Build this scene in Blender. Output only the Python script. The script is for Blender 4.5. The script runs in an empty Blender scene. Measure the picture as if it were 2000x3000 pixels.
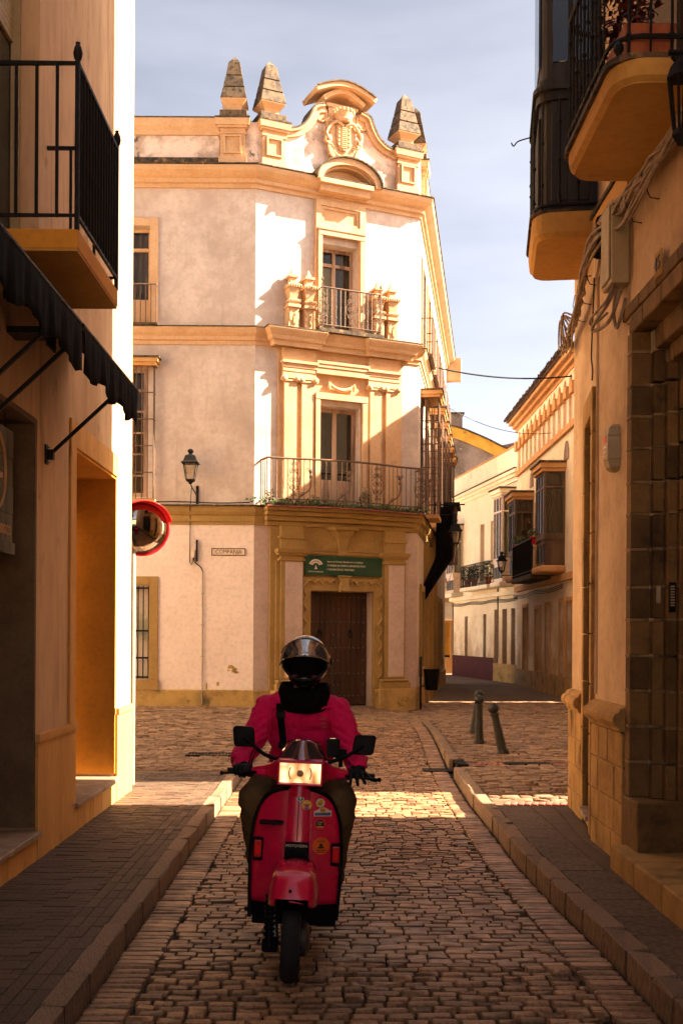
import bpy, math, random
from mathutils import Vector, Matrix, noise
S = bpy.context.scene
COL = S.collection
R = math.radians
rnd = random.Random(11)

# ---------------------------------------------------------------- camera, sky, sun
cam_d = bpy.data.cameras.new('camera')
cam = bpy.data.objects.new('camera', cam_d); COL.objects.link(cam)
cam.location = (0, 0, 1.69)
cam.rotation_euler = (R(90), R(-0.35), 0)
cam_d.sensor_fit = 'VERTICAL'; cam_d.sensor_height = 36; cam_d.lens = 38.4
cam_d.shift_x = 0.0017; cam_d.shift_y = 0.1207
cam_d.clip_start = 0.05; cam_d.clip_end = 3000
S.camera = cam
SUN_EL, SUN_AZ = 38.4, 1.5          # azimuth measured from +X towards +Y
w = bpy.data.worlds.new("World"); S.world = w; w.use_nodes = True
nt = w.node_tree; nt.nodes.clear()
wo = nt.nodes.new('ShaderNodeOutputWorld'); bg = nt.nodes.new('ShaderNodeBackground')
sky = nt.nodes.new('ShaderNodeTexSky'); sky.sky_type = 'NISHITA'; sky.sun_disc = False
sky.sun_elevation = R(SUN_EL); sky.sun_rotation = R(90 - SUN_AZ)
sky.air_density = 0.35; sky.dust_density = 3.0; sky.ozone_density = 1.0
hs = nt.nodes.new('ShaderNodeHueSaturation'); hs.inputs['Saturation'].default_value = 0.62
tint = nt.nodes.new('ShaderNodeMix'); tint.data_type = 'RGBA'; tint.blend_type = 'MULTIPLY'
tint.inputs[0].default_value = 1.0; tint.inputs[7].default_value = (1.0, 0.955, 0.885, 1)
tc = nt.nodes.new('ShaderNodeTexCoord'); mp = nt.nodes.new('ShaderNodeMapping')
mp.inputs['Scale'].default_value = (1.2, 1.2, 5.0); mp.inputs['Rotation'].default_value = (0.25, 0.1, 0.4)
cn = nt.nodes.new('ShaderNodeTexNoise'); cn.inputs['Scale'].default_value = 2.2; cn.inputs['Detail'].default_value = 6
cr = nt.nodes.new('ShaderNodeMapRange'); cr.inputs[1].default_value = 0.45; cr.inputs[2].default_value = 0.75
cr.inputs[3].default_value = 0.0; cr.inputs[4].default_value = 0.08
cl = nt.nodes.new('ShaderNodeMix'); cl.data_type = 'RGBA'; cl.inputs[7].default_value = (7, 6.8, 6.9, 1)
L = nt.links.new
L(tc.outputs['Generated'], mp.inputs['Vector']); L(mp.outputs[0], cn.inputs['Vector']); L(cn.outputs[0], cr.inputs[0])
L(sky.outputs[0], hs.inputs['Color']); L(hs.outputs[0], tint.inputs[6]); L(tint.outputs[2], cl.inputs[6]); L(cr.outputs[0], cl.inputs[0])
L(cl.outputs[2], bg.inputs['Color']); bg.inputs['Strength'].default_value = 0.062
L(bg.outputs[0], wo.inputs['Surface'])
sd = bpy.data.lights.new('sun', 'SUN'); sd.energy = 5.0; sd.angle = R(0.5); sd.color = (1.0, 0.82, 0.62)
sun = bpy.data.objects.new('sun', sd); COL.objects.link(sun)
_s = Vector((math.cos(R(SUN_EL)) * math.cos(R(SUN_AZ)), math.cos(R(SUN_EL)) * math.sin(R(SUN_AZ)), math.sin(R(SUN_EL))))
sun.rotation_euler = _s.to_track_quat('Z', 'Y').to_euler(); sun.location = _s * 60
S.view_settings.view_transform = 'Standard'; S.view_settings.look = 'None'
S.view_settings.gamma = 1.0; S.view_settings.use_curve_mapping = False
S.view_settings.exposure = 2.95
S.render.engine = 'CYCLES'
S.cycles.max_bounces = 8; S.cycles.diffuse_bounces = 5; S.cycles.transparent_max_bounces = 12

# ---------------------------------------------------------------- helpers
def lnk(o, parent=None):
    COL.objects.link(o)
    if parent is not None: o.parent = parent
    return o
def rootpos(p):
    v = Vector((0, 0, 0))
    while p is not None:
        v = v + p.location; p = p.parent
    return v
def thing(name, label, cat, loc=(0, 0, 0), group=None, rot=(0, 0, 0)):
    o = bpy.data.objects.new(name, None); o.empty_display_size = .2
    o.location = loc; o.rotation_euler = rot; lnk(o); return tag(o, label, cat, group)
def tag(o, label, cat, group=None):
    o['label'] = label; o['category'] = cat
    if group: o['group'] = group
    return o
def struct(o, kind='structure'): o['kind'] = kind; return o

class Fr:                                  # facade frame: u along the wall, v outwards, z up
    def __init__(s, o, d):
        l = math.hypot(*d); s.o = o; s.d = (d[0] / l, d[1] / l); s.n = (s.d[1], -s.d[0])
    def p(s, u, v, z):
        return (s.o[0] + s.d[0] * u + s.n[0] * v, s.o[1] + s.d[1] * u + s.n[1] * v, z)
    def xy(s, u, v): return s.p(u, v, 0)[:2]
    def sub(s, u, v): return Fr(s.xy(u, v), s.d)
W0 = Fr((0, 0), (1, 0))                    # world: u = X, v = -Y

class MB:
    def __init__(s): s.v = []; s.f = []
    def add(s, vs, fs):
        b = len(s.v); s.v += [tuple(q) for q in vs]; s.f += [[i + b for i in f] for f in fs]; return s
    def box(s, F, u0, u1, v0, v1, z0, z1, tu=0, tv=0):     # tu, tv: taper of the top
        vs = [F.p(u, v, z0) for u, v in ((u0, v0), (u1, v0), (u1, v1), (u0, v1))] + \
             [F.p(u, v, z1) for u, v in ((u0 + tu, v0 + tv), (u1 - tu, v0 + tv), (u1 - tu, v1 - tv), (u0 + tu, v1 - tv))]
        return s.add(vs, [(0, 1, 2, 3), (4, 7, 6, 5), (0, 4, 5, 1), (1, 5, 6, 2), (2, 6, 7, 3), (3, 7, 4, 0)])
    def wbox(s, x0, x1, y0, y1, z0, z1, t=0):
        return s.box(W0, x0, x1, -y1, -y0, z0, z1, t, t)
    def prism(s, F, poly, v0, v1):                          # polygon in (u,z) extruded along v
        n = len(poly)
        vs = [F.p(u, v0, z) for u, z in poly] + [F.p(u, v1, z) for u, z in poly]
        fs = [list(range(n))[::-1], list(range(n, 2 * n))] + [(i, (i + 1) % n, n + (i + 1) % n, n + i) for i in range(n)]
        return s.add(vs, fs)
    def plan(s, poly, z0, z1):
        n = len(poly)
        vs = [(x, y, z0) for x, y in poly] + [(x, y, z1) for x, y in poly]
        return s.add(vs, [list(range(n))[::-1], list(range(n, 2 * n))] + [(i, (i + 1) % n, n + (i + 1) % n, n + i) for i in range(n)])
    def tube(s, pts, r, n=6, close=False, flat=1.0):
        pts = [Vector(p) for p in pts]; m = len(pts)
        rs = r if isinstance(r, (list, tuple)) else [r] * m
        up = None; vs = []
        for i in range(m):
            a = pts[(i - 1) % m] if (close or i > 0) else pts[i]
            b = pts[(i + 1) % m] if (close or i < m - 1) else pts[i]
            t = (b - a)
            if t.length < 1e-9: t = Vector((0, 0, 1))
            t.normalize()
            if up is None: up = t.orthogonal().normalized() if abs(t.z) > .9 else Vector((0, 0, 1))
            q = up - t * up.dot(t)
            if q.length < 1e-5: q = t.orthogonal()
            q.normalize(); up = q; c = t.cross(q)
            for k in range(n):
                an = 2 * math.pi * (k + .5) / n
                vs.append(pts[i] + (q * math.cos(an) * flat + c * math.sin(an)) * rs[i])
        fs = []
        for i in range(m if close else m - 1):
            j = (i + 1) % m
            for k in range(n):
                fs.append((i * n + k, i * n + (k + 1) % n, j * n + (k + 1) % n, j * n + k))
        if not close: fs += [list(range(n))[::-1], list(range((m - 1) * n, m * n))]
        return s.add(vs, fs)
    def lathe(s, prof, c=(0, 0, 0), n=16, ax='Z', M=None):  # prof [(r, h)]
        vs = []
        for r, h in prof:
            for k in range(n):
                a = 2 * math.pi * k / n; x, y = r * math.cos(a), r * math.sin(a)
                q = (x, y, h) if ax == 'Z' else ((h, x, y) if ax == 'X' else (x, h, y))
                if M is not None: q = M @ Vector(q)
                vs.append((q[0] + c[0], q[1] + c[1], q[2] + c[2]))
        m = len(prof); fs = []
        for i in range(m - 1):
            for k in range(n):
                fs.append((i * n + k, i * n + (k + 1) % n, (i + 1) * n + (k + 1) % n, (i + 1) * n + k))
        fs += [list(range(n))[::-1], list(range((m - 1) * n, m * n))]
        return s.add(vs, fs)
    def sweep(s, path, prof, close=False):                  # prof [(offset to the right of travel, z)] along a plan polyline, mitred
        P = [Vector(p) for p in path]; m = len(P); k = len(prof); vs = []
        for i in range(m):
            a = P[i] - P[(i - 1) % m] if (i > 0 or close) else P[1] - P[0]
            b = P[(i + 1) % m] - P[i] if (i < m - 1 or close) else P[-1] - P[-2]
            a = a.normalized(); b = b.normalized()
            na = Vector((a.y, -a.x)); nb = Vector((b.y, -b.x)); q = na + nb
            q = q / max(1e-6, q.dot(na)) if q.length > 1e-6 else na
            for off, z in prof: vs.append((P[i].x + q.x * off, P[i].y + q.y * off, z))
        fs = []
        for i in range(m if close else m - 1):
            j = (i + 1) % m
            for t in range(k - 1): fs.append((i * k + t, j * k + t, j * k + t + 1, i * k + t + 1))
            fs.append((i * k + k - 1, j * k + k - 1, j * k, i * k))
        if not close: fs += [list(range(k)), list(range((m - 1) * k, m * k))[::-1]]
        return s.add(vs, fs)
    def ell(s, c, r, n=12, m=8, M=None):
        vs = []; fs = []
        for i in range(m + 1):
            ph = math.pi * i / m
            for k in range(n):
                a = 2 * math.pi * k / n
                q = Vector((r[0] * math.sin(ph) * math.cos(a), r[1] * math.sin(ph) * math.sin(a), r[2] * math.cos(ph)))
                if M is not None: q = M @ q
                vs.append(q + Vector(c))
        for i in range(m):
            for k in range(n): fs.append((i * n + k, (i + 1) * n + k, (i + 1) * n + (k + 1) % n, i * n + (k + 1) % n))
        return s.add(vs, fs)
    def grid(s, fn, nu, nv):                                # fn(i/nu, j/nv) -> point
        vs = [fn(i / nu, j / nv) for j in range(nv + 1) for i in range(nu + 1)]
        fs = [(j * (nu + 1) + i, j * (nu + 1) + i + 1, (j + 1) * (nu + 1) + i + 1, (j + 1) * (nu + 1) + i) for j in range(nv) for i in range(nu)]
        return s.add(vs, fs)
    def wall(s, F, u0, u1, z0, z1, ops=(), v=0.0):           # wall face with real openings (u0,u1,z0,z1,depth)
        us = sorted({u0, u1} | {o[0] for o in ops} | {o[1] for o in ops}); us = [u for u in us if u0 <= u <= u1]
        zs = sorted({z0, z1} | {o[2] for o in ops} | {o[3] for o in ops}); zs = [z for z in zs if z0 <= z <= z1]
        for a, b in zip(us, us[1:]):
            for c, d in zip(zs, zs[1:]):
                um, zm = (a + b) / 2, (c + d) / 2
                if any(o[0] < um < o[1] and o[2] < zm < o[3] for o in ops): continue
                s.add([F.p(a, v, c), F.p(b, v, c), F.p(b, v, d), F.p(a, v, d)], [(0, 1, 2, 3)])
        for a, b, c, d, dp in ops:
            o, i = v, v - dp
            for q in (((a, c), (a, d)), ((b, d), (b, c)), ((a, d), (b, d)), ((b, c), (a, c))):
                (p, z), (p2, z2) = q
                s.add([F.p(p, o, z), F.p(p2, o, z2), F.p(p2, i, z2), F.p(p, i, z)], [(0, 1, 2, 3)])
        return s
    def build(s, name, m=None, parent=None, smooth=False, bev=0, kind=None, mods=None):
        o0 = rootpos(parent)
        me = bpy.data.meshes.new(name)
        me.from_pydata([(x - o0.x, y - o0.y, z - o0.z) for x, y, z in s.v], [], s.f); me.update()
        if m is not None: me.materials.append(m)
        if smooth:
            for p in me.polygons: p.use_smooth = True
            try: me.set_sharp_from_angle(angle=R(40))
            except Exception: pass
        o = bpy.data.objects.new(name, me); lnk(o, parent)
        if bev:
            b = o.modifiers.new('bevel', 'BEVEL'); b.width = bev; b.segments = 2; b.limit_method = 'ANGLE'; b.angle_limit = R(40)
        if kind: o['kind'] = kind
        return o
def bake(o):
    bpy.context.view_layer.update()
    dg = bpy.context.evaluated_depsgraph_get()
    me = bpy.data.meshes.new_from_object(o.evaluated_get(dg)); o.modifiers.clear(); o.data = me; return o
def copy_tree(o, loc=None, label=None, parent=None):
    c = o.copy(); COL.objects.link(c)
    if parent is not None: c.parent = parent
    if loc is not None: c.location = loc
    if label: c['label'] = label
    for ch in list(o.children): copy_tree(ch, parent=c)
    return c
def text(body, size, F, u, v, z, m, parent, name='lettering', ext=.002, align='CENTER', xs=1.0, M=None):
    cu = bpy.data.curves.new(name, 'FONT'); cu.body = body; cu.size = size; cu.extrude = ext; cu.align_x = align; cu.align_y = 'CENTER'
    cu.resolution_u = 3
    t = bpy.data.objects.new(name, cu); COL.objects.link(t); bpy.context.view_layer.update()
    me = bpy.data.meshes.new_from_object(t.evaluated_get(bpy.context.evaluated_depsgraph_get()))
    COL.objects.unlink(t); bpy.data.objects.remove(t)
    o0 = rootpos(parent)
    for q in me.vertices:
        x, y, e = q.co
        p = Vector(F.p(u + x * xs, v + e, z + y)) if M is None else M @ Vector((x * xs, -e, y))
        q.co = p - o0
    me.materials.clear(); me.materials.append(m)
    return lnk(bpy.data.objects.new(name, me), parent)

# ---------------------------------------------------------------- materials
def mat(name, c, c2=None, rough=.85, sc=3.0, bump=.15, bsc=60, metal=0, coat=0, st=1.0, lo=.4, hi=.65, dirt_shade=None, isl=0, orand=0, spec=.3, dist=.004, streak=None):
    m = bpy.data.materials.new(name); m.use_nodes = True; t = m.node_tree; N = t.nodes; K = t.links.new
    b = N['Principled BSDF']; b.inputs['Roughness'].default_value = rough; b.inputs['Metallic'].default_value = metal
    b.inputs['Specular IOR Level'].default_value = spec
    if coat: b.inputs['Coat Weight'].default_value = coat; b.inputs['Coat Roughness'].default_value = .08
    tc = N.new('ShaderNodeTexCoord'); mp = N.new('ShaderNodeMapping'); mp.inputs['Scale'].default_value = (1, 1, st)
    K(tc.outputs['Object'], mp.inputs[0])
    def nz(scale, det=7, rg=.6, src=None):
        n = N.new('ShaderNodeTexNoise'); n.inputs['Scale'].default_value = scale; n.inputs['Detail'].default_value = det; n.inputs['Roughness'].default_value = rg
        K((src or mp).outputs[0] if src is None else src, n.inputs['Vector']); return n.outputs[0]
    def rng(x, a, d, e=0, f=1):
        q = N.new('ShaderNodeMapRange'); q.interpolation_type = 'SMOOTHSTEP'; K(x, q.inputs[0])
        for i, val in enumerate((a, d, e, f)): q.inputs[i + 1].default_value = val
        return q.outputs[0]
    def mix(f, a, d, mode='MIX'):
        q = N.new('ShaderNodeMix'); q.data_type = 'RGBA'; q.blend_type = mode
        if isinstance(f, float): q.inputs[0].default_value = f
        else: K(f, q.inputs[0])
        for i, val in ((6, a), (7, d)):
            if isinstance(val, tuple): q.inputs[i].default_value = val + (1,)
            else: K(val, q.inputs[i])
        return q.outputs[2]
    c2 = c2 or tuple(x * .78 for x in c)
    col = mix(rng(nz(sc), lo, hi), c, c2)
    fine = mix(rng(nz(sc * 9, 4), .3, .7, .88, 1.08), (0., 0., 0.), (1., 1., 1.))
    col = mix(1.0, col, fine, 'MULTIPLY')
    for d in (dirt_shade or []):                         # (colour, noise scale, lo, hi[, z0, z1]) worn or stained patches, also shade painted low on white and cream; z range fades the mask
        f = rng(nz(d[1], 9, .65, tc.outputs['Object']), d[2], d[3])
        if len(d) > 4:
            sp = N.new('ShaderNodeSeparateXYZ'); K(tc.outputs['Object'], sp.inputs[0])
            zz = rng(sp.outputs[2], d[4], d[5]); q = N.new('ShaderNodeMath'); q.operation = 'MULTIPLY'; K(f, q.inputs[0]); K(zz, q.inputs[1]); f = q.outputs[0]
        col = mix(f, col, d[0])
    if streak:                                     # (colour, scale, lo, hi) rain streaks running down the wall
        sm = N.new('ShaderNodeMapping'); sm.inputs['Scale'].default_value = (1, 1, .07); K(tc.outputs['Object'], sm.inputs[0])
        f = rng(nz(streak[1], 6, .6, sm.outputs[0]), streak[2], streak[3]); g2 = rng(nz(.7, 3, .5, tc.outputs['Object']), .4, .62)
        q = N.new('ShaderNodeMath'); q.operation = 'MULTIPLY'; K(f, q.inputs[0]); K(g2, q.inputs[1]); col = mix(q.outputs[0], col, streak[0])
    for k, src in ((isl, 'ShaderNodeNewGeometry'), (orand, 'ShaderNodeObjectInfo')):
        if k:
            g = N.new(src); o = g.outputs['Random Per Island'] if src == 'ShaderNodeNewGeometry' else g.outputs['Random']
            q = N.new('ShaderNodeMapRange'); K(o, q.inputs[0]); q.inputs[3].default_value = 1 - k; q.inputs[4].default_value = 1 + k
            cb = N.new('ShaderNodeCombineColor'); [K(q.outputs[0], cb.inputs[i]) for i in range(3)]
            col = mix(1.0, col, cb.outputs[0], 'MULTIPLY')
    K(col, b.inputs['Base Color'])
    if bump:
        bp = N.new('ShaderNodeBump'); bp.inputs['Strength'].default_value = bump; bp.inputs['Distance'].default_value = dist * 4
        a = N.new('ShaderNodeMath'); a.operation = 'ADD'; K(nz(bsc, 5), a.inputs[0]); K(nz(bsc / 7, 5), a.inputs[1]); K(a.outputs[0], bp.inputs['Height'])
        K(bp.outputs[0], b.inputs['Normal'])
    if rough < .75 and bump:
        K(rng(nz(sc * 2), .3, .7, max(.03, rough - .12), min(1, rough + .15)), b.inputs['Roughness'])
    return m
def glassy(name, c=(.02, .02, .02), tr=.35, tint=(.8, .8, .75), rough=.03, met=0):
    m = bpy.data.materials.new(name); m.use_nodes = True; t = m.node_tree; N = t.nodes; K = t.links.new
    b = N['Principled BSDF']; b.inputs['Base Color'].default_value = c + (1,); b.inputs['Roughness'].default_value = rough; b.inputs['Specular IOR Level'].default_value = .8; b.inputs['Metallic'].default_value = met
    tn = N.new('ShaderNodeTexNoise'); tn.inputs['Scale'].default_value = 1.5; bp = N.new('ShaderNodeBump'); bp.inputs['Strength'].default_value = .05; bp.inputs['Distance'].default_value = .05
    tcc = N.new('ShaderNodeTexCoord'); K(tcc.outputs['Object'], tn.inputs['Vector']); K(tn.outputs[0], bp.inputs['Height']); K(bp.outputs[0], b.inputs['Normal'])
    ts = N.new('ShaderNodeBsdfTransparent'); ts.inputs[0].default_value = tint + (1,)
    mx = N.new('ShaderNodeMixShader'); mx.inputs[0].default_value = tr; K(b.outputs[0], mx.inputs[1]); K(ts.outputs[0], mx.inputs[2])
    K(mx.outputs[0], N['Material Output'].inputs['Surface']); return m
def emis(name, c, s, c2=None):
    m = bpy.data.materials.new(name); m.use_nodes = True; t = m.node_tree; N = t.nodes
    b = N['Principled BSDF']; b.inputs['Base Color'].default_value = c + (1,); b.inputs['Emission Color'].default_value = c + (1,); b.inputs['Emission Strength'].default_value = s
    b.inputs['Roughness'].default_value = .1
    return m

GREY = (.36, .27, .20)
M = dict(
  pink=mat('pink_plaster', (.74, .60, .51), (.69, .55, .455), sc=1.2, bump=.12, dirt_shade=[((.50, .33, .20), 1.1, .62, .75)]),
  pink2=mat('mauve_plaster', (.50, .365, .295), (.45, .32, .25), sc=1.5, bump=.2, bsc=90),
  whiteup=mat('stained_white_plaster', (.60, .49, .41), (.52, .415, .34), sc=.9, bump=.2, dirt_shade=[((.40, .305, .245), .55, .46, .66), ((.47, .36, .29), 2.3, .46, .66), ((.2, .15, .12), 3.5, .68, .8)], streak=((.40, .31, .25), 5, .54, .74)),
  white=mat('white_plaster', (.85, .75, .57), (.81, .69, .50), sc=1.3, bump=.12, dirt_shade=[((.50, .34, .19), .9, .36, .62, 3.3, .6), ((.55, .40, .28), 1.4, .6, .78), ((.20, .12, .07), 5, .74, .82)]),  # brown tint towards the ground is painted shade; the other patches are stains
  parapet=mat('weathered_plaster', (.72, .55, .44), (.42, .30, .22), sc=2.2, bump=.25, lo=.42, hi=.62, dirt_shade=[((.07, .05, .035), 3.2, .58, .7)]),
  ochre=mat('ochre_trim', (.55, .30, .115), (.49, .25, .085), sc=2, bump=.1, dirt_shade=[((.40, .20, .06), 3, .6, .75)]),
  peach=mat('peach_trim', (.56, .345, .185), (.50, .295, .145), sc=2, bump=.1, dirt_shade=[((.42, .22, .09), 3, .6, .78)]),
  ochre2=mat('mustard_trim', (.33, .20, .062), (.28, .165, .048), sc=1.8, bump=.12, dirt_shade=[((.30, .16, .045), 2.5, .55, .75)]),
  plinth=mat('stained_plinth', (.42, .26, .08), (.30, .18, .06), sc=2.4, bump=.25, dirt_shade=[((.13, .085, .03), 2.6, .54, .68), ((.6, .45, .28), 6, .68, .74)]),
  lichen=mat('lichen_stone', (.14, .09, .048), (.075, .05, .03), sc=5, bump=.4, bsc=40, dirt_shade=[((.035, .028, .02), 11, .5, .6), ((.45, .16, .04), 4, .66, .76)]),
  moss=mat('mossy_edge', (.10, .06, .03), (.03, .025, .015), sc=9, bump=.5, bsc=50, lo=.4, hi=.6, dirt_shade=[((.25, .14, .06), 6, .58, .68)]),
  iron=mat('black_iron', (.007, .006, .005), (.014, .010, .008), rough=.55, sc=20, bump=.1, spec=.15),
  rust=mat('rusty_iron', (.10, .065, .045), (.16, .075, .03), rough=.75, sc=14, bump=.2, lo=.45, hi=.6),
  balust=mat('pale_iron', (.26, .19, .13), (.13, .08, .05), rough=.7, sc=18, bump=.2),
  door=mat('old_wood', (.042, .016, .006), (.085, .036, .015), rough=.65, sc=3, st=.12, bump=.3, bsc=30, dirt_shade=[((.30, .18, .10), 7, .6, .75, .9, .1)]),
  aged=mat('flaking_wood', (.42, .28, .19), (.20, .12, .075), rough=.8, sc=4, st=.15, bump=.3, bsc=30, lo=.42, hi=.6),
  darkwood=mat('brown_wood', (.13, .075, .035), (.07, .04, .02), rough=.6, sc=4, st=.15, bump=.2),
  blackwood=mat('black_wood', (.030, .022, .014), (.018, .013, .009), rough=.55, sc=6, st=.2, bump=.2),
  glass=glassy('window_glass', (.03, .025, .02), .72),
  darkglass=glassy('dark_glass', (.012, .011, .01), .1),
  curtain=mat('curtain', (.55, .40, .27), (.40, .28, .18), sc=6, st=.05, bump=.1),
  blind=mat('roller_blind', (.75, .60, .28), (.7, .55, .25), sc=2, bump=.02),
  inner=mat('dark_room', (.025, .018, .012), bump=0),
  lefth=mat('left_plaster', (.60, .38, .21), (.47, .285, .145), sc=1.1, st=.25, bump=.25, bsc=110, streak=((.33, .19, .09), 7, .5, .66), dirt_shade=[((.26, .15, .08), 2.4, .58, .75)]),
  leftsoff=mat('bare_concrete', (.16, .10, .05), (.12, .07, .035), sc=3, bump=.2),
  orange=mat('ochre_paint', (.64, .27, .028), (.56, .23, .022), sc=2, bump=.12, bsc=110, dirt_shade=[((.33, .15, .03), 3, .6, .78)]),
  orange2=mat('ochre_paint_pale', (.62, .32, .09), (.54, .27, .075), sc=3, st=.2, bump=.12, dirt_shade=[((.27, .14, .05), 5, .58, .75)]),
  marble=mat('worn_marble', (.34, .24, .16), (.24, .16, .10), rough=.5, sc=4, bump=.1),
  righth=mat('rough_plaster', (.66, .45, .26), (.50, .32, .17), sc=1.1, bump=.6, bsc=150, streak=((.4, .26, .13), 6, .52, .68), dirt_shade=[((.34, .22, .12), 2, .6, .78)]),
  rstone=mat('brown_sandstone', (.19, .10, .030), (.13, .068, .021), sc=4, bump=.4, bsc=50, orand=.38, dirt_shade=[((.07, .04, .015), 3, .55, .7)]),
  gstone=mat('golden_sandstone', (.42, .24, .07), (.32, .17, .05), sc=5, bump=.45, bsc=40, orand=.12, dirt_shade=[((.14, .075, .025), 2.2, .56, .72)]),
  mortar=mat('pale_mortar', (.30, .18, .075), (.17, .10, .04), sc=9, bump=.3),
  soffit=mat('balcony_soffit', (.52, .27, .06), (.46, .23, .05), sc=2, bump=.1, dirt_shade=[((.2, .09, .03), 2, .62, .75)]),
  cable=mat('cable_sheath', (.30, .21, .13), (.20, .13, .08), rough=.6, sc=12, bump=.15),
  boxpl=mat('cream_plastic', (.38, .29, .16), (.34, .25, .13), rough=.5, sc=3, bump=.03),
  sett=mat('granite_sett', (.34, .19, .095), (.21, .112, .056), rough=.40, sc=5, bump=.35, bsc=55, isl=.45, orand=.38, spec=.36, dist=.005, dirt_shade=[((.075, .045, .028), 1.1, .56, .72)]),
  joint=mat('joint_dirt', (.020, .014, .009), (.038, .026, .016), sc=8, bump=.4, bsc=70),
  kerb=mat('granite_kerb', (.27, .17, .10), (.17, .105, .06), rough=.7, sc=14, bump=.5, bsc=60, orand=.12),
  paver=mat('clay_paver', (.095, .057, .034), (.066, .039, .023), rough=.7, sc=5, bump=.3, bsc=60, isl=.3, orand=.2),
  paver2=mat('grey_paver', (.11, .067, .037), (.08, .047, .026), rough=.7, sc=4, bump=.3, bsc=60, isl=.2, orand=.15),
  stone=mat('plaza_stone', (.27, .155, .078), (.17, .095, .048), rough=.6, sc=4, bump=.5, bsc=45, isl=.35, spec=.4),
  brick=mat('red_brick', (.34, .10, .065), (.26, .075, .05), rough=.7, sc=8, bump=.3, isl=.2, orand=.2),
  dust=mat('joint_sand', (.16, .10, .06), (.11, .07, .04), sc=.5, bump=.3),
  ground=mat('dusty_ground', (.58, .44, .31), (.50, .37, .25), sc=.5, bump=.3),
  tile=mat('clay_roof_tile', (.13, .075, .045), (.07, .045, .03), sc=6, bump=.4, isl=.3),
  yellow=mat('yellow_trim', (.70, .38, .05), (.60, .30, .04), sc=2, bump=.1, dirt_shade=[((.3, .16, .04), 3, .62, .75)]),
  cream=mat('cream_plaster', (.80, .68, .49), (.75, .61, .41), sc=1, bump=.12, streak=((.45, .3, .15), 5, .54, .7), dirt_shade=[((.42, .26, .12), .9, .34, .6, 3.4, .8), ((.50, .33, .15), 1.2, .58, .75), ((.22, .13, .06), 4, .7, .8)]),  # first patch layer paints street-level shade into the lower wall, the rest is staining
  greyw=mat('sooty_plaster', (.30, .22, .17), (.14, .10, .075), sc=.7, bump=.2, lo=.4, hi=.62, dirt_shade=[((.52, .42, .34), 1.4, .58, .7)]),
  redpl=mat('oxblood_paint', (.07, .004, .003), (.05, .004, .003), bump=.1),
  black=mat('black_plastic', (.005, .0045, .0045), rough=.5, sc=8, bump=.05, spec=.1),
  cloth=mat('black_canvas', (.004, .0035, .003), (.008, .006, .005), rough=.9, sc=4, bump=.2, spec=.08),
  paint=mat('crimson_paint', (.66, .003, .05), (.60, .003, .042), rough=.3, sc=2, bump=.02, bsc=20, coat=.7, dirt_shade=[((.25, .01, .03), 6, .68, .8)]),
  rubber=mat('tyre_rubber', (.016, .014, .013), rough=.8, sc=12, bump=.2),
  chrome=mat('chrome', (.6, .55, .5), rough=.15, metal=1, bump=0),
  alu=mat('dull_aluminium', (.16, .13, .11), rough=.45, metal=.8, bump=.05),
  jacket=mat('crimson_fabric', (.95, .005, .122), (.87, .004, .105), rough=.75, sc=4, bump=.6, bsc=150, dist=.008),
  trous=mat('olive_trousers', (.105, .060, .020), (.08, .045, .015), rough=.85, sc=6, bump=.2, bsc=140),
  cheek=mat('dark_red_lining', (.16, .012, .010), rough=.6, bump=0),
  leather=mat('black_leather', (.006, .0055, .005), rough=.4, sc=14, bump=.25, bsc=80, spec=.2),
  skin=mat('skin', (.35, .17, .10), rough=.5, bump=.05),
  shell=mat('helmet_shell', (.010, .010, .011), rough=.22, sc=6, bump=0, coat=.8),
  visor=glassy('smoked_visor', (.55, .53, .52), .15, (.5, .45, .4), met=.9),
  flys=glassy('tinted_screen', (.34, .25, .28), .25, (.5, .35, .45), met=.85),
  amber=mat('amber_lens', (.9, .012, .012), rough=.15, bump=0, coat=.5),
  redlens=mat('red_lens', (.65, .015, .01), rough=.12, bump=0, coat=.8),
  mirror=mat('mirror_glass', (.48, .42, .35), rough=.02, metal=1, bump=0),
  mred=mat('red_plastic', (.75, .015, .03), (.7, .015, .03), rough=.4, sc=3, bump=.02),
  galv=mat('galvanised_steel', (.36, .30, .23), rough=.5, metal=.3, sc=6, bump=.05),
  green=mat('green_sign', (.004, .045, .016), rough=.4, sc=3, bump=.01),
  letter=mat('white_letter', (.72, .62, .50), rough=.6, bump=0),
  ceram=mat('ceramic_white', (.72, .55, .40), rough=.35, sc=8, bump=.05),
  ink=mat('brown_ink', (.05, .022, .012), rough=.4, bump=0),
  leaf=mat('green_leaf', (.055, .09, .018), (.035, .06, .012), rough=.6, isl=.4, bump=.1),
  dryleaf=mat('dry_weed', (.16, .12, .035), (.09, .08, .02), rough=.7, isl=.4, bump=.1),
  redleaf=mat('dark_red_leaf', (.085, .012, .010), (.05, .01, .008), rough=.6, isl=.5, bump=.1),
  terra=mat('terracotta', (.32, .085, .03), (.24, .06, .02), rough=.7, sc=5, bump=.15),
  frost=mat('frosted_pane', (.62, .52, .40), (.35, .34, .22), rough=.25, sc=1.6, bump=.02, lo=.45, hi=.6),
  lamp_glass=glassy('lantern_glass', (.3, .25, .2), .75, (.95, .9, .8), .1),
  signwood=mat('weathered_board', (.10, .085, .055), (.06, .05, .035), rough=.7, sc=4, st=.15, bump=.25, dirt_shade=[((.14, .05, .02), 5, .62, .75)]),
  tan=mat('painted_tan', (.50, .27, .12), rough=.6, bump=.03),
  orangest=mat('orange_sticker', (.85, .13, .01), rough=.4, bump=0),
  yellowst=mat('yellow_sticker', (.80, .42, .03), rough=.4, bump=0),
  whitest=mat('white_sticker', (.72, .62, .48), rough=.4, bump=0),
  greenst=mat('green_sticker', (.03, .16, .10), rough=.4, bump=0),
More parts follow.
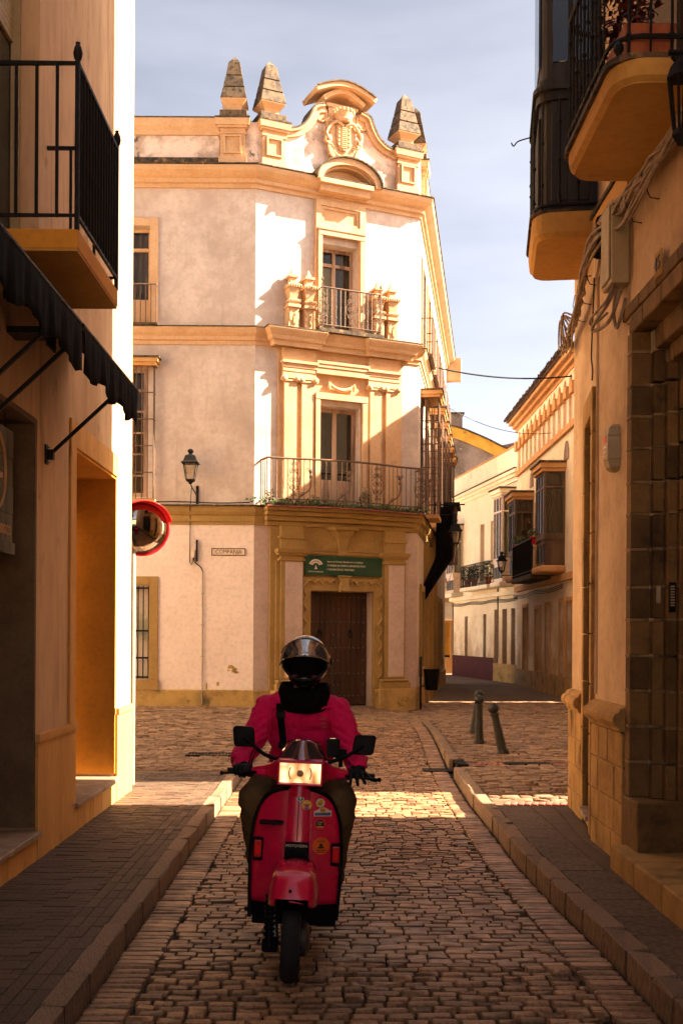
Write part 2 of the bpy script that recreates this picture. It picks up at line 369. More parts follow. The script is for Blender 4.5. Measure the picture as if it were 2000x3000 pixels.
  bluest=mat('blue_sticker', (.08, .10, .25), rough=.4, bump=0),
  pinkst=mat('magenta_sticker', (.45, .02, .12), rough=.4, bump=0),
)
def curve(pts, n=6):                        # Catmull-Rom through points
    P = [Vector(p) for p in pts]; out = []
    for i in range(len(P) - 1):
        a, b, c, d = P[max(0, i - 1)], P[i], P[i + 1], P[min(len(P) - 1, i + 2)]
        for k in range(n):
            t = k / n
            out.append(.5 * ((2 * b) + (c - a) * t + (2 * a - 5 * b + 4 * c - d) * t * t + (3 * b - a - 3 * c + d) * t ** 3))
    return out + [P[-1]]
def spiral(F, u, v, z, r, turns=1.4, a0=0, n=14, s=1, k=.35):
    return [F.p(u + s * r * (1 - (1 - k) * i / n) * math.cos(a0 + 2 * math.pi * turns * i / n), v, z + r * (1 - (1 - k) * i / n) * math.sin(a0 + 2 * math.pi * turns * i / n)) for i in range(n + 1)]
# ---------------------------------------------------------------- ground, road, pavements
def ss(x): x = max(0, min(1, x)); return x * x * (3 - 2 * x)
def zroad(x, y): return .11 * ss((y - 13) / 7.5) * 1.0 + .012 * noise.noise((x * .9, y * .5, 3)) - .035 * math.exp(-((x - .55) / .5) ** 2 - ((y - 8.6) / .9) ** 2)
def zg(x, y): return .11 - .15 * ss((x + 1.0) / 2.5) * ss((y - 19) / 6) + .010 * noise.noise((x * .8, y * .6, 7))
def kx0(y): return -1.15
def kx1(y): return 1.33 + .12 * ss((8.5 - y) / 4) + .2 * ss((y - 11) / 8) * (1 - 0)
def sheet(name, m, x0, x1, y0, y1, fn, nx, ny):
    b = MB(); b.grid(lambda i, j: (x0 + (x1 - x0) * i, y0 + (y1 - y0) * j, fn(x0 + (x1 - x0) * i, y0 + (y1 - y0) * j)), nx, ny)
    return struct(b.build(name, m, smooth=True))
g = MB(); g.add([(-400, -400, -.25), (400, -400, -.25), (400, 400, -.25), (-400, 400, -.25)], [(0, 1, 2, 3)])
struct(g.build('ground', M['ground']))
road = sheet('road', M['joint'], -1.16, 1.50, -8, 20.6, lambda x, y: zroad(x, y) - .027, 8, 80)
lpav = sheet('pavement', M['paver'], -2.6, -1.2, -8, 12.6, lambda x, y: .103, 2, 10)
def edge_sheet(name, m, x1, y0, y1, fn, nx, ny):         # a sheet whose left edge follows the right kerb
    def f(i, j): y = y0 + (y1 - y0) * j; xa = kx1(y) + .10 if y < 20.3 else 1.30; x = xa + (x1 - xa) * i; return (x, y, fn(x, y))
    q = MB(); q.grid(f, nx, ny); return struct(q.build(name, m, smooth=True))
rpav = edge_sheet('pavement', M['joint'], 3.0, -8, 10.4, lambda x, y: .096, 2, 40)
plz = sheet('plaza', M['dust'], -16, -1.2, 12.6, 26, lambda x, y: zg(x, y) - .014, 20, 20)
plz2 = edge_sheet('street', M['dust'], 12, 10.4, 75, lambda x, y: zg(x, y) - .014, 14, 120)
plz3 = sheet('plaza', M['dust'], -1.2, 1.40, 20.6, 28, lambda x, y: zg(x, y) - .012, 6, 12)

def stone_mesh(name, lx, ly, h, m, seed, rag=.08, dome=.3, ix=.40, iy=.38):       # a sett: domed top, ragged outline, sides
    r = random.Random(seed); n = 4; vs = []; fs = []
    kx = [-.5, -ix, ix, .5]; ky = [-.5, -iy, iy, .5]
    for j in range(4):
        for i in range(4):
            e = (i in (0, 3)) + (j in (0, 3))
            x = kx[i] * lx + r.uniform(-1, 1) * rag * lx * .35; y = ky[j] * ly + r.uniform(-1, 1) * rag * ly
            if e == 2: x *= .93; y *= .9
            z = (0 if e == 0 else -h * dome * (1 if e == 1 else 1.5)) + r.uniform(-1, 1) * h * .07
            vs.append((x, y, z))
    for j in range(3):
        for i in range(3): a = j * 4 + i; fs.append((a, a + 1, a + 5, a + 4))
    ring = [0, 1, 2, 3, 7, 11, 15, 14, 13, 12, 8, 4]
    b = len(vs)
    for k in ring: vs.append((vs[k][0] * 1.02, vs[k][1] * 1.02, -h))
    for k in range(12): fs.append((ring[(k + 1) % 12], ring[k], b + k, b + (k + 1) % 12))
    me = bpy.data.meshes.new(name); me.from_pydata(vs, [], fs); me.materials.append(m)
    for p in me.polygons: p.use_smooth = ix < .45 and iy < .45
    return me
SETT = [stone_mesh('sett', 1, 1, .04, M['sett'], k, .055, .09, .43, .41) for k in range(12)]
def inst(name, me, loc, parent, rot=(0, 0, 0), sc=(1, 1, 1)):
    o = bpy.data.objects.new(name, me); o0 = rootpos(parent)
    o.location = (loc[0] - o0.x, loc[1] - o0.y, loc[2] - o0.z); o.rotation_euler = rot; o.scale = sc; return lnk(o, parent)
def lay(items, parent, name, meshes, limit, m):                      # nearest pieces singly, the rest joined
    items.sort(key=lambda q: q[1]); b = MB()
    for k, (x, y, z, lx, ly, a, tx, ty) in enumerate(items):
        me = meshes[rnd.randrange(len(meshes))]
        if k < limit: inst(name, me, (x, y, z), parent, (tx, ty, a), (lx, ly, 1))
        else:
            ca, sa = math.cos(a), math.sin(a)
            b.add([(x + (v.co.x * lx) * ca - v.co.y * ly * sa, y + v.co.x * lx * sa + v.co.y * ly * ca, z + v.co.z - v.co.x * lx * ty + v.co.y * ly * tx) for v in me.vertices], [list(p.vertices) for p in me.polygons])
    if b.v: return b.build(name + 's', m, parent, smooth=False, kind='stuff'), [setattr(p, 'use_smooth', True) for p in bpy.data.objects[-1].data.polygons] if False else None
items = []; y = 4.45; row = 0
while y < 20.3:
    d = .077 + rnd.uniform(-.008, .010); x = kx0(y) + .015
    gl = .20
    wv = .03 * math.sin(y * .9) + .02 * math.sin(y * 2.3 + 1)
    x0, x1 = kx0(y) + .219, kx1(y) - .229
    for gx in (kx0(y) + .115, kx1(y) - .125):                         # gutter courses along both kerbs
        items.append((gx, y + d / 2, zroad(gx, y) + .002, .205 + rnd.uniform(-.02, .01), d - .012, rnd.uniform(-.03, .03), 0, 0))
    x = x0 - (.09 if row % 2 else 0) + rnd.uniform(-.03, .03)
    while x < x1 - .05:
        l = rnd.uniform(.088, .165)
        xa, xb = max(x, x0), min(x + l, x1)
        if xb - xa > .05:
            c = (xa + xb) / 2
            yy = y + d / 2 + wv * math.sin((c + 1) * 1.6) + rnd.uniform(-.004, .004) + .012 * noise.noise((c * 2, y * 1.5, 0))
            hole = math.exp(-((c - .62) / .42) ** 2 - ((yy - 8.6) / .75) ** 2)
            items.append((c, yy, zroad(c, yy) + rnd.uniform(-.005, .005), xb - xa - .012, d - .0125 - .020 * hole, rnd.uniform(-.022, .022), rnd.uniform(-.05, .05), rnd.uniform(-.03, .03)))
        x += l
    y += d; row += 1
lay(items, road, 'sett', SETT, 300, M['sett'])
BR = [stone_mesh('brick', 1, 1, .012, M['paver'], 20 + k, .01, .15, .48, .44) for k in range(4)]
items = []; y = 4.45; row = 0
while y < 12.55:                                                       # left pavement: thin clay pavers
    x = -2.12 + (.0 if row % 2 else -.1)
    while x < -1.50:
        xa, xb = max(x, -2.14), min(x + .2, -1.47)
        if xb - xa > .03: items.append(((xa + xb) / 2, y + .035, .108 + rnd.uniform(-.003, .003), xb - xa - .004, .0665, rnd.uniform(-.02, .02), rnd.uniform(-.02, .02), rnd.uniform(-.012, .012)))
        x += .2
    if row % 3 == 0:
        for k in range(3): items.append((-1.435 + k * .068, y + .10, .108 + rnd.uniform(-.002, .002), .064, .205, 0, 0, rnd.uniform(-.01, .01)))
    y += .07; row += 1
lay(items, lpav, 'paver', BR, 300, M['paver'])
BR2 = [stone_mesh('brick', 1, 1, .014, M['paver2'], 30 + k, .015, .22, .48, .44) for k in range(4)]
FLG = [stone_mesh('flag', 1, 1, .012, M['paver2'], 35 + k, .006, .06, .492, .492) for k in range(3)]
items = []; y = 4.2; row = 0
while y < 10.2:                                                        # right pavement: flags by the kerb, ribbed pavers by the wall
    xw = 2.0 + .13 * max(0, (y - 8.54)); xk = kx1(y) + .16
    xm = xk + .30
    if row % 4 == 0:
        inst('flag', FLG[(row // 4) % 3], (xk + .138, y + .2, .108 + rnd.uniform(-.002, .002)), rpav, (rnd.uniform(-.004, .004), rnd.uniform(-.006, .006), rnd.uniform(-.006, .006)), (.31, .394, 1))
    n = 2; w_ = (xw + .02 - xm) / n
    for k in range(n): items.append((xm + w_ * (k + .5), y + .05, .108, w_ - .008, .088, .0, .07, 0))
    y += .1; row += 1
lay(items, rpav, 'paver', BR2, 300, M['paver2'])
KB = [stone_mesh('kerb_stone', 1, 1, .16, M['kerb'], 40 + k, .012, .045, .42, .478) for k in range(5)]
y = 3.6
while y < 12.5:
    l = rnd.uniform(.42, .62); inst('kerb_stone', KB[rnd.randrange(5)], (-1.205 + rnd.uniform(-.004, .004), y + l / 2, .116), lpav, (0, 0, rnd.uniform(-.008, .008)), (.108, l - .006, 1)); y += l
while y < 17:
    l = .4; inst('kerb_stone', KB[rnd.randrange(5)], (-1.205, y + l / 2, .122), plz, (0, 0, 0), (.125, l - .012, 1)); y += l
y = 3.6
while y < 20.2:
    l = rnd.uniform(.30, .46); c = kx1(y + l / 2) + .07
    a = math.atan2(kx1(y) - kx1(y + l), l)
    if 13.25 < y + l / 2 < 13.75: y += l; continue
    inst('kerb_stone', KB[rnd.randrange(5)], (c + rnd.uniform(-.006, .006), y + l / 2, .122), rpav if y < 10.4 else plz2, (0, 0, a), (.125, l - .006, 1)); y += l
for k in range(7):                                                     # the kerb curls left where the lane meets the square
    a = R(15 + 14 * k); inst('kerb_stone', KB[k % 5], (1.60 - .75 + .75 * math.cos(a), 20.0 + .62 * math.sin(a), .122), plz2, (0, 0, a), (.14, .20, 1))
# rough stones of the square
ST = [stone_mesh('stone', 1, 1, .02, M['stone'], 60 + k, .14, .35) for k in range(8)]
def field(parent, x0, x1, y0, y1, fx, fy, keep, limit, a=.12, m=M['stone'], meshes=ST):
    it = []; y = y0; r = 0
    while y < y1:
        x = x0 + rnd.uniform(-.1, 0)
        sx = fx * (1 + (y - 12) * .02); sy = fy * (1 + (y - 12) * .02)
        while x < x1:
            l = sx * rnd.uniform(.7, 1.3)
            if keep(x + l / 2, y): it.append((x + l / 2, y + sy / 2 + .03 * noise.noise((x, y, 1)), zg(x, y) - .0 + rnd.uniform(-.006, .008), l - .012, sy * rnd.uniform(.78, 1.0), rnd.uniform(-a, a), rnd.uniform(-.10, .10), rnd.uniform(-.05, .05)))
            x += l
        y += sy
    return lay(it, parent, 'stone', meshes, limit, m)
field(plz, -5.2, -1.30, 12.75, 24.1, .17, .13, lambda x, y: x > -.215 * y - .4, 120)
field(plz3, -1.25, 1.5, 20.75, 26, .17, .12, lambda x, y: True, 0)
field(plz2, 1.5, 6.3, 10.55, 29, .17, .13, lambda x, y: x < .215 * y + .35 and x > kx1(min(y, 20)) + .17 and not (13.45 < y < 13.75), 150)
BB = [stone_mesh('brick', 1, 1, .014, M['brick'], 80 + k, .03, .2) for k in range(4)]
for y0, x0, x1 in ((10.33, 1.56, 2.30), (13.58, 1.72, 2.02), (13.58, 2.68, 3.2)):       # red brick bands across the pavement
    x = x0
    while x < x1: inst('brick', BB[rnd.randrange(4)], (x + .03, y0, zg(x, y0) + .004), plz2, (0, 0, -.25), (.058, .20, 1)); x += .066
DASH = [stone_mesh('brick', 1, 1, .012, M['paver'], 90 + k, .03, .2) for k in range(2)]
for k in range(13): inst('brick', DASH[k % 2], (-2.03 + .05 * k * 1.15, 12.35, .113), lpav, (0, 0, -.3), (.035, .18, 1))
def drain(label, x0, x1, y0, y1, z, n):
    t = thing('drain_grate', label, 'drain', ((x0 + x1) / 2, (y0 + y1) / 2, z), 'iron drain grates in the paving')
    f = MB(); e = .02
    f.wbox(x0, x1, y0, y0 + e, z - .03, z); f.wbox(x0, x1, y1 - e, y1, z - .03, z); f.wbox(x0, x0 + e, y0 + e, y1 - e, z - .03, z); f.wbox(x1 - e, x1, y0 + e, y1 - e, z - .03, z)
    f.build('frame', M['iron'], t)
    b = MB(); b.wbox(0, .018, 0, y1 - y0 - 2 * e, -.03, 0); pm = b.build('bar', M['iron'], t); st = (x1 - x0 - 2 * e) / n
    pm.location = (x0 + e + st * .3 - (x0 + x1) / 2, y0 + e - (y0 + y1) / 2, -.004); pm.data.transform(Matrix.Translation(t.location))
    for k in range(1, n): c = pm.copy(); COL.objects.link(c); c.location.x += st * k
drain('slotted drain grate in the cobbled road against the right kerb', 1.05, 1.42, 13.55, 13.85, zroad(1.2, 13.7) + .012, 12)
drain('long slotted grate set in the red brick band right of the bollards', 2.05, 2.64, 13.49, 13.67, .122, 20)
drain('drain grate in the stones left of the rider by the left kerb', -2.0, -1.35, 14.2, 14.55, .125, 14)
t = thing('gully_inlet', 'dark iron gully inlet box built into the right kerb', 'drain', (1.5, 13.5, .1))
b = MB()
for k in range(6): b.wbox(1.44, 1.56, 13.27 + k * .08, 13.31 + k * .08, .10, .135)
b.wbox(1.43, 1.57, 13.24, 13.27, -.02, .14); b.wbox(1.43, 1.57, 13.73, 13.76, -.02, .14); b.build('grating', M['iron'], t)
b = MB(); b.wbox(1.46, 1.57, 13.27, 13.73, -.02, .09); b.build('box', M['inner'], t)

# ---------------------------------------------------------------- corner building
A = (-1.92, 24.3); U = (.91, .414); B = (1.837, 26.01); UR = (.139, .99); C = (3.92, 40.86)
FL = Fr((0, 24.3), (1, 0)); FC = Fr(A, U); FRR = Fr(B, UR)
PATH = [(-14, 24.3), A, B, C]
cb = thing('corner_building', 'tall white and ochre corner palace with crest and obelisks facing the street', 'building', (A[0], A[1], 0))
def win(parent, F, u0, u1, z0, z1, v, m=M['aged'], fw=.07, cols=2, trans=None, low=None, curt=None, glass=M['glass'], rows=0, name='window'):
    w_ = MB()
    w_.box(F, u0, u0 + fw, v, v + .06, z0, z1); w_.box(F, u1 - fw, u1, v, v + .06, z0, z1); w_.box(F, u0 + fw, u1 - fw, v, v + .06, z1 - fw, z1); w_.box(F, u0 + fw, u1 - fw, v, v + .06, z0, z0 + fw)
    o = w_.build(name, m, parent, bev=.006)
    mu = MB()
    for k in range(1, cols):
        c = u0 + (u1 - u0) * k / cols; mu.box(F, c - fw * .55, c + fw * .55, v + .004, v + .064, z0 + fw, z1 - fw)
    if trans: mu.box(F, u0 + fw, u1 - fw, v + .008, v + .07, trans - .035, trans + .035)
    for k in range(1, rows + 1):
        zz = z0 + (z1 - z0) * k / (rows + 1); mu.box(F, u0 + fw, u1 - fw, v + .002, v + .05, zz - .018, zz + .018)
    if mu.v: mu.build('mullion', m, o)
    if low:
        lp = MB(); lp.box(F, u0 + fw, u1 - fw, v - .01, v + .03, z0 + fw, low); lp.build('lower_panel', m, o)
    gp = MB(); gp.box(F, u0 + fw, u1 - fw, v + .015, v + .022, low or z0 + fw, z1 - fw); gp.build('pane', glass, o)
    if curt:
        cu = MB(); zt, zb, a, c_ = curt
        cu.grid(lambda i, j: F.p(a + (c_ - a) * i, v - .10 + .02 * math.sin(i * 40), zb + (zt - zb) * j), 30, 1); cu.build('curtain', M['curtain'], o)
    return o
# walls
b = MB(); b.wall(FL, -14, -1.92, 4.25, 12.1, [(-5.40, -4.30, 4.75, 7.6, .35), (-5.44, -4.26, 8.62, 10.77, .3), (-10, -8.9, 4.75, 7.6, .35), (-10, -8.9, 8.62, 10.77, .3)]); b.build('wall', M['whiteup'], cb)
b = MB(); b.wall(FL, -14, -1.92, -.2, 4.25, [(-5.47, -4.23, .68, 2.79, .3), (-10, -8.8, .68, 2.79, .3)]); b.build('wall', M['pink'], cb)
b = MB(); b.wall(FC, 0, 4.13, 4.25, 12.1, [(1.53, 2.60, 4.62, 6.95, .38), (1.55, 2.52, 8.60, 10.66, .38)]); b.build('wall', M['whiteup'], cb)
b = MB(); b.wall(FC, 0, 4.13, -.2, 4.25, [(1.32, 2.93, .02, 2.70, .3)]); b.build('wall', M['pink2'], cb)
rops = []
for s in (.85, 3.0, 5.0, 7.0, 9.0, 11.0): rops += [(s, s + 1.0, 4.75, 7.5, .3), (s, s + 1.0, 8.7, 10.8, .3), (s, s + 1.0, .1 if s in (3.0, 9.0) else .9, 2.8, .3)]
b = MB(); b.wall(FRR, 0, 15, -.2, 12.1, rops); b.build('wall', M['whiteup'], cb)
b = MB(); b.plan([(-14, 24.9), (-1.8, 24.9), (1.25, 26.3), (3.35, 40.9), (-14, 40.9)], -.2, 12.05); b.build('inner_wall', M['inner'], cb)
b = MB(); b.plan([(-14, 24.32), (-1.92, 24.32), (1.82, 26.02), (3.9, 40.86), (-14, 40.86)], 12.051, 12.09); b.build('roof', M['tile'], cb)
b = MB(); b.plan([(-14, 40.87), (3.92, 40.87), (3.92, 40.97), (-14, 40.97)], -.2, 12.1); b.build('wall', M['greyw'], cb)
# plinth and string courses
b = MB(); b.sweep([(-14, 24.3), A, FC.xy(.36, 0)], [(-.05, -.2), (.06, -.2), (.06, .45), (.045, .47), (-.05, .47)]); b.build('plinth', M['plinth'], cb)
b = MB(); b.sweep([FC.xy(3.76, 0), B, C], [(-.05, -.2), (.05, -.2), (.05, .47), (-.05, .47)]); b.build('plinth', M['plinth'], cb)
b = MB(); b.sweep(PATH, [(-.02, 4.14), (.03, 4.14), (.03, 4.20), (.05, 4.21), (.05, 4.34), (.08, 4.36), (.12, 4.42), (.14, 4.50), (.14, 4.535), (-.02, 4.535)]); b.build('cornice', M['ochre2'], cb)
b = MB(); b.sweep(PATH, [(-.02, 4.54), (.18, 4.54), (.18, 4.57), (-.02, 4.60)]); b.build('tile_ledge', M['moss'], cb)
b = MB(); b.sweep(PATH, [(-.02, 8.14), (.03, 8.14), (.03, 8.22), (.07, 8.24), (.07, 8.32), (.13, 8.38), (.18, 8.46), (.18, 8.50), (-.02, 8.50)]); b.build('cornice', M['peach'], cb)
b = MB(); b.sweep(PATH, [(-.02, 8.503), (.21, 8.503), (.21, 8.52), (-.02, 8.55)]); b.build('tile_ledge', M['moss'], cb)
b = MB(); b.sweep(PATH, [(-.02, 11.62), (.05, 11.62), (.05, 11.70), (.12, 11.72), (.12, 11.80), (.20, 11.84), (.30, 11.92), (.33, 11.98), (.33, 12.02), (-.02, 12.02)]); b.build('cornice', M['peach'], cb)
b = MB(); b.sweep(PATH, [(-.40, 12.03), (.36, 12.03), (.36, 12.055), (-.40, 12.10)]); b.build('tile_ledge', M['moss'], cb)
# parapet (left and right wings)
for pth, nm in (([(-14, 24.3), (-2.74, 24.3)], 0), ([FRR.xy(.7, 0), C], 1)):
    b = MB(); b.sweep(pth, [(-.4, 12.1), (-.02, 12.1), (-.02, 12.29), (-.02, 12.80), (-.4, 12.80)]); b.build('parapet', M['parapet'], cb)
    b = MB(); b.sweep(pth, [(-.02, 12.11), (.09, 12.11), (.07, 12.28), (-.02, 12.29)]); b.build('ledge', M['moss'], cb)
    b = MB(); b.sweep(pth, [(-.45, 12.801), (.02, 12.801), (.03, 12.90), (.08, 12.98), (.10, 13.10), (.10, 13.15), (-.45, 13.15)]); b.build('coping', M['peach'], cb)
    b = MB(); b.sweep(pth, [(-.48, 13.152), (.12, 13.152), (.12, 13.17), (-.48, 13.20)]); b.build('tile_ledge', M['moss'], cb)
def pedestal(F, u0, u1, v0, v1, panel):
    o = MB().box(F, u0, u1, v0, v1, 12.1, 12.93).build('pedestal', M['peach'], cb)
    c = (u0 + u1) / 2; hw = (u1 - u0) * .29
    q = MB(); q.box(F, u0 - .03, u1 + .03, v0, v1 + .03, 12.101, 12.30); q.box(F, u0 - .03, u1 + .03, v0, v1 + .03, 12.80, 12.84); q.box(F, u0 - .06, u1 + .06, v0, v1 + .06, 12.931, 12.98); q.box(F, u0 - .09, u1 + .09, v0, v1 + .09, 12.981, 13.12, -.02, -.02); q.build('moulding', M['peach'], o)
    q = MB(); fr = .035
    for a, d, e, f in ((c - hw, c + hw, 12.74, 12.74 + fr), (c - hw, c + hw, 12.40 - fr, 12.40), (c - hw - fr, c - hw, 12.40 - fr, 12.74 + fr), (c + hw, c + hw + fr, 12.40 - fr, 12.74 + fr)): q.box(F, a, d, v1 - .01, v1 + .05, e, f)
    q.build('panel_frame', M['peach'], o)
    q = MB(); q.box(F, u0 - .11, u1 + .11, v0 - .05, v1 + .12, 13.125, 13.16); q.build('tile_cap', M['moss'], o)
def obelisk(F, u, v, z0, h, w_):
    o = MB().box(F, u - w_ * .52, u + w_ * .52, v - w_ * .52, v + w_ * .52, z0, z0 + .20 * h * .5).build('obelisk', M['lichen'], cb, bev=.01)
    z = z0 + .10 * h
    q = MB(); pr = [(.34, z), (.30, z + .03 * h), (.27, z + .06 * h), (.30, z + .10 * h), (.40, z + .14 * h), (.48, z + .17 * h), (.48, z + .185 * h)]
    for (a, za), (c, zc) in zip(pr, pr[1:]):
        q.add([F.p(u + s * a * w_, v + t * a * w_, za) for s, t in ((-1, -1), (1, -1), (1, 1), (-1, 1))] + [F.p(u + s * c * w_, v + t * c * w_, zc) for s, t in ((-1, -1), (1, -1), (1, 1), (-1, 1))], [(0, 1, 5, 4), (1, 2, 6, 5), (2, 3, 7, 6), (3, 0, 4, 7), (4, 5, 6, 7)])
    q.build('neck', M['peach'], o)
    zs = [.285, .475, .665, .90]; ws = [.50, .40, .31, .205]
    for k in range(3):
        za, zb = z0 + zs[k] * h, z0 + (zs[k + 1] - .02) * h; a = ws[k] * w_; c = (ws[k + 1] + .015) * w_
        q = MB(); q.box(F, u - a, u + a, v - a, v + a, za, zb, a - c, a - c); q.box(F, u - c * .86, u + c * .86, v - c * .86, v + c * .86, zb, zb + .02 * h)
        q.build('block', M['lichen'], o, bev=.008)
    a = .205 * w_; zt = z0 + .88 * h
    q = MB(); q.add([F.p(u - a, v - a, zt), F.p(u + a, v - a, zt), F.p(u + a, v + a, zt), F.p(u - a, v + a, zt), F.p(u, v, z0 + h)], [(0, 1, 4), (1, 2, 4), (2, 3, 4), (3, 0, 4), (3, 2, 1, 0)]); q.build('tip', M['lichen'], o)
pedestal(FL, -2.72, -2.16, -.4, .07, 1)
pedestal(FC, .13, .66, -.4, .09, 1)
pedestal(FC, 3.50, 4.02, -.4, .09, 1)
pedestal(FRR, .35, .85, -.4, .09, 1)
b = MB(); b.plan([(-2.16, 24.3), A, FC.xy(.13, 0), FC.xy(.13, -.4), (-2.16, 24.72)], 12.1, 13.1); b.build('parapet', M['parapet'], cb)
b = MB(); b.plan([FC.xy(4.02, 0), B, FRR.xy(.35, 0), FRR.xy(.35, -.4), FC.xy(4.02, -.4)], 12.1, 13.1); b.build('parapet', M['parapet'], cb)
obelisk(FL, -2.42, -.14, 13.16, 1.47, .58); obelisk(FC, .36, -.16, 13.17, 1.44, .60); obelisk(FC, 3.78, -.16, 13.17, 1.42, .60); obelisk(FRR, .60, -.16, 13.17, 1.40, .58)
# crest gable
LP = [(.66, 12.1), (.66, 13.05), (.80, 13.08), (.98, 13.14), (1.16, 13.28), (1.30, 13.50), (1.40, 13.72), (1.62, 13.80), (1.74, 13.62), (1.74, 12.1)]
mir = lambda P: [(4.16 - u, z) for u, z in P][::-1]
b = MB(); b.prism(FC, LP, -.40, -.02); b.prism(FC, mir(LP), -.40, -.02); b.build('gable', M['parapet'], cb)
def ribbon(F, pts, th, v0, v1, m, name, parent):
    q = MB(); n = len(pts); nn = []
    for i in range(n):
        a = Vector(pts[max(0, i - 1)]); c = Vector(pts[min(n - 1, i + 1)]); d = (c - a).normalized(); nn.append((pts[i][0] - d.y * th, pts[i][1] + d.x * th))
    for i in range(n - 1): q.prism(F, [pts[i], pts[i + 1], nn[i + 1], nn[i]], v0, v1)
    return q.build(name, m, parent)
cv = [tuple(p)[:2] for p in curve([(u, z, 0) for u, z in LP[1:8]], 4)]
for P in (cv, [(4.16 - u, z) for u, z in cv][::-1]):
    ribbon(FC, P, -.16, -.05, .05, M['peach'], 'scroll_moulding', cb); ribbon(FC, P, -.05, -.05, .11, M['peach'], 'scroll_moulding', cb); ribbon(FC, P, .04, -.48, .12, M['lichen'], 'scroll_coping', cb)
for u in (1.57, 2.59):
    q = MB(); q.tube([FC.p(u + .13 * math.cos(a), .0, 13.60 + .17 * math.sin(a)) for a in [k * math.pi / 10 for k in range(20)]], .035, 8, True); q.prism(FC, [(u + .10 * math.cos(k * math.pi / 10), 13.60 + .13 * math.sin(k * math.pi / 10)) for k in range(20)], -.4, .01); q.prism(FC, [(u + .17 * math.cos(k * math.pi / 10), 13.60 + .21 * math.sin(k * math.pi / 10)) for k in range(20)], -.42, -.02); q.build('volute', M['peach'], cb)
b = MB(); b.box(FC, 1.74, 2.42, -.42, .02, 12.1, 13.90); b.box(FC, 1.68, 2.48, -.44, .05, 13.80, 13.87); b.build('crest_block', M['peach'], cb)
arch = [(1.36 + .072 * k, 14.00 + .22 * math.sin(math.pi * k / 20) - .02) for k in range(21)]
ribbon(FC, arch, .10, -.55, .30, M['peach'], 'crest_cornice', cb); ribbon(FC, [(u, z + .10) for u, z in arch], .03, -.58, .34, M['lichen'], 'crest_cap', cb)
ribbon(FC, [(1.6 + (u - 1.36) * .667, z - .10) for u, z in arch], .10, -.45, .16, M['peach'], 'crest_cornice', cb)
# coat of arms
ca = MB().prism(FC, [(2.08 + r * .32 * math.sin(a), 13.10 + r * .46 * math.cos(a)) for r, a in [(1 + .06 * math.cos(5 * k * math.pi / 12), k * math.pi / 12) for k in range(24)]], 0, .09).build('coat_of_arms', M['peach'], cb, bev=.02)
q = MB(); q.grid(lambda i, j: FC.p(2.08 + .36 * (i - .5) * (1 if j > .35 else .55 + j * 1.28), .10 + .06 * math.cos((i - .5) * 2.6), 12.80 + .58 * j), 8, 8); q.build('shield', M['peach'], ca)
q = MB()
for k in range(11): q.tube([FC.p(2.08 + x, .165, 12.86 + .045 * k + .008 * math.sin(x * 60)) for x in (-.07, -.035, 0, .035, .07)], .012, 5)
for s in (-1, 1):
    for k in range(5): q.box(FC, 2.08 + s * .13 - .022, 2.08 + s * .13 + .022, .13, .17, 12.9 + .09 * k, 12.95 + .09 * k)
q.build('charge', M['peach'], ca, smooth=True)
q = MB(); q.lathe([(.17, 0), (.20, .05), (.19, .09), (.23, .20)], FC.p(2.08, .10, 13.44), 14)
for k in range(9):
    a = math.pi * (k / 8) ; x = -.24 * math.cos(a); q.ell(FC.p(2.08 + x, .10 + .22 * math.sin(a), 13.68), (.035, .035, .05), 6, 5)
q.build('crown', M['peach'], ca, smooth=True)
q = MB()
for s in (-1, 1):
    for (u, z, r, a0) in ((.34, 13.36, .11, .5), (.40, 13.02, .10, 2), (.33, 12.84, .09, 1), (.28, 12.70, .08, 0), (.43, 13.24, .07, 3)): q.tube(spiral(FC, 2.08 + s * u, .09, z, r, 1.2, a0, 12, s), [.038 - .0015 * k for k in range(13)], 6)
    q.tube(curve([FC.p(2.08 + s * x, .12 + y, z) for x, y, z in ((.02, .03, 13.36), (.2, .06, 13.42), (.34, .02, 13.32), (.44, .03, 13.14), (.37, .05, 12.98))], 5), .035, 6)
q.tube(curve([FC.p(2.08 + x, .10, z) for x, z in ((-.36, 12.86), (-.3, 12.68), (-.12, 12.57), (.06, 12.55), (.24, 12.62), (.34, 12.82))], 6), .05, 6)
q.tube(curve([FC.p(2.08 + x, .08, z) for x, z in ((-.24, 12.80), (-.16, 12.70), (0, 12.66), (.16, 12.70), (.24, 12.80))], 6), .045, 6)
q.build('ribbon', M['peach'], ca, smooth=True)
# segmental pediment over the top cornice, centre bay
arc = [(2.12 + .80 * math.cos(math.pi * (1 - k / 18)), 11.98 + .54 * math.sin(math.pi * k / 18)) for k in range(19)]
ribbon(FC, arc, -.14, .0, .40, M['peach'], 'pediment_arch', cb); ribbon(FC, arc, .035, -.02, .46, M['moss'], 'pediment_cap', cb)
ribbon(FC, [(2.12 + (u - 2.12) * .83, 11.98 + (z - 11.98) * .78) for u, z in arc], -.06, .0, .26, M['peach'], 'pediment_arch', cb)
b = MB(); b.prism(FC, [(2.12 + (u - 2.12) * .75, 12.02 + (z - 11.98) * .68) for u, z in arc], -.02, .06); b.build('tympanum', M['peach'], cb)
b = MB(); b.box(FC, 1.40, 2.72, -.02, .40, 11.90, 12.0); b.box(FC, 1.46, 2.68, -.02, .30, 11.75, 11.899); b.build('cornice', M['peach'], cb)
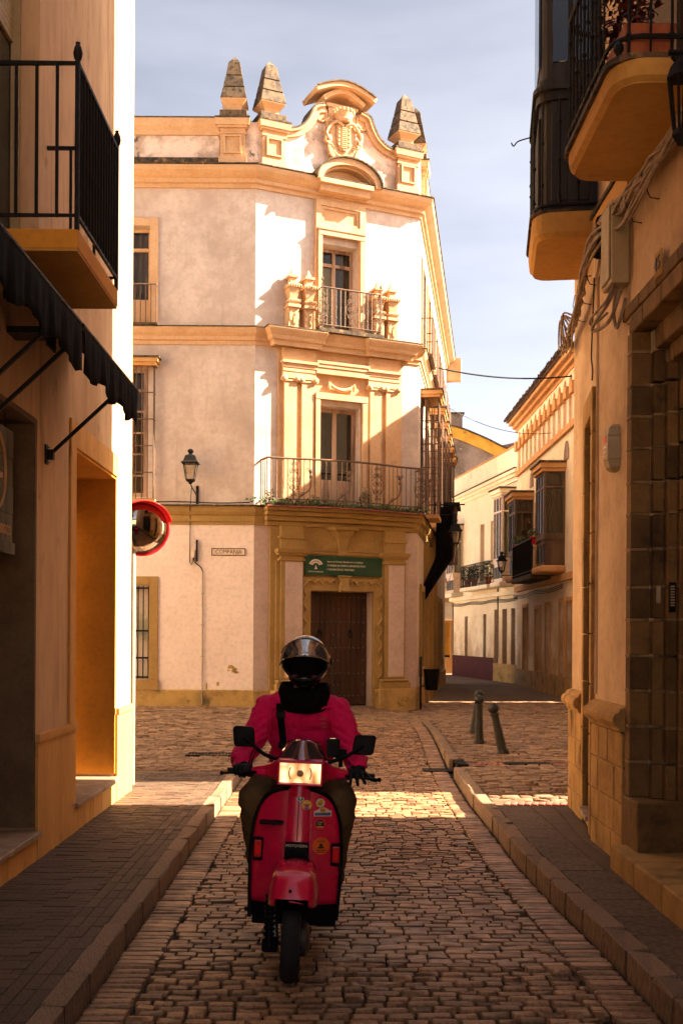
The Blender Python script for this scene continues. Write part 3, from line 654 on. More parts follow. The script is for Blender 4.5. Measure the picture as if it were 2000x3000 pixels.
# upper bay: pilaster strip, panel, window surround
b = MB(); b.box(FC, 1.42, 1.55, -.01, .10, 8.6, 11.62); b.box(FC, 2.52, 2.66, -.01, .10, 8.6, 11.62); b.box(FC, 1.551, 2.519, -.01, .10, 10.9, 11.09); b.box(FC, 1.551, 2.519, -.01, .10, 11.49, 11.62); b.box(FC, 1.551, 2.519, -.01, .035, 11.091, 11.489)
for a, d, e, f in ((1.56, 2.51, 11.43, 11.485), (1.56, 2.51, 11.095, 11.15), (1.56, 1.62, 11.151, 11.429), (2.45, 2.51, 11.151, 11.429)): b.box(FC, a, d, .034, .07, e, f)
b.build('bay_panel', M['peach'], cb)
b = MB(); b.box(FC, 1.46, 1.552, .09, .16, 8.62, 10.80); b.box(FC, 2.518, 2.62, .09, .16, 8.62, 10.80); b.box(FC, 1.46, 2.62, .09, .17, 10.80, 10.92); b.box(FC, 1.44, 2.64, .09, .19, 10.921, 10.96); b.build('window_surround', M['peach'], cb)
win(cb, FC, 1.55, 2.52, 8.60, 10.66, -.36, cols=2, trans=10.28, curt=(10.6, 8.7, 2.1, 2.48))
b = MB(); b.box(FC, 1.62, 2.03, -.375, -.365, 8.7, 10.24); b.build('blind', M['blind'], cb)
# pinnacles
def pinnacle(u):
    v = .14
    o = MB().box(FC, u - 0.124, u + 0.124, v - .13, v + .12, 8.53, 9.02).build('pinnacle', M['peach'], cb)
    q = MB(); q.box(FC, u - 0.148, u + 0.148, v - .18, v + .18, 9.02, 9.08); q.box(FC, u - 0.112, u + 0.112, v - .14, v + .14, 9.08, 9.14); q.box(FC, u - 0.136, u + 0.136, v - .17, v + .17, 9.14, 9.21, .03, .03); q.box(FC, u - 0.080, u + 0.080, v - .10, v + .10, 9.21, 9.46, -.05, -.05)
    q.box(FC, u - 0.152, u + 0.152, v - .18, v + .18, 9.46, 9.55, .02, .02); q.box(FC, u - 0.072, u + 0.072, v - .09, v + .09, 9.55, 9.70); q.box(FC, u - 0.112, u + 0.112, v - .13, v + .13, 9.70, 9.75); q.box(FC, u - 0.056, u + 0.056, v - .07, v + .07, 9.75, 9.92, .045, .045); q.build('finial', M['peach'], o)
    q = MB()
    for k in range(6): q.ell(FC.p(u - .15 + .06 * k, v + .18, 9.50), (.022, .022, .04), 6, 4); q.ell(FC.p(u - .125 + .05 * k, v + .165, 9.17), (.018, .018, .03), 6, 4)
    for a, z0, z1 in ((-.075, 8.72, 8.92), (0, 8.66, 8.82), (.06, 8.66, 8.92)): q.box(FC, u + a - .012, u + a + .012, v + .135, v + .155, z0, z1)
    q.build('carving', M['peach'], o)
for u in (.82, 1.21, 2.95, 3.30): pinnacle(u)
# upper balcony
def bars(name, me, pts, parent):
    for p in pts: inst(name, me, p, parent)
def barmesh(h, r, m, knots=()):
    q = MB(); pr = [(r, 0)]
    for z in knots: pr += [(r, z - .02), (r * 2.1, z), (r, z + .02)]
    q.lathe(pr + [(r, h)], n=6); me = bpy.data.meshes.new('baluster'); me.from_pydata(q.v, [], q.f); me.materials.append(m); return me
b = MB(); b.box(FC, 1.36, 2.98, -.01, .46, 8.515, 8.60); ub = b.build('balcony', M['moss'], cb)
q = MB(); pl = [FC.p(1.44, 0, 9.52), FC.p(1.44, .42, 9.52), FC.p(2.90, .42, 9.52), FC.p(2.90, 0, 9.52)]; q.tube(pl, .018, 6); q.tube([(x, y, 8.68) for x, y, z in pl], .014, 6)
for u in (1.44, 2.90): q.tube([FC.p(u, .42, 8.6), FC.p(u, .42, 9.62)], .018, 6); q.ell(FC.p(u, .42, 9.70), (.025, .025, .05)); q.tube([FC.p(u, .42, 9.7), FC.p(u, .42, 9.86)], .008, 5)
q.build('handrail', M['rust'], ub)
bm_ = barmesh(.86, .011, M['balust'], (.2, .45)); bars('baluster', bm_, [FC.p(1.44 + 1.46 * k / 13, .42, 8.66) for k in range(1, 13) if k not in (6, 7)] + [FC.p(1.44, .14 * k, 8.66) for k in (1, 2)], ub)
def scrollwork(F, u, v, z0, z1, parent, wd=.16):
    q = MB(); q.tube([F.p(u, v, z0), F.p(u, v, z1)], .010, 5); h = z1 - z0
    for f in (.30, .50, .72):
        for s in (-1, 1):
            q.tube(spiral(F, u + s * wd * .45, v, z0 + f * h, wd * .42, 1.3, math.pi / 2, 12, s), .009, 4)
    for f in (.12, .90):
        for s in (-1, 1): q.tube(spiral(F, u + s * wd * .22, v, z0 + f * h, wd * .24, 1.2, -math.pi / 2, 10, s), .008, 4)
    for s in (-1, 1): q.tube([F.p(u, v, z0 + .78 * h), F.p(u + s * wd, v, z0 + .55 * h), F.p(u + s * wd, v, z0 + .40 * h), F.p(u, v, z0 + .16 * h)], .009, 4)
    q.build('scrollwork', M['rust'], parent)
scrollwork(FC, 2.17, .42, 8.68, 9.52, ub, .14); scrollwork(FC, 1.46, .43, 8.68, 9.45, ub, .12); scrollwork(FC, 2.88, .43, 8.68, 9.45, ub, .10)
# piano nobile bay: backing, paired pilasters, entablature
b = MB(); b.box(FC, .54, 1.42, -.01, .04, 4.6, 8.14); b.box(FC, 2.72, 3.66, -.01, .04, 4.6, 8.14); b.box(FC, 1.4201, 2.7199, -.01, .036, 7.22, 8.14); b.build('bay_panel', M['peach'], cb)
for u0, u1 in ((.66, .96), (1.08, 1.40), (2.79, 3.09), (3.21, 3.51)):
    q = MB(); q.box(FC, u0, u1, .03, .12, 4.95, 7.40); q.box(FC, u0 - .03, u1 + .03, .03, .15, 4.60, 4.86); q.box(FC, u0 - .02, u1 + .02, .03, .14, 4.861, 4.949); p_ = q.build('pilaster', M['peach'], cb, bev=.006)
    c = MB(); c.box(FC, u0 - .02, u1 + .02, .03, .16, 7.46, 7.53); c.box(FC, u0 + .02, u1 - .02, .03, .145, 7.40, 7.46)
    for u in (u0 - .01, u1 + .01):
        c.lathe([(.075, 0), (.075, .10), (.05, .11), (.05, .125), (.028, .14)], FC.p(u, .06, 7.455), 14, M=Matrix.Rotation(math.atan2(U[1], U[0]), 3, 'Z') @ Matrix.Rotation(R(90), 3, 'X'))
    c.build('capital', M['peach'], p_)
for u0, u1 in ((.62, 1.43), (2.75, 3.56)):
    q = MB(); q.box(FC, u0, u1, .03, .13, 7.531, 7.62); q.box(FC, u0, u1, .03, .145, 7.621, 7.71); q.box(FC, u0, u1, .03, .16, 7.711, 7.80); q.box(FC, u0 - .03, u1 + .03, .03, .20, 7.801, 7.86); q.box(FC, u0, u1, .03, .13, 7.861, 8.14); q.build('entablature', M['peach'], cb)
q = MB(); q.box(FC, 1.431, 2.749, .05, .16, 7.64, 7.78); q.box(FC, 1.431, 2.749, .05, .20, 7.86, 7.92); q.box(FC, 1.431, 2.749, .05, .18, 7.781, 7.859); q.build('lintel', M['peach'], cb)
b = MB(); pp = [FC.xy(.40, 0), FC.xy(.40, .22), FC.xy(1.46, .22), FC.xy(1.52, .14), FC.xy(2.66, .14), FC.xy(2.72, .22), FC.xy(3.78, .22), FC.xy(3.78, 0)]
b.sweep(pp, [(-.02, 8.15), (.05, 8.15), (.06, 8.24), (.12, 8.27), (.14, 8.34), (.20, 8.42), (.23, 8.48), (.23, 8.506), (-.02, 8.506)]); b.build('cornice', M['peach'], cb)
b = MB(); b.plan([FC.xy(.15, 0), FC.xy(.15, .46), FC.xy(1.5, .46), FC.xy(1.56, .38), FC.xy(2.6, .38), FC.xy(2.68, .46), FC.xy(4.0, .46), FC.xy(4.0, 0)], 8.507, 8.53); b.build('tile_ledge', M['moss'], cb)
b = MB(); b.box(FC, 1.42, 1.53, .06, .15, 4.62, 7.07); b.box(FC, 2.60, 2.72, .06, .15, 4.62, 7.07); b.box(FC, 1.42, 2.72, .06, .16, 7.07, 7.21); b.build('window_surround', M['peach'], cb)
wn = win(cb, FC, 1.53, 2.60, 4.62, 6.95, -.33, cols=2, low=5.30, fw=.09, glass=M['darkglass'], curt=(6.85, 5.3, 1.62, 1.85))
q = MB()
q.tube(curve([FC.p(2.08 + x, .09, z) for x, z in ((-.30, 7.46), (-.2, 7.37), (0, 7.31), (.2, 7.37), (.30, 7.46))], 6), [.02 + .028 * math.sin(math.pi * k / 24) for k in range(25)], 6)
for s in (-1, 1): q.tube([FC.p(2.08 + s * .31, .09, 7.48), FC.p(2.08 + s * .32, .10, 7.40), FC.p(2.08 + s * .30, .09, 7.30)], [.03, .04, .02], 6)
q.build('garland', M['peach'], cb, smooth=True)
# main balcony
BP = [(.16, 0), (.16, .42), (.62, .46), (1.0, .54), (1.5, .62), (2.07, .66), (2.6, .62), (3.05, .55), (3.4, .46), (4.06, .42), (4.06, 0)]
bp = [BP[0]] + [tuple(p)[:2] for p in curve([(u, v, 0) for u, v in BP[1:-1]], 4)] + [BP[-1]]
mb = MB().plan([FC.xy(u, v + .06 if v else 0) for u, v in bp], 4.545, 4.605).build('balcony', M['moss'], cb)
for f, z0, z1 in ((.86, 4.46, 4.543), (.66, 4.36, 4.459), (.46, 4.25, 4.359), (.28, 4.14, 4.249)):
    MB().plan([FC.xy(.10 + (u - 2.1) * (.94 + .06 * f) + 2.0, v * f) for u, v in bp], z0, z1).build('soffit_moulding', M['ochre2'], mb, bev=.02)
tm = MB().wbox(-.055, .055, -.07, .05, 0, .022); tme = bpy.data.meshes.new('edge_tile'); tme.from_pydata(tm.v, [], tm.f); tme.materials.append(M['brick'])
for i in range(1, len(bp) - 2):
    (u0, v0), (u1, v1) = bp[i], bp[i + 1]
    for f in (.25, .75): inst('edge_tile', tme, FC.p(u0 + (u1 - u0) * f, v0 + (v1 - v0) * f + .03, 4.524 + rnd.uniform(-.004, .004)), mb, (0, 0, math.atan2(U[1], U[0])))
q = MB(); q.tube([FC.p(u, v, 5.60) for u, v in bp], .024, 8); q.build('handrail', M['rust'], mb, smooth=True)
q = MB(); q.tube([FC.p(u, v, 4.70) for u, v in bp], .014, 6); q.build('lower_rail', M['rust'], mb)
bm2 = barmesh(.98, .011, M['balust'])
acc = 0
for i in range(len(bp) - 1):
    a, c = Vector(bp[i]), Vector(bp[i + 1]); l = (c - a).length; k = 0
    while acc < l:
        p = a + (c - a) * (acc / l); inst('baluster', bm2, FC.p(p.x, p.y, 4.61), mb); acc += .125
    acc -= l
for u, v in ((.75, .49), (2.75, .61), (3.95, .44)): scrollwork(FC, u, v, 4.70, 5.58, mb, .15)
for u, v in ((1.05, .58), (1.95, .68), (3.3, .52), (4.1, .46)):
    q = MB(); q.tube(curve([FC.p(u - .28, v, 4.62), FC.p(u - .20, v + .06, 4.76), FC.p(u - .02, v + .12, 4.90), FC.p(u + .04, v + .10, 5.12), FC.p(u + .04, v + .06, 5.28)], 5), .018, 6)
    q.ell(FC.p(u + .04, v + .06, 5.32), (.045, .045, .05), 8, 6); q.ell(FC.p(u + .04, v + .06, 5.20), (.04, .04, .04), 8, 6)
    for s in (-1, 1): q.tube(spiral(FC, u + .04 + s * .05, v + .06, 5.35, .04, 1, 0, 8, s), .010, 4)
    q.tube(spiral(FC, u - .16, v + .07, 4.80, .05, 1.2, 0, 8), .012, 4); q.build('scroll_bracket', M['rust'], mb)
# ground floor portal
b = MB(); b.box(FC, .36, 1.32, -.01, .08, -.2, 4.14); b.box(FC, 2.93, 3.76, -.01, .08, -.2, 4.14); b.box(FC, 1.3201, 2.9299, -.01, .078, 2.70, 4.14); b.build('portal_panel', M['ochre2'], cb)
for s, u0, u1, p0, p1 in ((-1, .58, 1.12, .38, 1.24), (1, 3.17, 3.70, 2.98, 3.92)):
    q = MB(); q.box(FC, u0, u1, .07, .18, .70, 3.36); q.box(FC, u0 - .10, u0 - .002, .07, .13, .70, 3.36); pl_ = q.build('pilaster', M['ochre2'], cb, bev=.005)
    q = MB(); q.box(FC, u0 + .10, u1 - .02, .17, .187, .74, 3.34); q.build('pilaster_panel', M['pink2'], pl_)
    q = MB(); q.box(FC, p0, p1, -.01, .34, -.2, .46); q.build('base_block', M['plinth'], pl_, bev=.015)
    q = MB(); q.box(FC, p0 + .08, p1 - .10, .07, .27, .461, .60); q.box(FC, u0 - .08, u1 + .06, .07, .24, .601, .66); q.tube([FC.p(u0 - .10, .16, .655), FC.p(u0 - .08, .24, .655), FC.p(u1 + .06, .24, .655), FC.p(u1 + .08, .16, .655)], .04, 8); q.build('base', M['ochre2'], pl_)
    q = MB(); q.box(FC, u0 - .06, u1 + .03, .07, .22, 3.361, 3.40); q.box(FC, u0 - .02, u1 + .0, .07, .20, 3.401, 3.48); q.box(FC, u0 - .09, u1 + .06, .07, .25, 3.481, 3.53); q.box(FC, u0 - .12, u1 + .09, .07, .29, 3.531, 3.62, 0, -.03); q.box(FC, u0, u1, .07, .18, 3.621, 4.14); q.box(FC, u0 - .05, u1 + .05, .07, .215, 3.86, 3.90); q.build('capital', M['ochre2'], pl_)
b = MB(); b.box(FC, 1.24, 3.05, .07, .12, 3.54, 3.61); b.box(FC, 1.24, 3.05, .07, .15, 3.611, 3.64); b.build('string_moulding', M['ochre2'], cb)
b = MB(); pr = [(.10, 3.50), (.16, 3.53), (.16, 3.60), (.13, 3.62), (.15, 3.74), (.22, 3.92), (.36, 4.06), (.46, 4.10), (.50, 4.16)]
for (w0, z0), (w1, z1) in zip(pr, pr[1:]): b.add([FC.p(2.12 - w0, 0, z0), FC.p(2.12 + w0, 0, z0), FC.p(2.12 + w0 * .6, .06 + w0 * .6, z0), FC.p(2.12 - w0 * .6, .06 + w0 * .6, z0), FC.p(2.12 - w1, 0, z1), FC.p(2.12 + w1, 0, z1), FC.p(2.12 + w1 * .6, .06 + w1 * .6, z1), FC.p(2.12 - w1 * .6, .06 + w1 * .6, z1)], [(1, 2, 6, 5), (2, 3, 7, 6), (3, 0, 4, 7), (4, 5, 6, 7)])
b.build('console', M['ochre2'], cb)
# door and its carved surround
b = MB(); b.box(FC, 1.10, 1.33, .07, .13, .47, 3.0); b.box(FC, 2.92, 3.14, .07, .13, .47, 3.0); b.box(FC, 1.3301, 2.9199, .07, .13, 2.71, 3.0); b.build('door_surround', M['ochre2'], cb, bev=.01)
q = MB()
def wave(P0, P1, n, amp, sgn):
    pts = []
    for k in range(n * 8 + 1):
        f = k / (n * 8); ph = abs(math.sin(math.pi * n * f)); o = amp * (ph - .5) * sgn
        du, dz = P1[0] - P0[0], P1[1] - P0[1]; l = math.hypot(du, dz)
        pts.append(FC.p(P0[0] + du * f - dz / l * o, .145, P0[1] + dz * f + du / l * o))
    return pts
for a, c, n, sg in (((1.19, .70), (1.19, 2.90), 7, 1), ((3.07, .70), (3.07, 2.90), 7, -1), ((1.22, 2.91), (1.98, 2.91), 4, 1), ((2.28, 2.91), (3.04, 2.91), 4, 1)): q.tube(wave(a, c, n, .09, sg), .028, 6)
q.build('wave_moulding', M['ochre2'], cb, smooth=True)
q = MB(); q.prism(FC, [(2.02, 2.68), (2.24, 2.68), (2.26, 2.78), (2.22, 2.9), (2.27, 3.03), (1.99, 3.03), (2.04, 2.9), (2.0, 2.78)], .12, .24); q.box(FC, 1.97, 2.29, .12, .27, 3.031, 3.06); q.tube([FC.p(2.0, .24, 2.72), FC.p(2.26, .24, 2.72)], .045, 8); q.build('keystone', M['ochre2'], cb, bev=.01)
dr = MB().box(FC, 1.34, 2.91, -.36, -.30, .06, 2.70).build('door', M['blackwood'], cb)
ne = 12; pk = MB().wbox(0, 1.57 / ne - .008, -.03, 0, 0, 2.6)
for k in range(ne):
    u = 1.345 + 1.57 / ne * k; zr = 2.62
    q = MB(); q.box(FC, u, u + 1.57 / ne - .007, -.299, -.275 + (.004 if k % 2 else 0), .08, 2.69); q.build('plank', M['door'], dr)
stud = MB().lathe([(.026, 0), (.024, .010), (.014, .018), (.002, .021)], n=8, M=Matrix.Rotation(math.atan2(U[1], U[0]), 3, 'Z') @ Matrix.Rotation(R(90), 3, 'X')); sme = bpy.data.meshes.new('stud'); sme.from_pydata(stud.v, [], stud.f); sme.materials.append(M['alu'])
for z in (2.58, 2.0, 1.4, .8, .28):
    for k in range(13): inst('stud', sme, FC.p(1.40 + 1.43 * k / 12, -.272, z), dr)
for z in (2.3, 1.7, 1.1, .54):
    for u in (1.40, 2.06, 2.18, 2.83): inst('stud', sme, FC.p(u, -.272, z), dr)
q = MB()
for u in (1.72, 2.50): q.lathe([(.05, 0), (.045, .015), (.02, .02)], FC.p(u, -.272, 1.78), 10, M=Matrix.Rotation(math.atan2(U[1], U[0]), 3, 'Z') @ Matrix.Rotation(R(90), 3, 'X')); q.tube([FC.p(u + .045 * math.sin(a), -.24, 1.70 + .07 * math.cos(a)) for a in [k * math.pi / 6 for k in range(12)]], .012, 5, True)
q.build('knocker', M['iron'], dr)
b = MB(); b.box(FC, 1.25, 3.0, -.3, .10, -.2, .05); b.build('doorstep', M['kerb'], cb, bev=.01)
# left wing windows
def surround(F, u0, u1, z0, z1, w_, v, m, parent, sill=True):
    q = MB(); q.box(F, u0 - w_, u0, -.01, v, z0, z1 + w_); q.box(F, u1, u1 + w_, -.01, v, z0, z1 + w_); q.box(F, u0, u1, -.01, v, z1, z1 + w_)
    o = q.build('window_surround', m, parent, bev=.006)
    if sill: MB().box(F, u0 - w_ - .02, u1 + w_ + .02, -.02, v + .03, z0 - .22, z0 - .001).build('sill', m, o)
    return o
surround(FL, -5.47, -4.23, .68, 2.79, .19, .04, M['ochre2'], cb)
b = MB(); b.box(FL, -5.46, -4.24, -.02, .05, .60, .68); b.build('sill', M['whitest'], cb)
win(cb, FL, -5.47, -4.23, .68, 2.79, -.15, cols=2, m=M['ceram'], fw=.06, glass=M['frost'])
gr = MB()
for z in (1.15, 1.75, 2.70, .72): gr.box(FL, -5.45, -4.25, .0, .02, z, z + .04)
gr = gr.build('window_grille', M['iron'], cb)
bm3 = barmesh(2.05, .013, M['iron']); bars('bar', bm3, [FL.p(-5.40 + .115 * k, .012, .71) for k in range(11)], gr)
surround(FL, -5.44, -4.26, 8.62, 10.77, .18, .05, M['peach'], cb, False)
win(cb, FL, -5.44, -4.26, 8.62, 10.77, -.25, cols=2, trans=10.3, m=M['peach'], low=9.2, curt=(10.7, 9.2, -5.3, -4.35))
b = MB(); b.box(FL, -5.7, -4.05, .0, .2, 8.53, 8.58); lb = b.build('balcony', M['moss'], cb)
q = MB(); q.tube([FL.p(-5.65, 0, 9.43), FL.p(-5.65, .18, 9.43), FL.p(-4.09, .18, 9.43), FL.p(-4.09, 0, 9.43)], .016, 6); q.build('handrail', M['rust'], lb)
bars('baluster', barmesh(.85, .010, M['rust']), [FL.p(-5.60 + .116 * k, .18, 8.58) for k in range(14)], lb)
def cage(F, u0, u1, z0, z1, v, parent, cap=True, n=9):           # projecting timber window behind an iron grille
    c = MB()
    if cap: c.box(F, u0 - .06, u1 + .06, 0, v + .06, z1, z1 + .07); c.box(F, u0 - .10, u1 + .10, 0, v + .10, z1 + .071, z1 + .16); 
    c.box(F, u0 - .04, u1 + .04, 0, v + .04, z0 - .10, z0 - .001)
    o = c.build('window_cage', M['ochre'], parent)
    if cap: MB().box(F, u0 - .13, u1 + .13, 0, v + .13, z1 + .161, z1 + .20).build('tile_cap', M['moss'], o)
    q = MB()
    for z in [z0 + (z1 - z0) * k / 5 for k in range(6)]: q.tube([F.p(u0, 0, z), F.p(u0, v, z), F.p(u1, v, z), F.p(u1, 0, z)], .014, 5)
    q.build('grille_rail', M['rust'], o)
    bars('bar', barmesh(z1 - z0, .011, M['rust']), [F.p(u0 + (u1 - u0) * k / n, v, z0) for k in range(n + 1)] + [F.p(u, v * k / 3, z0) for u in (u0, u1) for k in (1, 2)], o)
    return o
cage(FL, -5.55, -4.13, 4.68, 7.62, .20, cb, True, 11)
win(cb, FL, -5.40, -4.30, 4.75, 7.60, -.08, cols=3, fw=.09, rows=5, m=M['aged'], curt=(7.5, 4.8, -5.3, -4.4))
for s in (.85, 3.0, 5.0, 7.0, 9.0, 11.0):
    cage(FRR, s - .02, s + 1.02, 4.68, 7.55, .42, cb, True, 7)
    win(cb, FRR, s, s + 1.0, 4.75, 7.5, .10, cols=2, fw=.10, rows=4, m=M['aged'])
    surround(FRR, s, s + 1.0, 8.7, 10.8, .15, .05, M['peach'], cb, False); win(cb, FRR, s, s + 1, 8.7, 10.8, -.2, m=M['aged'], cols=2)
    q = MB(); q.box(FRR, s - .2, s + 1.2, 0, .30, 8.52, 8.58); q.tube([FRR.p(s - .18, 0, 9.45), FRR.p(s - .18, .28, 9.45), FRR.p(s + 1.18, .28, 9.45), FRR.p(s + 1.18, 0, 9.45)], .016, 5); ob = q.build('balcony', M['rust'], cb)
    bars('baluster', barmesh(.87, .010, M['rust']), [FRR.p(s - .18 + .136 * k, .28, 8.58) for k in range(11)], ob)
    z0 = .12 if s in (3.0, 9.0) else .92
    surround(FRR, s, s + 1.0, z0, 2.8, .16, .06, M['ochre2'], cb, z0 > .5); MB().box(FRR, s, s + 1, -.25, -.2, z0, 2.8).build('shutter', M['darkwood'], cb)
for s in (2.35, 4.3, 6.4): MB().box(FRR, s, s + .3, 0, .14, -.1, 4.14).build('pilaster', M['ochre2'], cb)
b = MB(); b.box(FRR, 14.75, 15.1, -.3, .55, 11.2, 12.02); b.build('eave_end', M['peach'], cb)
# weeds on the ledges
lv = MB()
def leaves(mbx, c, r, n, sz, rr=rnd, droop=0):
    for _ in range(n):
        while True:
            d = Vector((rr.uniform(-1, 1), rr.uniform(-1, 1), rr.uniform(-1, 1)))
            if d.length < 1: break
        p = Vector(c) + Vector((d.x * r[0], d.y * r[1], d.z * r[2])); a = Vector((rr.uniform(-1, 1), rr.uniform(-1, 1), rr.uniform(-.6, 1))).normalized(); s = sz * rr.uniform(.5, 1.2)
        q = a.orthogonal().normalized() * s * .35; k = a.cross(q).normalized() * s * .08
        mbx.add([p, p + a * s * .5 + q + k, p + a * s, p + a * s * .5 - q + k], [(0, 1, 2, 3)])
for i in range(1, len(bp) - 1):
    u, v = bp[i]
    for _ in range(3): leaves(lv, FC.p(u + rnd.uniform(-.1, .1), v + .05, 4.60 + rnd.uniform(-.04, .05)), (.10, .07, .06), 9, .07)
for u in (.1, .3, .5, -.1): leaves(lv, FC.p(u, .22, 4.66), (.12, .05, .08), 14, .09)
struct(lv.build('ledge_weeds', M['leaf']), 'stuff')
dl = MB()
for u, v, h in ((2.50, .5, .42), (2.42, .45, .3), (2.6, .5, .3), (.28, .2, .3), (1.3, .4, .2)):
    for k in range(5):
        p0 = Vector(FC.p(u, v, 4.62)); p1 = p0 + Vector((rnd.uniform(-.1, .1), rnd.uniform(-.1, .1), h * rnd.uniform(.6, 1.1))); dl.tube([p0, (p0 + p1) / 2 + Vector((.02, 0, 0)), p1], .004, 3)
        for f in (.4, .6, .8, 1): leaves(dl, p0 + (p1 - p0) * f, (.04, .04, .03), 4, .05)
o = dl.build('dry_weed', M['dryleaf']); tag(o, 'dry yellow weed growing on the long balcony of the corner palace', 'weed')
# ---------------------------------------------------------------- left house
F1 = Fr((-2.12, 0), (0, 1))
lh = thing('shop_house', 'peach plastered shop house on the left with ochre plinth and recessed openings', 'building', (-2.12, 8, 0))
b = MB(); b.wall(F1, -1.4, 11.1, -.1, 9.2, [(5.6, 7.64, .31, 3.19, .62), (8.73, 10.36, .34, 3.18, .5), (6.7, 7.64, 4.17, 6.9, .2), (1.5, 4.5, .31, 3.19, .6)]); b.build('wall', M['lefth'], lh)
b = MB(); b.add([(-2.12, 11.1, -.1), (-12, 11.1, -.1), (-12, 11.1, 9.2), (-2.12, 11.1, 9.2)], [(0, 1, 2, 3)]); b.build('wall', M['lefth'], lh)
b = MB(); b.plan([(-12, -1.4), (-2.76, -1.4), (-2.76, 11.0), (-12, 11.0)], -.1, 9.15); b.build('inner_wall', M['inner'], lh)
b = MB(); b.plan([(-12, -1.4), (-2.12, -1.4), (-2.12, 11.1), (-12, 11.1)], 9.201, 9.3); b.build('roof', M['tile'], lh)
MB().box(F1, 10.335, 10.358, -.49, -.002, .37, 3.17).build('jamb', M['orange'], lh); MB().box(F1, 8.732, 8.752, -.49, -.002, .37, 3.17).build('jamb', M['orange'], lh)
q = MB(); q.box(F1, 8.753, 10.334, -.49, -.002, 3.155, 3.178); q.build('soffit', M['orange'], lh)
q = MB(); q.box(F1, 8.753, 10.334, -.50, -.46, .37, 3.15); dd = q.build('door', M['darkwood'], lh)
for k in range(4): MB().box(F1, 8.85 + .37 * k, 9.15 + .37 * k, -.459, -.44, .5, 3.0).build('door_panel', M['darkwood'], dd, bev=.01)
q = MB(); q.box(F1, 10.336, 10.362, -.48, .006, .93, .99); q.build('ledge', M['orange2'], lh)
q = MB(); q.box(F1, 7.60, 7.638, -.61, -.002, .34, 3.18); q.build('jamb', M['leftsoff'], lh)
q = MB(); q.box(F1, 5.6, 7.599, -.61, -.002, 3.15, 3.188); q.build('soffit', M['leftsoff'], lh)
q = MB(); q.box(F1, 5.6, 7.60, -.62, -.60, .34, 3.15); sw = q.build('shop_window', M['blackwood'], lh)
MB().box(F1, 5.7, 7.5, -.60, -.59, .5, 3.0).build('pane', M['darkglass'], sw)
q = MB(); q.box(F1, 8.55, 8.73, -.01, .014, .99, 3.38); q.box(F1, 8.7301, 10.36, -.01, .014, 3.18, 3.38); q.box(F1, 8.535, 8.55, -.01, .018, .99, 3.38); q.build('door_surround', M['orange2'], lh)
for a_, b__ in ((7.64, 8.73), (10.36, 11.1), (4.5, 5.6)): MB().box(F1, a_, b__, -.01, .02, -.1, .93).build('plinth', M['orange2'], lh)
for a_, b__, c_ in ((7.63, 8.745, -.3), (10.362, 11.1, -.01), (4.5, 5.61, -.1)): MB().box(F1, a_, b__, c_, .035, .931, .985).build('ledge', M['orange2'], lh)
for k in range(5): MB().box(F1, 8.731 + .326 * k, 9.052 + .326 * k, -.4, .016, -.1, .295).build('riser_panel', M['orange2'], lh, bev=.004)
for k in range(3): MB().box(F1, 5.61 + .677 * k, 6.28 + .677 * k, -.4, .016, -.1, .265).build('riser_panel', M['orange2'], lh, bev=.004)
MB().box(F1, 8.70, 10.38, -.5, .05, .30, .342).build('threshold', M['marble'], lh, bev=.008)
MB().box(F1, 5.55, 7.65, -.6, .05, .27, .312).build('threshold', M['marble'], lh, bev=.008)
# balcony door with roller shutter, balcony
q = MB(); q.box(F1, 6.7, 7.63, -.21, -.19, 4.17, 6.9); sd_ = q.build('balcony_door', M['darkwood'], lh)
MB().box(F1, 6.78, 7.55, -.19, -.185, 4.4, 5.76).build('pane', M['darkglass'], sd_)
sl = MB().box(F1, 6.71, 7.60, -.185, -.165, 0, .042); sme2 = bpy.data.meshes.new('slat'); sme2.from_pydata([(x + 2.3, y - 7.1, z) for x, y, z in sl.v], [], sl.f); sme2.materials.append(M['boxpl'])
for k in range(24): inst('slat', sme2, (-2.3, 7.1, 5.78 + .046 * k), sd_)
MB().box(F1, 7.565, 7.60, -.18, -.12, 4.17, 6.9).build('guide_rail', M['boxpl'], lh)
bl = MB().box(F1, 6.67, 7.86, -.01, .51, 4.045, 4.165).build('balcony', M['orange'], lh, bev=.006)
MB().box(F1, 6.67, 7.86, -.005, .505, 4.03, 4.044).build('soffit', M['soffit'], bl)
q = MB(); pl = [F1.p(6.68, 0, 5.18), F1.p(6.68, .50, 5.18), F1.p(7.85, .50, 5.18), F1.p(7.85, .0, 5.18)]; q.tube(pl, .017, 4); q.tube([(x, y, 4.25) for x, y, z in pl], .014, 4); q.build('handrail', M['iron'], bl)
bm4 = barmesh(.95, .011, M['iron']); bars('baluster', bm4, [F1.p(6.68, .125 * k, 4.24) for k in (1, 2, 3)] + [F1.p(6.68 + .0837 * k, .50, 4.24) for k in range(1, 14)] + [F1.p(7.85, .17 * k, 4.24) for k in (1, 2)], bl)
for y in (6.68, 7.85):
    q = MB(); q.tube([F1.p(y, .5, 4.16), F1.p(y, .5, 5.20)], .016, 6); q.lathe([(.012, 0), (.024, .02), (.03, .05), (.022, .085), (.012, .105), (.016, .115), (.0, .125)], F1.p(y, .5, 5.19), 10); q.build('corner_post', M['iron'], bl, smooth=True)
MB().lathe([(.05, 0), (.055, .14)], F1.p(8.2, .06, 9.0), 8).build('drain_pipe', M['iron'], lh)
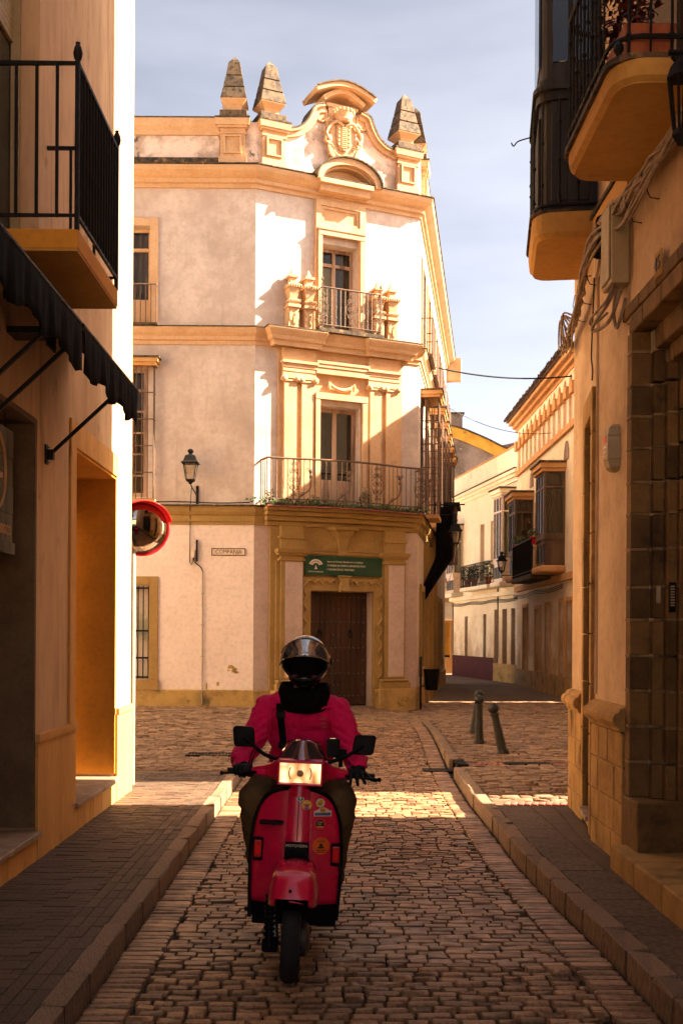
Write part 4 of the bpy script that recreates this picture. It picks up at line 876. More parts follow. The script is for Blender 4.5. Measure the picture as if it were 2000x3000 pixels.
def awning(label, y0, y1, arms):
    t = thing('awning', label, 'awning', (-2.12, y0, 3.3), 'black shop awnings on the left house')
    n = int((y1 - y0) / .04)
    def fab(i, j):
        y = y0 + (y1 - y0) * i
        if j <= .6: f = j / .6; return F1.p(y, .05 + .47 * f, 3.93 - .31 * f - .03 * math.sin(math.pi * f))
        f = (j - .6) / .4
        return F1.p(y, .525 + .012 * math.sin(y * 19) * f + .01 * math.sin(y * 43) * f, 3.62 - f * (.30 + .035 * math.sin(y * 11) + (.05 if i > .97 else 0)))
    q = MB(); q.grid(fab, n, 12); o = q.build('fabric', M['cloth'], t, smooth=True); s = o.modifiers.new('th', 'SOLIDIFY'); s.thickness = .004
    MB().tube([F1.p(y0, .515, 3.60), F1.p(y1, .515, 3.60)], .018, 8).build('front_bar', M['iron'], t)
    MB().box(F1, y0, y1, 0.0, .10, 3.90, 4.02).build('cassette', M['iron'], t)
    for y in arms:
        MB().tube([F1.p(y, .03, 2.98), F1.p(y, .50, 3.42)], .016, 4).build('arm', M['iron'], t)
        q = MB(); q.box(F1, y - .03, y + .03, .0, .012, 2.91, 3.05); q.box(F1, y - .02, y + .02, .012, .06, 2.945, 3.015); br = q.build('bracket', M['iron'], t)
        for z in (2.925, 3.035):
            for d in (-.018, .018): MB().lathe([(.006, 0), (.006, .01)], F1.p(y + d, .014, z), 6, ax='X').build('bolt', M['alu'], br)
awning('long black canvas awning nearest the camera on the shop house', 2.6, 6.70, (3.2, 6.11, 6.52))
awning('short black canvas awning beside the corner of the shop house', 6.76, 8.58, (7.86,))
q = MB(); q.box(F1, 6.92, 7.12, .25, .262, 3.52, 3.64); q.box(F1, 6.92, 7.12, .0, .25, 3.60, 3.64); o = q.build('bracket_plate', M['iron']); tag(o, 'small black fixing plate with slots under the shop awnings', 'bracket')
# hanging board
sg = thing('hanging_board', 'weathered wooden shop board with pale ring and letters in the left recess', 'sign', (-2.2, 6.6, 2.6))
for k in range(4): MB().box(F1, 5.7, 7.34, -.11, -.08 + .003 * (k % 2), 2.30 + .187 * k, 2.484 + .187 * k).build('board', M['signwood'], sg, bev=.003)
MB().box(F1, 5.68, 7.335, -.12, -.06, 2.215, 2.295).build('rail', M['signwood'], sg, bev=.004)
q = MB(); q.tube([F1.p(6.82 + .34 * math.cos(a), -.075, 2.74 + .30 * math.sin(a)) for a in [k * math.pi / 24 for k in range(48)]], .011, 6, True, flat=1); q.build('ring', M['tan'], sg, smooth=True)
MB().box(F1, 6.7, 7.09, -.085, -.07, 2.70, 2.735).build('stroke', M['tan'], sg)
text('noco', .14, F1, 7.285, -.076, 2.385, M['tan'], sg, ext=.004, align='RIGHT', xs=.80)
for y in (5.9, 7.2): MB().tube([F1.p(y, -.09, 3.04), F1.p(y, -.09, 3.16)], .006, 5).build('hook', M['iron'], sg)

# ---------------------------------------------------------------- right house
G1 = Fr((2.0, 0), (0, -1)); G2 = Fr((2.13, 9.5), (-.13, -.96)); G3 = Fr((2.18, 10.25), (-.05, -.75)); g2l = .9687; g3l = .7517
rh = thing('stone_doorway_house', 'rough plastered house on the right with brown stone doorway and dark bay window', 'building', (2.0, 8, 0))
b = MB(); b.wall(G1, -8.54, 1.4, -.1, 12.4, [(-7.49, -4.6, .0, 3.88, .34), (-7.2, -6.35, 4.95, 7.6, .3)]); b.build('wall', M['righth'], rh)
b = MB(); b.wall(G2, 0, g2l, -.1, 12.4, [(.20, .76, .25, 3.47, .34)]); b.wall(G3, 0, g3l, -.1, 12.4); b.build('wall', M['righth'], rh)
b = MB(); b.add([(2.18, 10.25, -.1), (9, 10.25, -.1), (9, 10.25, 12.4), (2.18, 10.25, 12.4)], [(3, 2, 1, 0)]); b.build('wall', M['righth'], rh)
b = MB(); b.plan([(2.36, -1.4), (9, -1.4), (9, 10.2), (2.6, 10.2), (2.5, 9.4), (2.36, 8.5)], -.1, 12.3); b.build('inner_wall', M['inner'], rh)
b = MB(); b.plan([(2.0, -1.4), (9, -1.4), (9, 10.25), (2.18, 10.25), (2.13, 9.5), (2.0, 8.54)], 12.401, 12.5); b.build('roof', M['tile'], rh)
# portal stones: stepped jamb (courses) and lintel
steps = [(0, .116, 7.47, 3.78), (.116, .19, 7.39, 3.64), (.19, .255, 7.31, 3.54), (.255, .335, 7.24, 3.42)]
z = .60; k = 0
while z < 3.74:
    h = .235 * rnd.uniform(.88, 1.12)
    for i, (a, c, y, zt) in enumerate(steps):
        if z + .03 > zt: continue
        zz = min(z + h - .02, zt)
        e = rnd.uniform(-.003, .003)
        MB().wbox(2.0 + a + (-.018 if i == 0 else -.001) , 2.0 + c + .0, y + e, (7.585 if i == 0 else steps[i - 1][2] - .001), z, zz).build('stone', M['rstone'], rh, bev=.006)
    MB().wbox(1.978, 2.11, 7.466, 7.583, z + h - .0195, z + h - .0005).build('mortar', M['mortar'], rh)
    for i, (a, c, y, zt) in enumerate(steps[1:]):
        if z + h < zt and rnd.random() < .7: MB().wbox(2.0 + a - .002, 2.0 + c - .001, y - .003, y + .05, z + h - .0195, z + h - .0005).build('mortar', M['mortar'], rh)
    z += h; k += 1
for i, (a, c, y, zt) in enumerate(steps):
    yy = 4.7; 
    while yy < y:
        ye = min(yy + .42, y + (.09 if i == 0 else 0)); MB().wbox(2.0 + a + (-.018 if i == 0 else 0), 2.0 + c + .001, yy, ye - .008, zt, 3.90 - i * .002).build('stone', M['rstone'], rh, bev=.012); yy += .42
for k in range(5): MB().wbox(1.972, 2.05, 5.6 + .42 * k, 6.01 + .42 * k, 3.901, 3.99).build('stone', M['rstone'], rh, bev=.01)
MB().wbox(1.965, 2.34, 7.20, 7.60, .12, .598).build('base_stone', M['rstone'], rh, bev=.015)
pd = MB().wbox(2.33, 2.35, 4.6, 7.25, .28, 3.5).build('door', M['blackwood'], rh)
for k in range(7):
    for j in range(3): MB().lathe([(.02, 0), (.012, -.015)], (2.33, 7.1 - .18 * j, .8 + .38 * k), 8, ax='X').build('stud', M['iron'], pd)
for k in range(4): MB().wbox(1.86, 2.36, 5.1 + .6 * k, 5.693 + .6 * k, .06, .27).build('step_stone', M['gstone'], rh, bev=.012)
# plinth stones with roll-moulded caps
def plinth(F, u0, u1, rows, wl, m, cap=True):
    for r_, (z0, z1) in enumerate(rows):
        u = u0
        while u < u1 - .01:
            e = min(u + wl * rnd.uniform(.8, 1.2), u1)
            if u1 - e < .1: e = u1
            MB().box(F, u + .003, e - .004, -.04, .035 + rnd.uniform(-.004, .004), z0, z1 - .008).build('stone', m, rh, bev=.010); u = e
    MB().box(F, u0 + .004, u1 - .005, -.04, .028, rows[0][0], rows[-1][1] - .01).build('mortar', M['mortar'], rh)
    if cap:
        n = max(1, round((u1 - u0) / .26)); l = (u1 - u0 + .02) / n
        for k in range(n):
            a = u0 - .01 + l * k + .003; c = a + l - .006; pr = [(.0, 1.03), (.05, 1.03), (.06, 1.06), (.085, 1.07), (.10, 1.10), (.10, 1.13), (.085, 1.155), (.06, 1.165), (.05, 1.19), (.0, 1.21)]
            q = MB(); q.add([F.p(a, v, z_) for v, z_ in pr] + [F.p(c, v, z_) for v, z_ in pr], [list(range(10)), list(range(19, 9, -1))] + [(i, i + 1, i + 11, i + 10) for i in range(9)]); q.build('cap_stone', m, rh)
rows = [(.02, .30), (.30, .53), (.53, .78), (.78, 1.03)]
plinth(G1, -8.54, -7.60, rows, .24, M['gstone']); plinth(G3, .0, g3l, rows, .22, M['gstone']); plinth(G2, .0, .06, rows, .22, M['gstone'], False)
MB().wbox(2.165, 2.18, 10.262, 10.28, .05, 1.05).build('corner_pipe', M['iron'], rh)
# narrow door in the curved wall, stone frame in blocks
z = .12
for k in range(9):
    h = .40 if k < 8 else .32
    MB().box(G2, .06, .20, -.02, .035, z, z + h - .008).build('stone', M['gstone'], rh, bev=.008)
    MB().box(G2, .76, .90, -.02, .035, z, z + h - .008).build('stone', M['gstone'], rh, bev=.008); z += h
MB().box(G2, .06, .475, -.02, .037, 3.47, 3.67).build('stone', M['gstone'], rh, bev=.008); MB().box(G2, .481, .90, -.02, .037, 3.47, 3.67).build('stone', M['gstone'], rh, bev=.008)
q = MB(); q.box(G2, .205, .235, -.33, -.005, .26, 3.46); q.build('jamb', M['rstone'], rh)
gd = MB().box(G2, .236, .755, -.33, -.30, .26, 3.46).build('door', M['blackwood'], rh)
for k in range(5): MB().tube([G2.p(.28 + .1 * k, -.22, .3), G2.p(.28 + .1 * k, -.22, 3.4)], .009, 5).build('bar', M['iron'], gd)
MB().box(G2, .18, .78, -.3, .06, .215, .252).build('threshold', M['marble'], rh, bev=.006)
# near balcony
def rplan(F, u0, u1, v, r, n=5):
    pts = [(u0, 0)] + [(u0 + r - r * math.cos(a), v - r + r * math.sin(a)) for a in [k * math.pi / 2 / n for k in range(n + 1)]] + [(u1 - r + r * math.sin(a), v - r + r * math.cos(a)) for a in [k * math.pi / 2 / n for k in range(n + 1)]] + [(u1, 0)]
    return pts
P = rplan(G1, -7.45, -6.12, .50, .16)
nb = MB().plan([G1.xy(u, v * .9) for u, v in P], 4.80, 4.84).build('balcony', M['soffit'], rh)
q = MB(); q.sweep([G1.xy(u, v * .9) for u, v in P], [(0, 4.806), (0.03, 4.83), (.04, 4.88), (.04, 4.919), (-.02, 4.919), (-.02, 4.806)]); q.plan([G1.xy(u, v * .9) for u, v in P], 4.841, 4.92); q.build('edge_moulding', M['soffit'], nb)
MB().plan([G1.xy(-6.785 + (u + 6.785) * 1.05, v * 1.03) for u, v in P], 4.921, 4.955).build('edge_tiles', M['moss'], nb)
q = MB(); q.tube([G1.p(u, v * .97, 5.80) for u, v in P], .018, 6); q.build('handrail', M['iron'], nb)
q = MB(); q.tube([G1.p(u, v * .97, 5.06) for u, v in P], .014, 6); q.build('lower_rail', M['iron'], nb)
bm5 = barmesh(.88, .009, M['iron'], (.12, .4, .7)); bm6 = barmesh(.88, .007, M['iron'], (.22, .55))
pts = [(-7.45, .12), (-7.45, .24)] + [(-7.40, .44)] + [(-7.29 + .105 * k, .487) for k in range(10)] + [(-6.13, .40), (-6.12, .28), (-6.12, .16)]
for k, (u, v) in enumerate(pts): inst('baluster', bm5 if k % 2 else bm6, G1.p(u, v, 4.95), nb)
for u, v in ((-7.4, .45), (-6.16, .45)): MB().lathe([(.01, 0), (.03, .03), (.03, .05), (.01, .08)], G1.p(u, v, 4.97), 8).build('knob', M['iron'], nb)
dw = win(rh, G1, -7.2, -6.35, 4.95, 7.6, -.25, m=M['darkwood'], cols=2)
MB().box(G1, -8.5, -7.46, -.01, .06, 4.74, 4.93).build('string_course', M['soffit'], rh); MB().box(G1, -8.5, -7.46, -.01, .08, 4.931, 4.96).build('string_course', M['moss'], rh)
# dark bay window on the curved wall
P = rplan(G2, -.12, .93, .50, .14)
bw = MB().plan([G2.xy(u, v * .93) for u, v in P], 4.84, 4.88).build('bay_window', M['soffit'], rh)
q = MB(); q.sweep([G2.xy(u, v * .93) for u, v in P], [(0, 4.846), (.03, 4.88), (.04, 4.96), (.04, 5.029), (-.02, 5.029), (-.02, 4.846)]); q.plan([G2.xy(u, v * .9) for u, v in P], 4.881, 5.03); q.build('edge_moulding', M['soffit'], bw)
MB().plan([G2.xy(.405 + (u - .405) * 1.03, v * 1.05) for u, v in P], 5.031, 5.06).build('edge_tiles', M['moss'], bw)
Q = [(.405 + (u - .405) * .90, v * .90) for u, v in P]
MB().plan([G2.xy(u, v) for u, v in Q], 5.061, 9.2).build('box', M['blackwood'], bw)
for z0, z1, s in ((5.95, 6.02, 1.06), (6.02, 6.06, 1.12), (6.06, 6.12, 1.06), (8.3, 8.45, 1.1)): MB().plan([G2.xy(.405 + (u - .405) * .9 * s, v * .9 * s) for u, v in P], z0, z1).build('moulding', M['blackwood'], bw)
for u0, u1 in ((-.0, .24), (.28, .52), (.56, .80)):
    for z0, z1 in ((5.15, 5.85), (6.25, 8.2)): MB().box(G2, u0, u1, .44, .462, z0, z1).build('panel', M['blackwood'] if z0 < 6 else M['darkglass'], bw, bev=.008)
for z0, z1 in ((5.15, 5.85), (6.25, 8.2)):
    MB().box(G2, .87, .888, .06, .20, z0, z1).build('panel', M['blackwood'] if z0 < 6 else M['darkglass'], bw, bev=.006)
    MB().box(G2, .87, .888, .23, .36, z0, z1).build('panel', M['blackwood'] if z0 < 6 else M['darkglass'], bw, bev=.006)
q = MB(); q.tube([G2.p(.405 + (u - .405) * 1.0, v * .98, 5.10) for u, v in P], .014, 6); q.build('lower_rail', M['iron'], bw)
for k, (u, v) in enumerate([(-.12, .2), (-.08, .42), (.06, .49), (.2, .49), (.34, .49), (.48, .49), (.62, .49), (.76, .49), (.88, .43), (.925, .3), (.925, .15)]): inst('bar', bm5 if k % 2 else bm6, G2.p(u, v, 5.06), bw)
q = MB(); q.tube(curve([G2.p(.1, .48, 6.02), G2.p(.1, .60, 5.99), G2.p(.1, .64, 5.95), G2.p(.1, .66, 5.98)], 4), .006, 5); q.build('hook', M['iron'], bw)
# fittings on the right house
o = text('45', .10, G1, -6.79, .012, 3.875, M['ink'], None, name='digits'); COL.objects.unlink(o); bpy.data.objects.remove(o)
nt_ = thing('number_tile', 'small brown house number tile over the stone doorway', 'sign', G1.p(-6.79, 0, 4.02))
MB().box(G1, -6.86, -6.72, .027, .042, 3.93, 4.09).build('tile', M['gstone'], nt_, bev=.004); text('45', .12, G1, -6.79, .044, 4.01, M['ink'], nt_, ext=.004)
ub_ = thing('junction_cabinet', 'cream plastic cable cabinet high on the wall right of the bay window', 'cabinet', G1.p(-7.72, 0, 4.4))
MB().box(G1, -7.86, -7.60, .0, .13, 4.16, 4.74).build('box', M['boxpl'], ub_, bev=.012); MB().box(G1, -7.84, -7.62, .131, .145, 4.19, 4.71).build('cover', M['boxpl'], ub_, bev=.006)
q = MB(); q.tube(curve([G1.p(-7.7, .08, 4.16), G1.p(-7.74, .12, 4.05), G1.p(-7.95, .16, 3.98), G1.p(-8.06, .15, 3.95), G1.p(-7.9, .12, 3.93), G1.p(-7.7, .10, 3.95), G1.p(-7.64, .05, 4.12)], 6), .014, 6); q.tube(curve([G1.p(-7.74, .06, 4.16), G1.p(-7.76, .07, 4.0), G1.p(-7.72, .06, 3.88), G1.p(-7.66, .05, 3.92), G1.p(-7.63, .02, 4.06)], 6), .014, 6); q.tube(curve([G1.p(-7.66, .1, 4.16), G1.p(-7.70, .14, 4.06), G1.p(-7.98, .18, 4.02), G1.p(-8.02, .16, 3.98), G1.p(-7.75, .12, 3.99)], 6), .010, 6); q.build('cable_loop', M['cable'], ub_, smooth=True)
al = thing('alarm_box', 'rounded cream alarm siren box with red print on the right wall', 'alarm box', G1.p(-7.95, 0, 3.0))
q = MB(); pr = [(2.89, .05, .04), (2.91, .085, .065), (2.97, .095, .085), (3.14, .095, .085), (3.20, .085, .075), (3.225, .05, .045)]
for (a, hw, dp), (c, hw2, dp2) in zip(pr, pr[1:]): q.add([G1.p(-7.92 - hw, 0, a), G1.p(-7.92 - hw * .7, dp, a), G1.p(-7.92 + hw * .7, dp, a), G1.p(-7.92 + hw, 0, a), G1.p(-7.92 - hw2, 0, c), G1.p(-7.92 - hw2 * .7, dp2, c), G1.p(-7.92 + hw2 * .7, dp2, c), G1.p(-7.92 + hw2, 0, c)], [(0, 1, 5, 4), (1, 2, 6, 5), (2, 3, 7, 6), (0, 3, 2, 1), (4, 5, 6, 7)])
q.build('casing', M['boxpl'], al, bev=.008); MB().box(G1, -7.97, -7.90, .082, .088, 3.10, 3.14).build('red_print', M['mred'], al)
for k in range(3): MB().box(G1, -7.97, -7.88 - .02 * k, .084, .0875, 3.06 - .03 * k, 3.07 - .03 * k).build('print_line', M['redlens'], al)
ip = thing('door_intercom', 'slim intercom panel with a row of buttons on the stone doorway', 'intercom', (2.22, 7.39, 1.95))
MB().wbox(2.195, 2.24, 7.29, 7.319, 1.86, 2.06).build('plate', M['black'], ip, bev=.004)
for k in range(8): MB().wbox(2.203, 2.228, 7.282, 7.29, 1.90 + .018 * k, 1.911 + .018 * k).build('button', M['boxpl'], ip)
bb = MB().wbox(2.135, 2.165, 7.375, 7.399, 1.92, 2.04).build('bell_push', M['boxpl'], bev=.006); tag(bb, 'small cream bell push beside the intercom on the stone doorway', 'bell')
# cable bundle
cbn = thing('cable_bundle', 'thick bundle of twisted pale cables clipped along the right house wall', 'cables', (1.95, 8.5, 4.5))
base = curve([(1.93, 4.5, 4.66), (1.93, 6.3, 4.62), (1.92, 7.3, 4.64), (1.90, 7.9, 4.72), (1.90, 8.4, 4.62), (1.97, 8.9, 4.52), (2.04, 9.4, 4.50), (2.09, 9.9, 4.46), (2.12, 10.28, 4.40)], 12)
for k, (rr, tw, off, r) in enumerate(((.028, 9, 0, .017), (.028, 9, 2.1, .017), (.028, 9, 4.2, .016), (.05, 3, 1, .012), (.05, 2.2, 3, .012), (.06, 4, 5, .010), (.045, 6, 2, .009), (.07, 1.5, 0, .011), (.075, 1.1, 2.5, .012), (.06, 2.6, 4, .009))):
    q = MB(); dz = -.08 if k >= 7 else 0
    q.tube([p + Vector((-abs(rr * math.cos(tw * p.y + off)) * .8, 0, dz + rr * math.sin(tw * p.y + off))) for p in base], r, 6); q.build('cable', M['cable'], cbn, smooth=True)
for y in (6.9, 7.3, 8.1, 8.6, 9.1, 9.6):
    x = 2.0 + .135 * max(0, y - 8.54)
    MB().tube([(x, y, 4.70), (x - .10, y, 4.69), (x - .115, y, 4.60), (x - .06, y, 4.47), (x, y, 4.46)], .004, 4).build('clip', M['iron'], cbn)
for k in range(5):
    q = MB(); o = rnd.uniform(-.05, .05); q.tube(curve([(2.06, 9.6 + k * .1, 4.5), (2.02 + o, 9.75 + k * .1, 4.62 + o), (2.05, 9.9 + k * .1, 4.4 + o), (2.1, 10.2, 4.36 + .02 * k)], 5), .009, 5); q.build('cable', M['cable'], cbn, smooth=True)
MB().tube([(1.89, 7.95, 4.72), (1.98, 8.45, 4.66)], .05, 10).build('splice_tube', M['black'], cbn)
wr = MB().tube(curve([G1.p(-8.54, .03, 4.5), G2.p(.7, .02, 4.1), G2.p(.66, .02, 3.95), G2.p(.78, .02, 3.82), G2.p(.84, .03, 3.73)], 6), .006, 5).build('wire', M['iron']); tag(wr, 'thin black wire dropping from the cable bundle to the narrow door frame', 'wire')
cd = MB().tube([G1.p(-8.50, .012, 4.5), G1.p(-8.50, .012, 1.25)], .010, 6).build('conduit', M['righth']); tag(cd, 'thin painted conduit running down the right wall beside the narrow door', 'pipe')
# planter on the near balcony
pl_ = thing('planter', 'terracotta trough with dark red leafy bush on the right balcony', 'planter', G1.p(-6.5, .28, 4.96))
MB().box(G1, -6.95, -6.18, .14, .40, 4.975, 5.16, -.02, -.02).build('trough', M['terra'], pl_, bev=.01)
q = MB()
for u in (-6.85, -6.7, -6.55, -6.4, -6.25): leaves(q, G1.p(u, .27, 5.50), (.14, .12, .34), 150, .065)
q.build('foliage', M['redleaf'], pl_)
q = MB()
for u in (-6.8, -6.6, -6.4): q.tube([G1.p(u, .27, 5.14), G1.p(u + .03, .29, 5.6)], .01, 5)
q.build('stem', M['darkwood'], pl_)
lb_ = thing('lantern_bracket', 'black iron lantern bracket at the upper right edge above the doorway', 'lantern', G1.p(-5.92, 0, 4.7))
MB().tube([G1.p(-5.92, 0, 4.86), G1.p(-5.92, .24, 4.86)], .016, 5).build('arm', M['iron'], lb_); MB().tube(curve([G1.p(-5.92, .02, 4.45), G1.p(-5.92, .08, 4.55), G1.p(-5.92, .13, 4.72), G1.p(-5.92, .22, 4.84)], 5), .013, 5).build('stay', M['iron'], lb_)
q = MB(); q.lathe([(.02, 0), (.06, -.06), (.08, -.12)], G1.p(-5.92, .17, 4.84), 6); q.build('lantern_cap', M['iron'], lb_)
for k in range(6): a = k * math.pi / 3; c = G1.p(-5.92, .17, 4.72); MB().tube([(c[0] + .07 * math.cos(a), c[1] + .07 * math.sin(a), 4.72), (c[0] + .04 * math.cos(a), c[1] + .04 * math.sin(a), 4.44)], .008, 4).build('rib', M['iron'], lb_)
q = MB(); q.lathe([(.045, 0), (.05, -.03), (.02, -.08)], G1.p(-5.92, .17, 4.44), 6); q.build('lantern_base', M['iron'], lb_)

# ---------------------------------------------------------------- side street, right side
sh = thing('street_house', 'tall house across the alley behind the right hand house', 'building', (6.3, 20, 0))
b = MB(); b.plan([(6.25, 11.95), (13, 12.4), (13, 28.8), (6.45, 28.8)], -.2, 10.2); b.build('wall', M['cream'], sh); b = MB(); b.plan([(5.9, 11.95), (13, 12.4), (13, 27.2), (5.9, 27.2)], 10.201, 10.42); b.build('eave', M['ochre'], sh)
MB().wbox(2.72, 6.2, 10.95, 11.9, -.1, 1.12).build('sun_block_wall', M['cream'], sh); MB().wbox(2.68, 6.2, 10.92, 11.92, 1.121, 1.17).build('sun_block_coping', M['kerb'], sh)  # unseen wall and coping added to keep the sun off the right pavement
FG = Fr((6.45, 40), (0, -1)); GU = lambda Y: 40 - Y
lg = thing('arcaded_house', 'cream house with arched frieze, tiled eave and glazed bay windows', 'building', (6.45, 34, 0))
ops = [(GU(31.0), GU(30.2), .0, 2.7, .25), (GU(32.0), GU(31.4), .5, 2.7, .25), (GU(34.2), GU(33.5), .0, 2.65, .3), (GU(36.0), GU(35.2), .0, 2.6, .3), (GU(38.4), GU(37.6), .3, 2.7, .3), (GU(36.0), GU(35.0), 3.75, 6.0, .25), (GU(33.7), GU(33.0), 3.75, 6.0, .25)]
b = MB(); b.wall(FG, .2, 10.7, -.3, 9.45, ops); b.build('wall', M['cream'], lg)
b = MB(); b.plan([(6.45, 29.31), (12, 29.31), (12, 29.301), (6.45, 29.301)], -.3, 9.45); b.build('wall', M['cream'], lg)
b = MB(); b.plan([(6.85, 29.4), (12, 29.4), (12, 39.7), (6.85, 39.7)], -.3, 9.4); b.build('inner_wall', M['inner'], lg)
for a, c, z0, z1, d in ops:
    surround(FG, a, c, z0 if z0 > .2 else -.1, z1, .12, .04, M['ochre'], lg, False); MB().box(FG, a, c, -d + .02, -d + .06, z0, z1).build('door' if z0 < .2 else 'shutter', M['blackwood'] if z0 < 1 else M['darkwood'], lg)
MB().box(FG, .2, 10.7, -.01, .03, -.3, .55).build('plinth', M['plinth'], lg)
MB().box(FG, .2, 10.7, -.01, .10, 7.50, 7.68).build('string_course', M['ochre'], lg); MB().box(FG, .2, 10.7, -.01, .12, 3.30, 3.50).build('string_course', M['ochre'], lg)
q = MB(); q.box(FG, .2, 10.7, -.01, .10, 9.10, 9.22); q.box(FG, .2, 10.7, -.01, .22, 9.22, 9.34); q.box(FG, .2, 10.7, -.01, .36, 9.341, 9.46); q.build('eave_cornice', M['ochre'], lg)
MB().box(FG, .15, 10.75, -5.5, .44, 9.461, 9.50).build('roof', M['tile'], lg)
q = MB(); q.add([FG.p(.15, .5, 9.50), FG.p(10.75, .5, 9.50), FG.p(10.75, -3, 10.6), FG.p(.15, -3, 10.6)], [(0, 1, 2, 3)]); q.build('roof_slope', M['tile'], lg)
tm = MB(); tm.grid(lambda i, j: ((.085 - .01 * j) * math.cos(math.pi * i), -.45 * j, (.06) * math.sin(math.pi * i) + .145 * j), 6, 1); tme = bpy.data.meshes.new('roof_tile'); tme.from_pydata([(-y, x, z) for x, y, z in tm.v], [], tm.f); tme.materials.append(M['tile'])
for r_ in range(4):
    for k in range(53): inst('roof_tile', tme, (5.90 + .40 * r_ + rnd.uniform(-.02, .02), 29.35 + .2 * k, 9.50 + .126 * r_ + rnd.uniform(-.008, .008)), lg)
N_ = 13
for k in range(N_):
    u = .5 + .79 * k; h = .79 / 2; r_ = .24
    arcp = [(u + h - .001 + r_ * math.cos(a), 8.72 + r_ * 1.25 * math.sin(a)) for a in [math.pi * j / 10 for j in range(11)]]
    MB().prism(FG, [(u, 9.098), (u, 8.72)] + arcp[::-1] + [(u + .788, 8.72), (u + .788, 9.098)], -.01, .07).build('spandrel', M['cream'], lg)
    MB().box(FG, u - .15, u + .15, -.01, .069, 7.69, 8.40).build('pilaster', M['cream'], lg); MB().box(FG, u - .19, u + .19, -.01, .17, 8.40, 8.719).build('corbel', M['ochre'], lg)
    MB().box(FG, u + .16, u + .63, -.005, .006, 7.70, 9.0).build('panel', M['pink2'], lg)
def mirador(root, F, u0, u1, v, z0, z1, m, capm, base=None, curt=True, nf=3, corb=True):
    o = MB().box(F, u0, u1, 0, v, z0 - .12, z0).build('bay_window', m, root)
    fw = .07; zt = z0 + (z1 - z0) * .74
    q = MB()
    for u in (u0, u1 - fw): q.box(F, u, u + fw, v - fw, v, z0, z1); q.box(F, u, u + fw, 0, fw, z0, z1)
    for k in range(1, nf): c = u0 + (u1 - u0) * k / nf; q.box(F, c - .025, c + .025, v - .05, v - .001, z0, z1)
    q.build('post', m, o)
    q = MB()
    for z in (z0, zt, z1 - .07): q.box(F, u0 + fw, u1 - fw, v - .055, v - .004, z, z + .07); q.box(F, u0 + .005, u0 + .05, fw, v - fw, z, z + .07); q.box(F, u1 - .05, u1 - .005, fw, v - fw, z, z + .07)
    q.build('rail', m, o)
    q = MB(); q.box(F, u0 + .02, u1 - .02, v - .03, v - .025, z0, z1); q.box(F, u1 - .03, u1 - .025, .02, v - .02, z0, z1); q.box(F, u0 + .025, u0 + .03, .02, v - .02, z0, z1); q.build('pane', M['glass'], o)
    if curt:
        q = MB(); q.grid(lambda i, j: F.p(u1 - .08 + .012 * math.sin(i * 60), .05 + (v - .12) * i, z0 + (z1 - z0) * j), 40, 1); q.grid(lambda i, j: F.p(u0 + .1 + (u1 - u0 - .2) * i, v - .10 + .012 * math.sin(i * 60), z0 + (z1 - z0) * j), 40, 1); q.build('curtain', M['curtain'], o)
    q = MB(); q.box(F, u0 - .06, u1 + .06, 0, v + .06, z1, z1 + .10); q.box(F, u0 - .12, u1 + .12, 0, v + .12, z1 + .10, z1 + .24); q.build('cap', capm, o); MB().box(F, u0 - .16, u1 + .16, 0, v + .16, z1 + .241, z1 + .30).build('cap_tiles', M['moss'], o)
    if base:
        q = MB(); q.box(F, u0 + .02, u1 - .02, 0, v - .04, base, z0 - .121); q.build('lower_box', m, o)
        for k in range(nf): c = u0 + (u1 - u0) * (k + .12) / nf; MB().box(F, c, c + (u1 - u0) * .76 / nf, v - .04, v - .02, base + .12, z0 - .25).build('panel', M['blackwood'], o)
        if corb: MB().box(F, u0 - .1, u1 + .1, 0, v + .1, base - .2, base - .001).build('corbel', capm, o, bev=.06)
    return o
mirador(lg, FG, GU(32.7), GU(31.4), .62, 4.62, 6.45, M['darkwood'], M['ochre'], base=3.75)
mirador(lg, FG, GU(37.9), GU(36.6), .62, 4.55, 6.28, M['darkwood'], M['ochre'], base=3.75)
for y in (31.2, 36.9): q = MB(); q.prism(FG, [(GU(y) + .32 * math.cos(a), 6.75 + .55 * math.sin(a)) for a in [math.pi * j / 10 for j in range(11)]], 0, .03); q.build('blind_arch', M['greyw'], lg)
def rail_balcony(root, F, u0, u1, v, z0, z1, m, slabm):
    o = MB().box(F, u0, u1, 0, v, z0 - .16, z0).build('balcony', slabm, root, bev=.03)
    q = MB(); pl = [F.p(u0 + .03, 0, z1), F.p(u0 + .03, v - .04, z1), F.p(u1 - .03, v - .04, z1), F.p(u1 - .03, 0, z1)]; q.tube(pl, .02, 5); q.tube([(x, y, z0 + .08) for x, y, z in pl], .015, 5); q.build('handrail', m, o)
    n = int((u1 - u0) / .13); bars('baluster', barmesh(z1 - z0, .012, m), [F.p(u0 + .03 + (u1 - u0 - .06) * k / n, v - .04, z0) for k in range(n + 1)] + [F.p(u, (v - .04) * k / 4, z0) for u in (u0 + .03, u1 - .03) for k in (1, 2, 3)], o)
    return o
rail_balcony(lg, FG, GU(36.45), GU(32.85), .75, 3.60, 4.66, M['iron'], M['moss'])
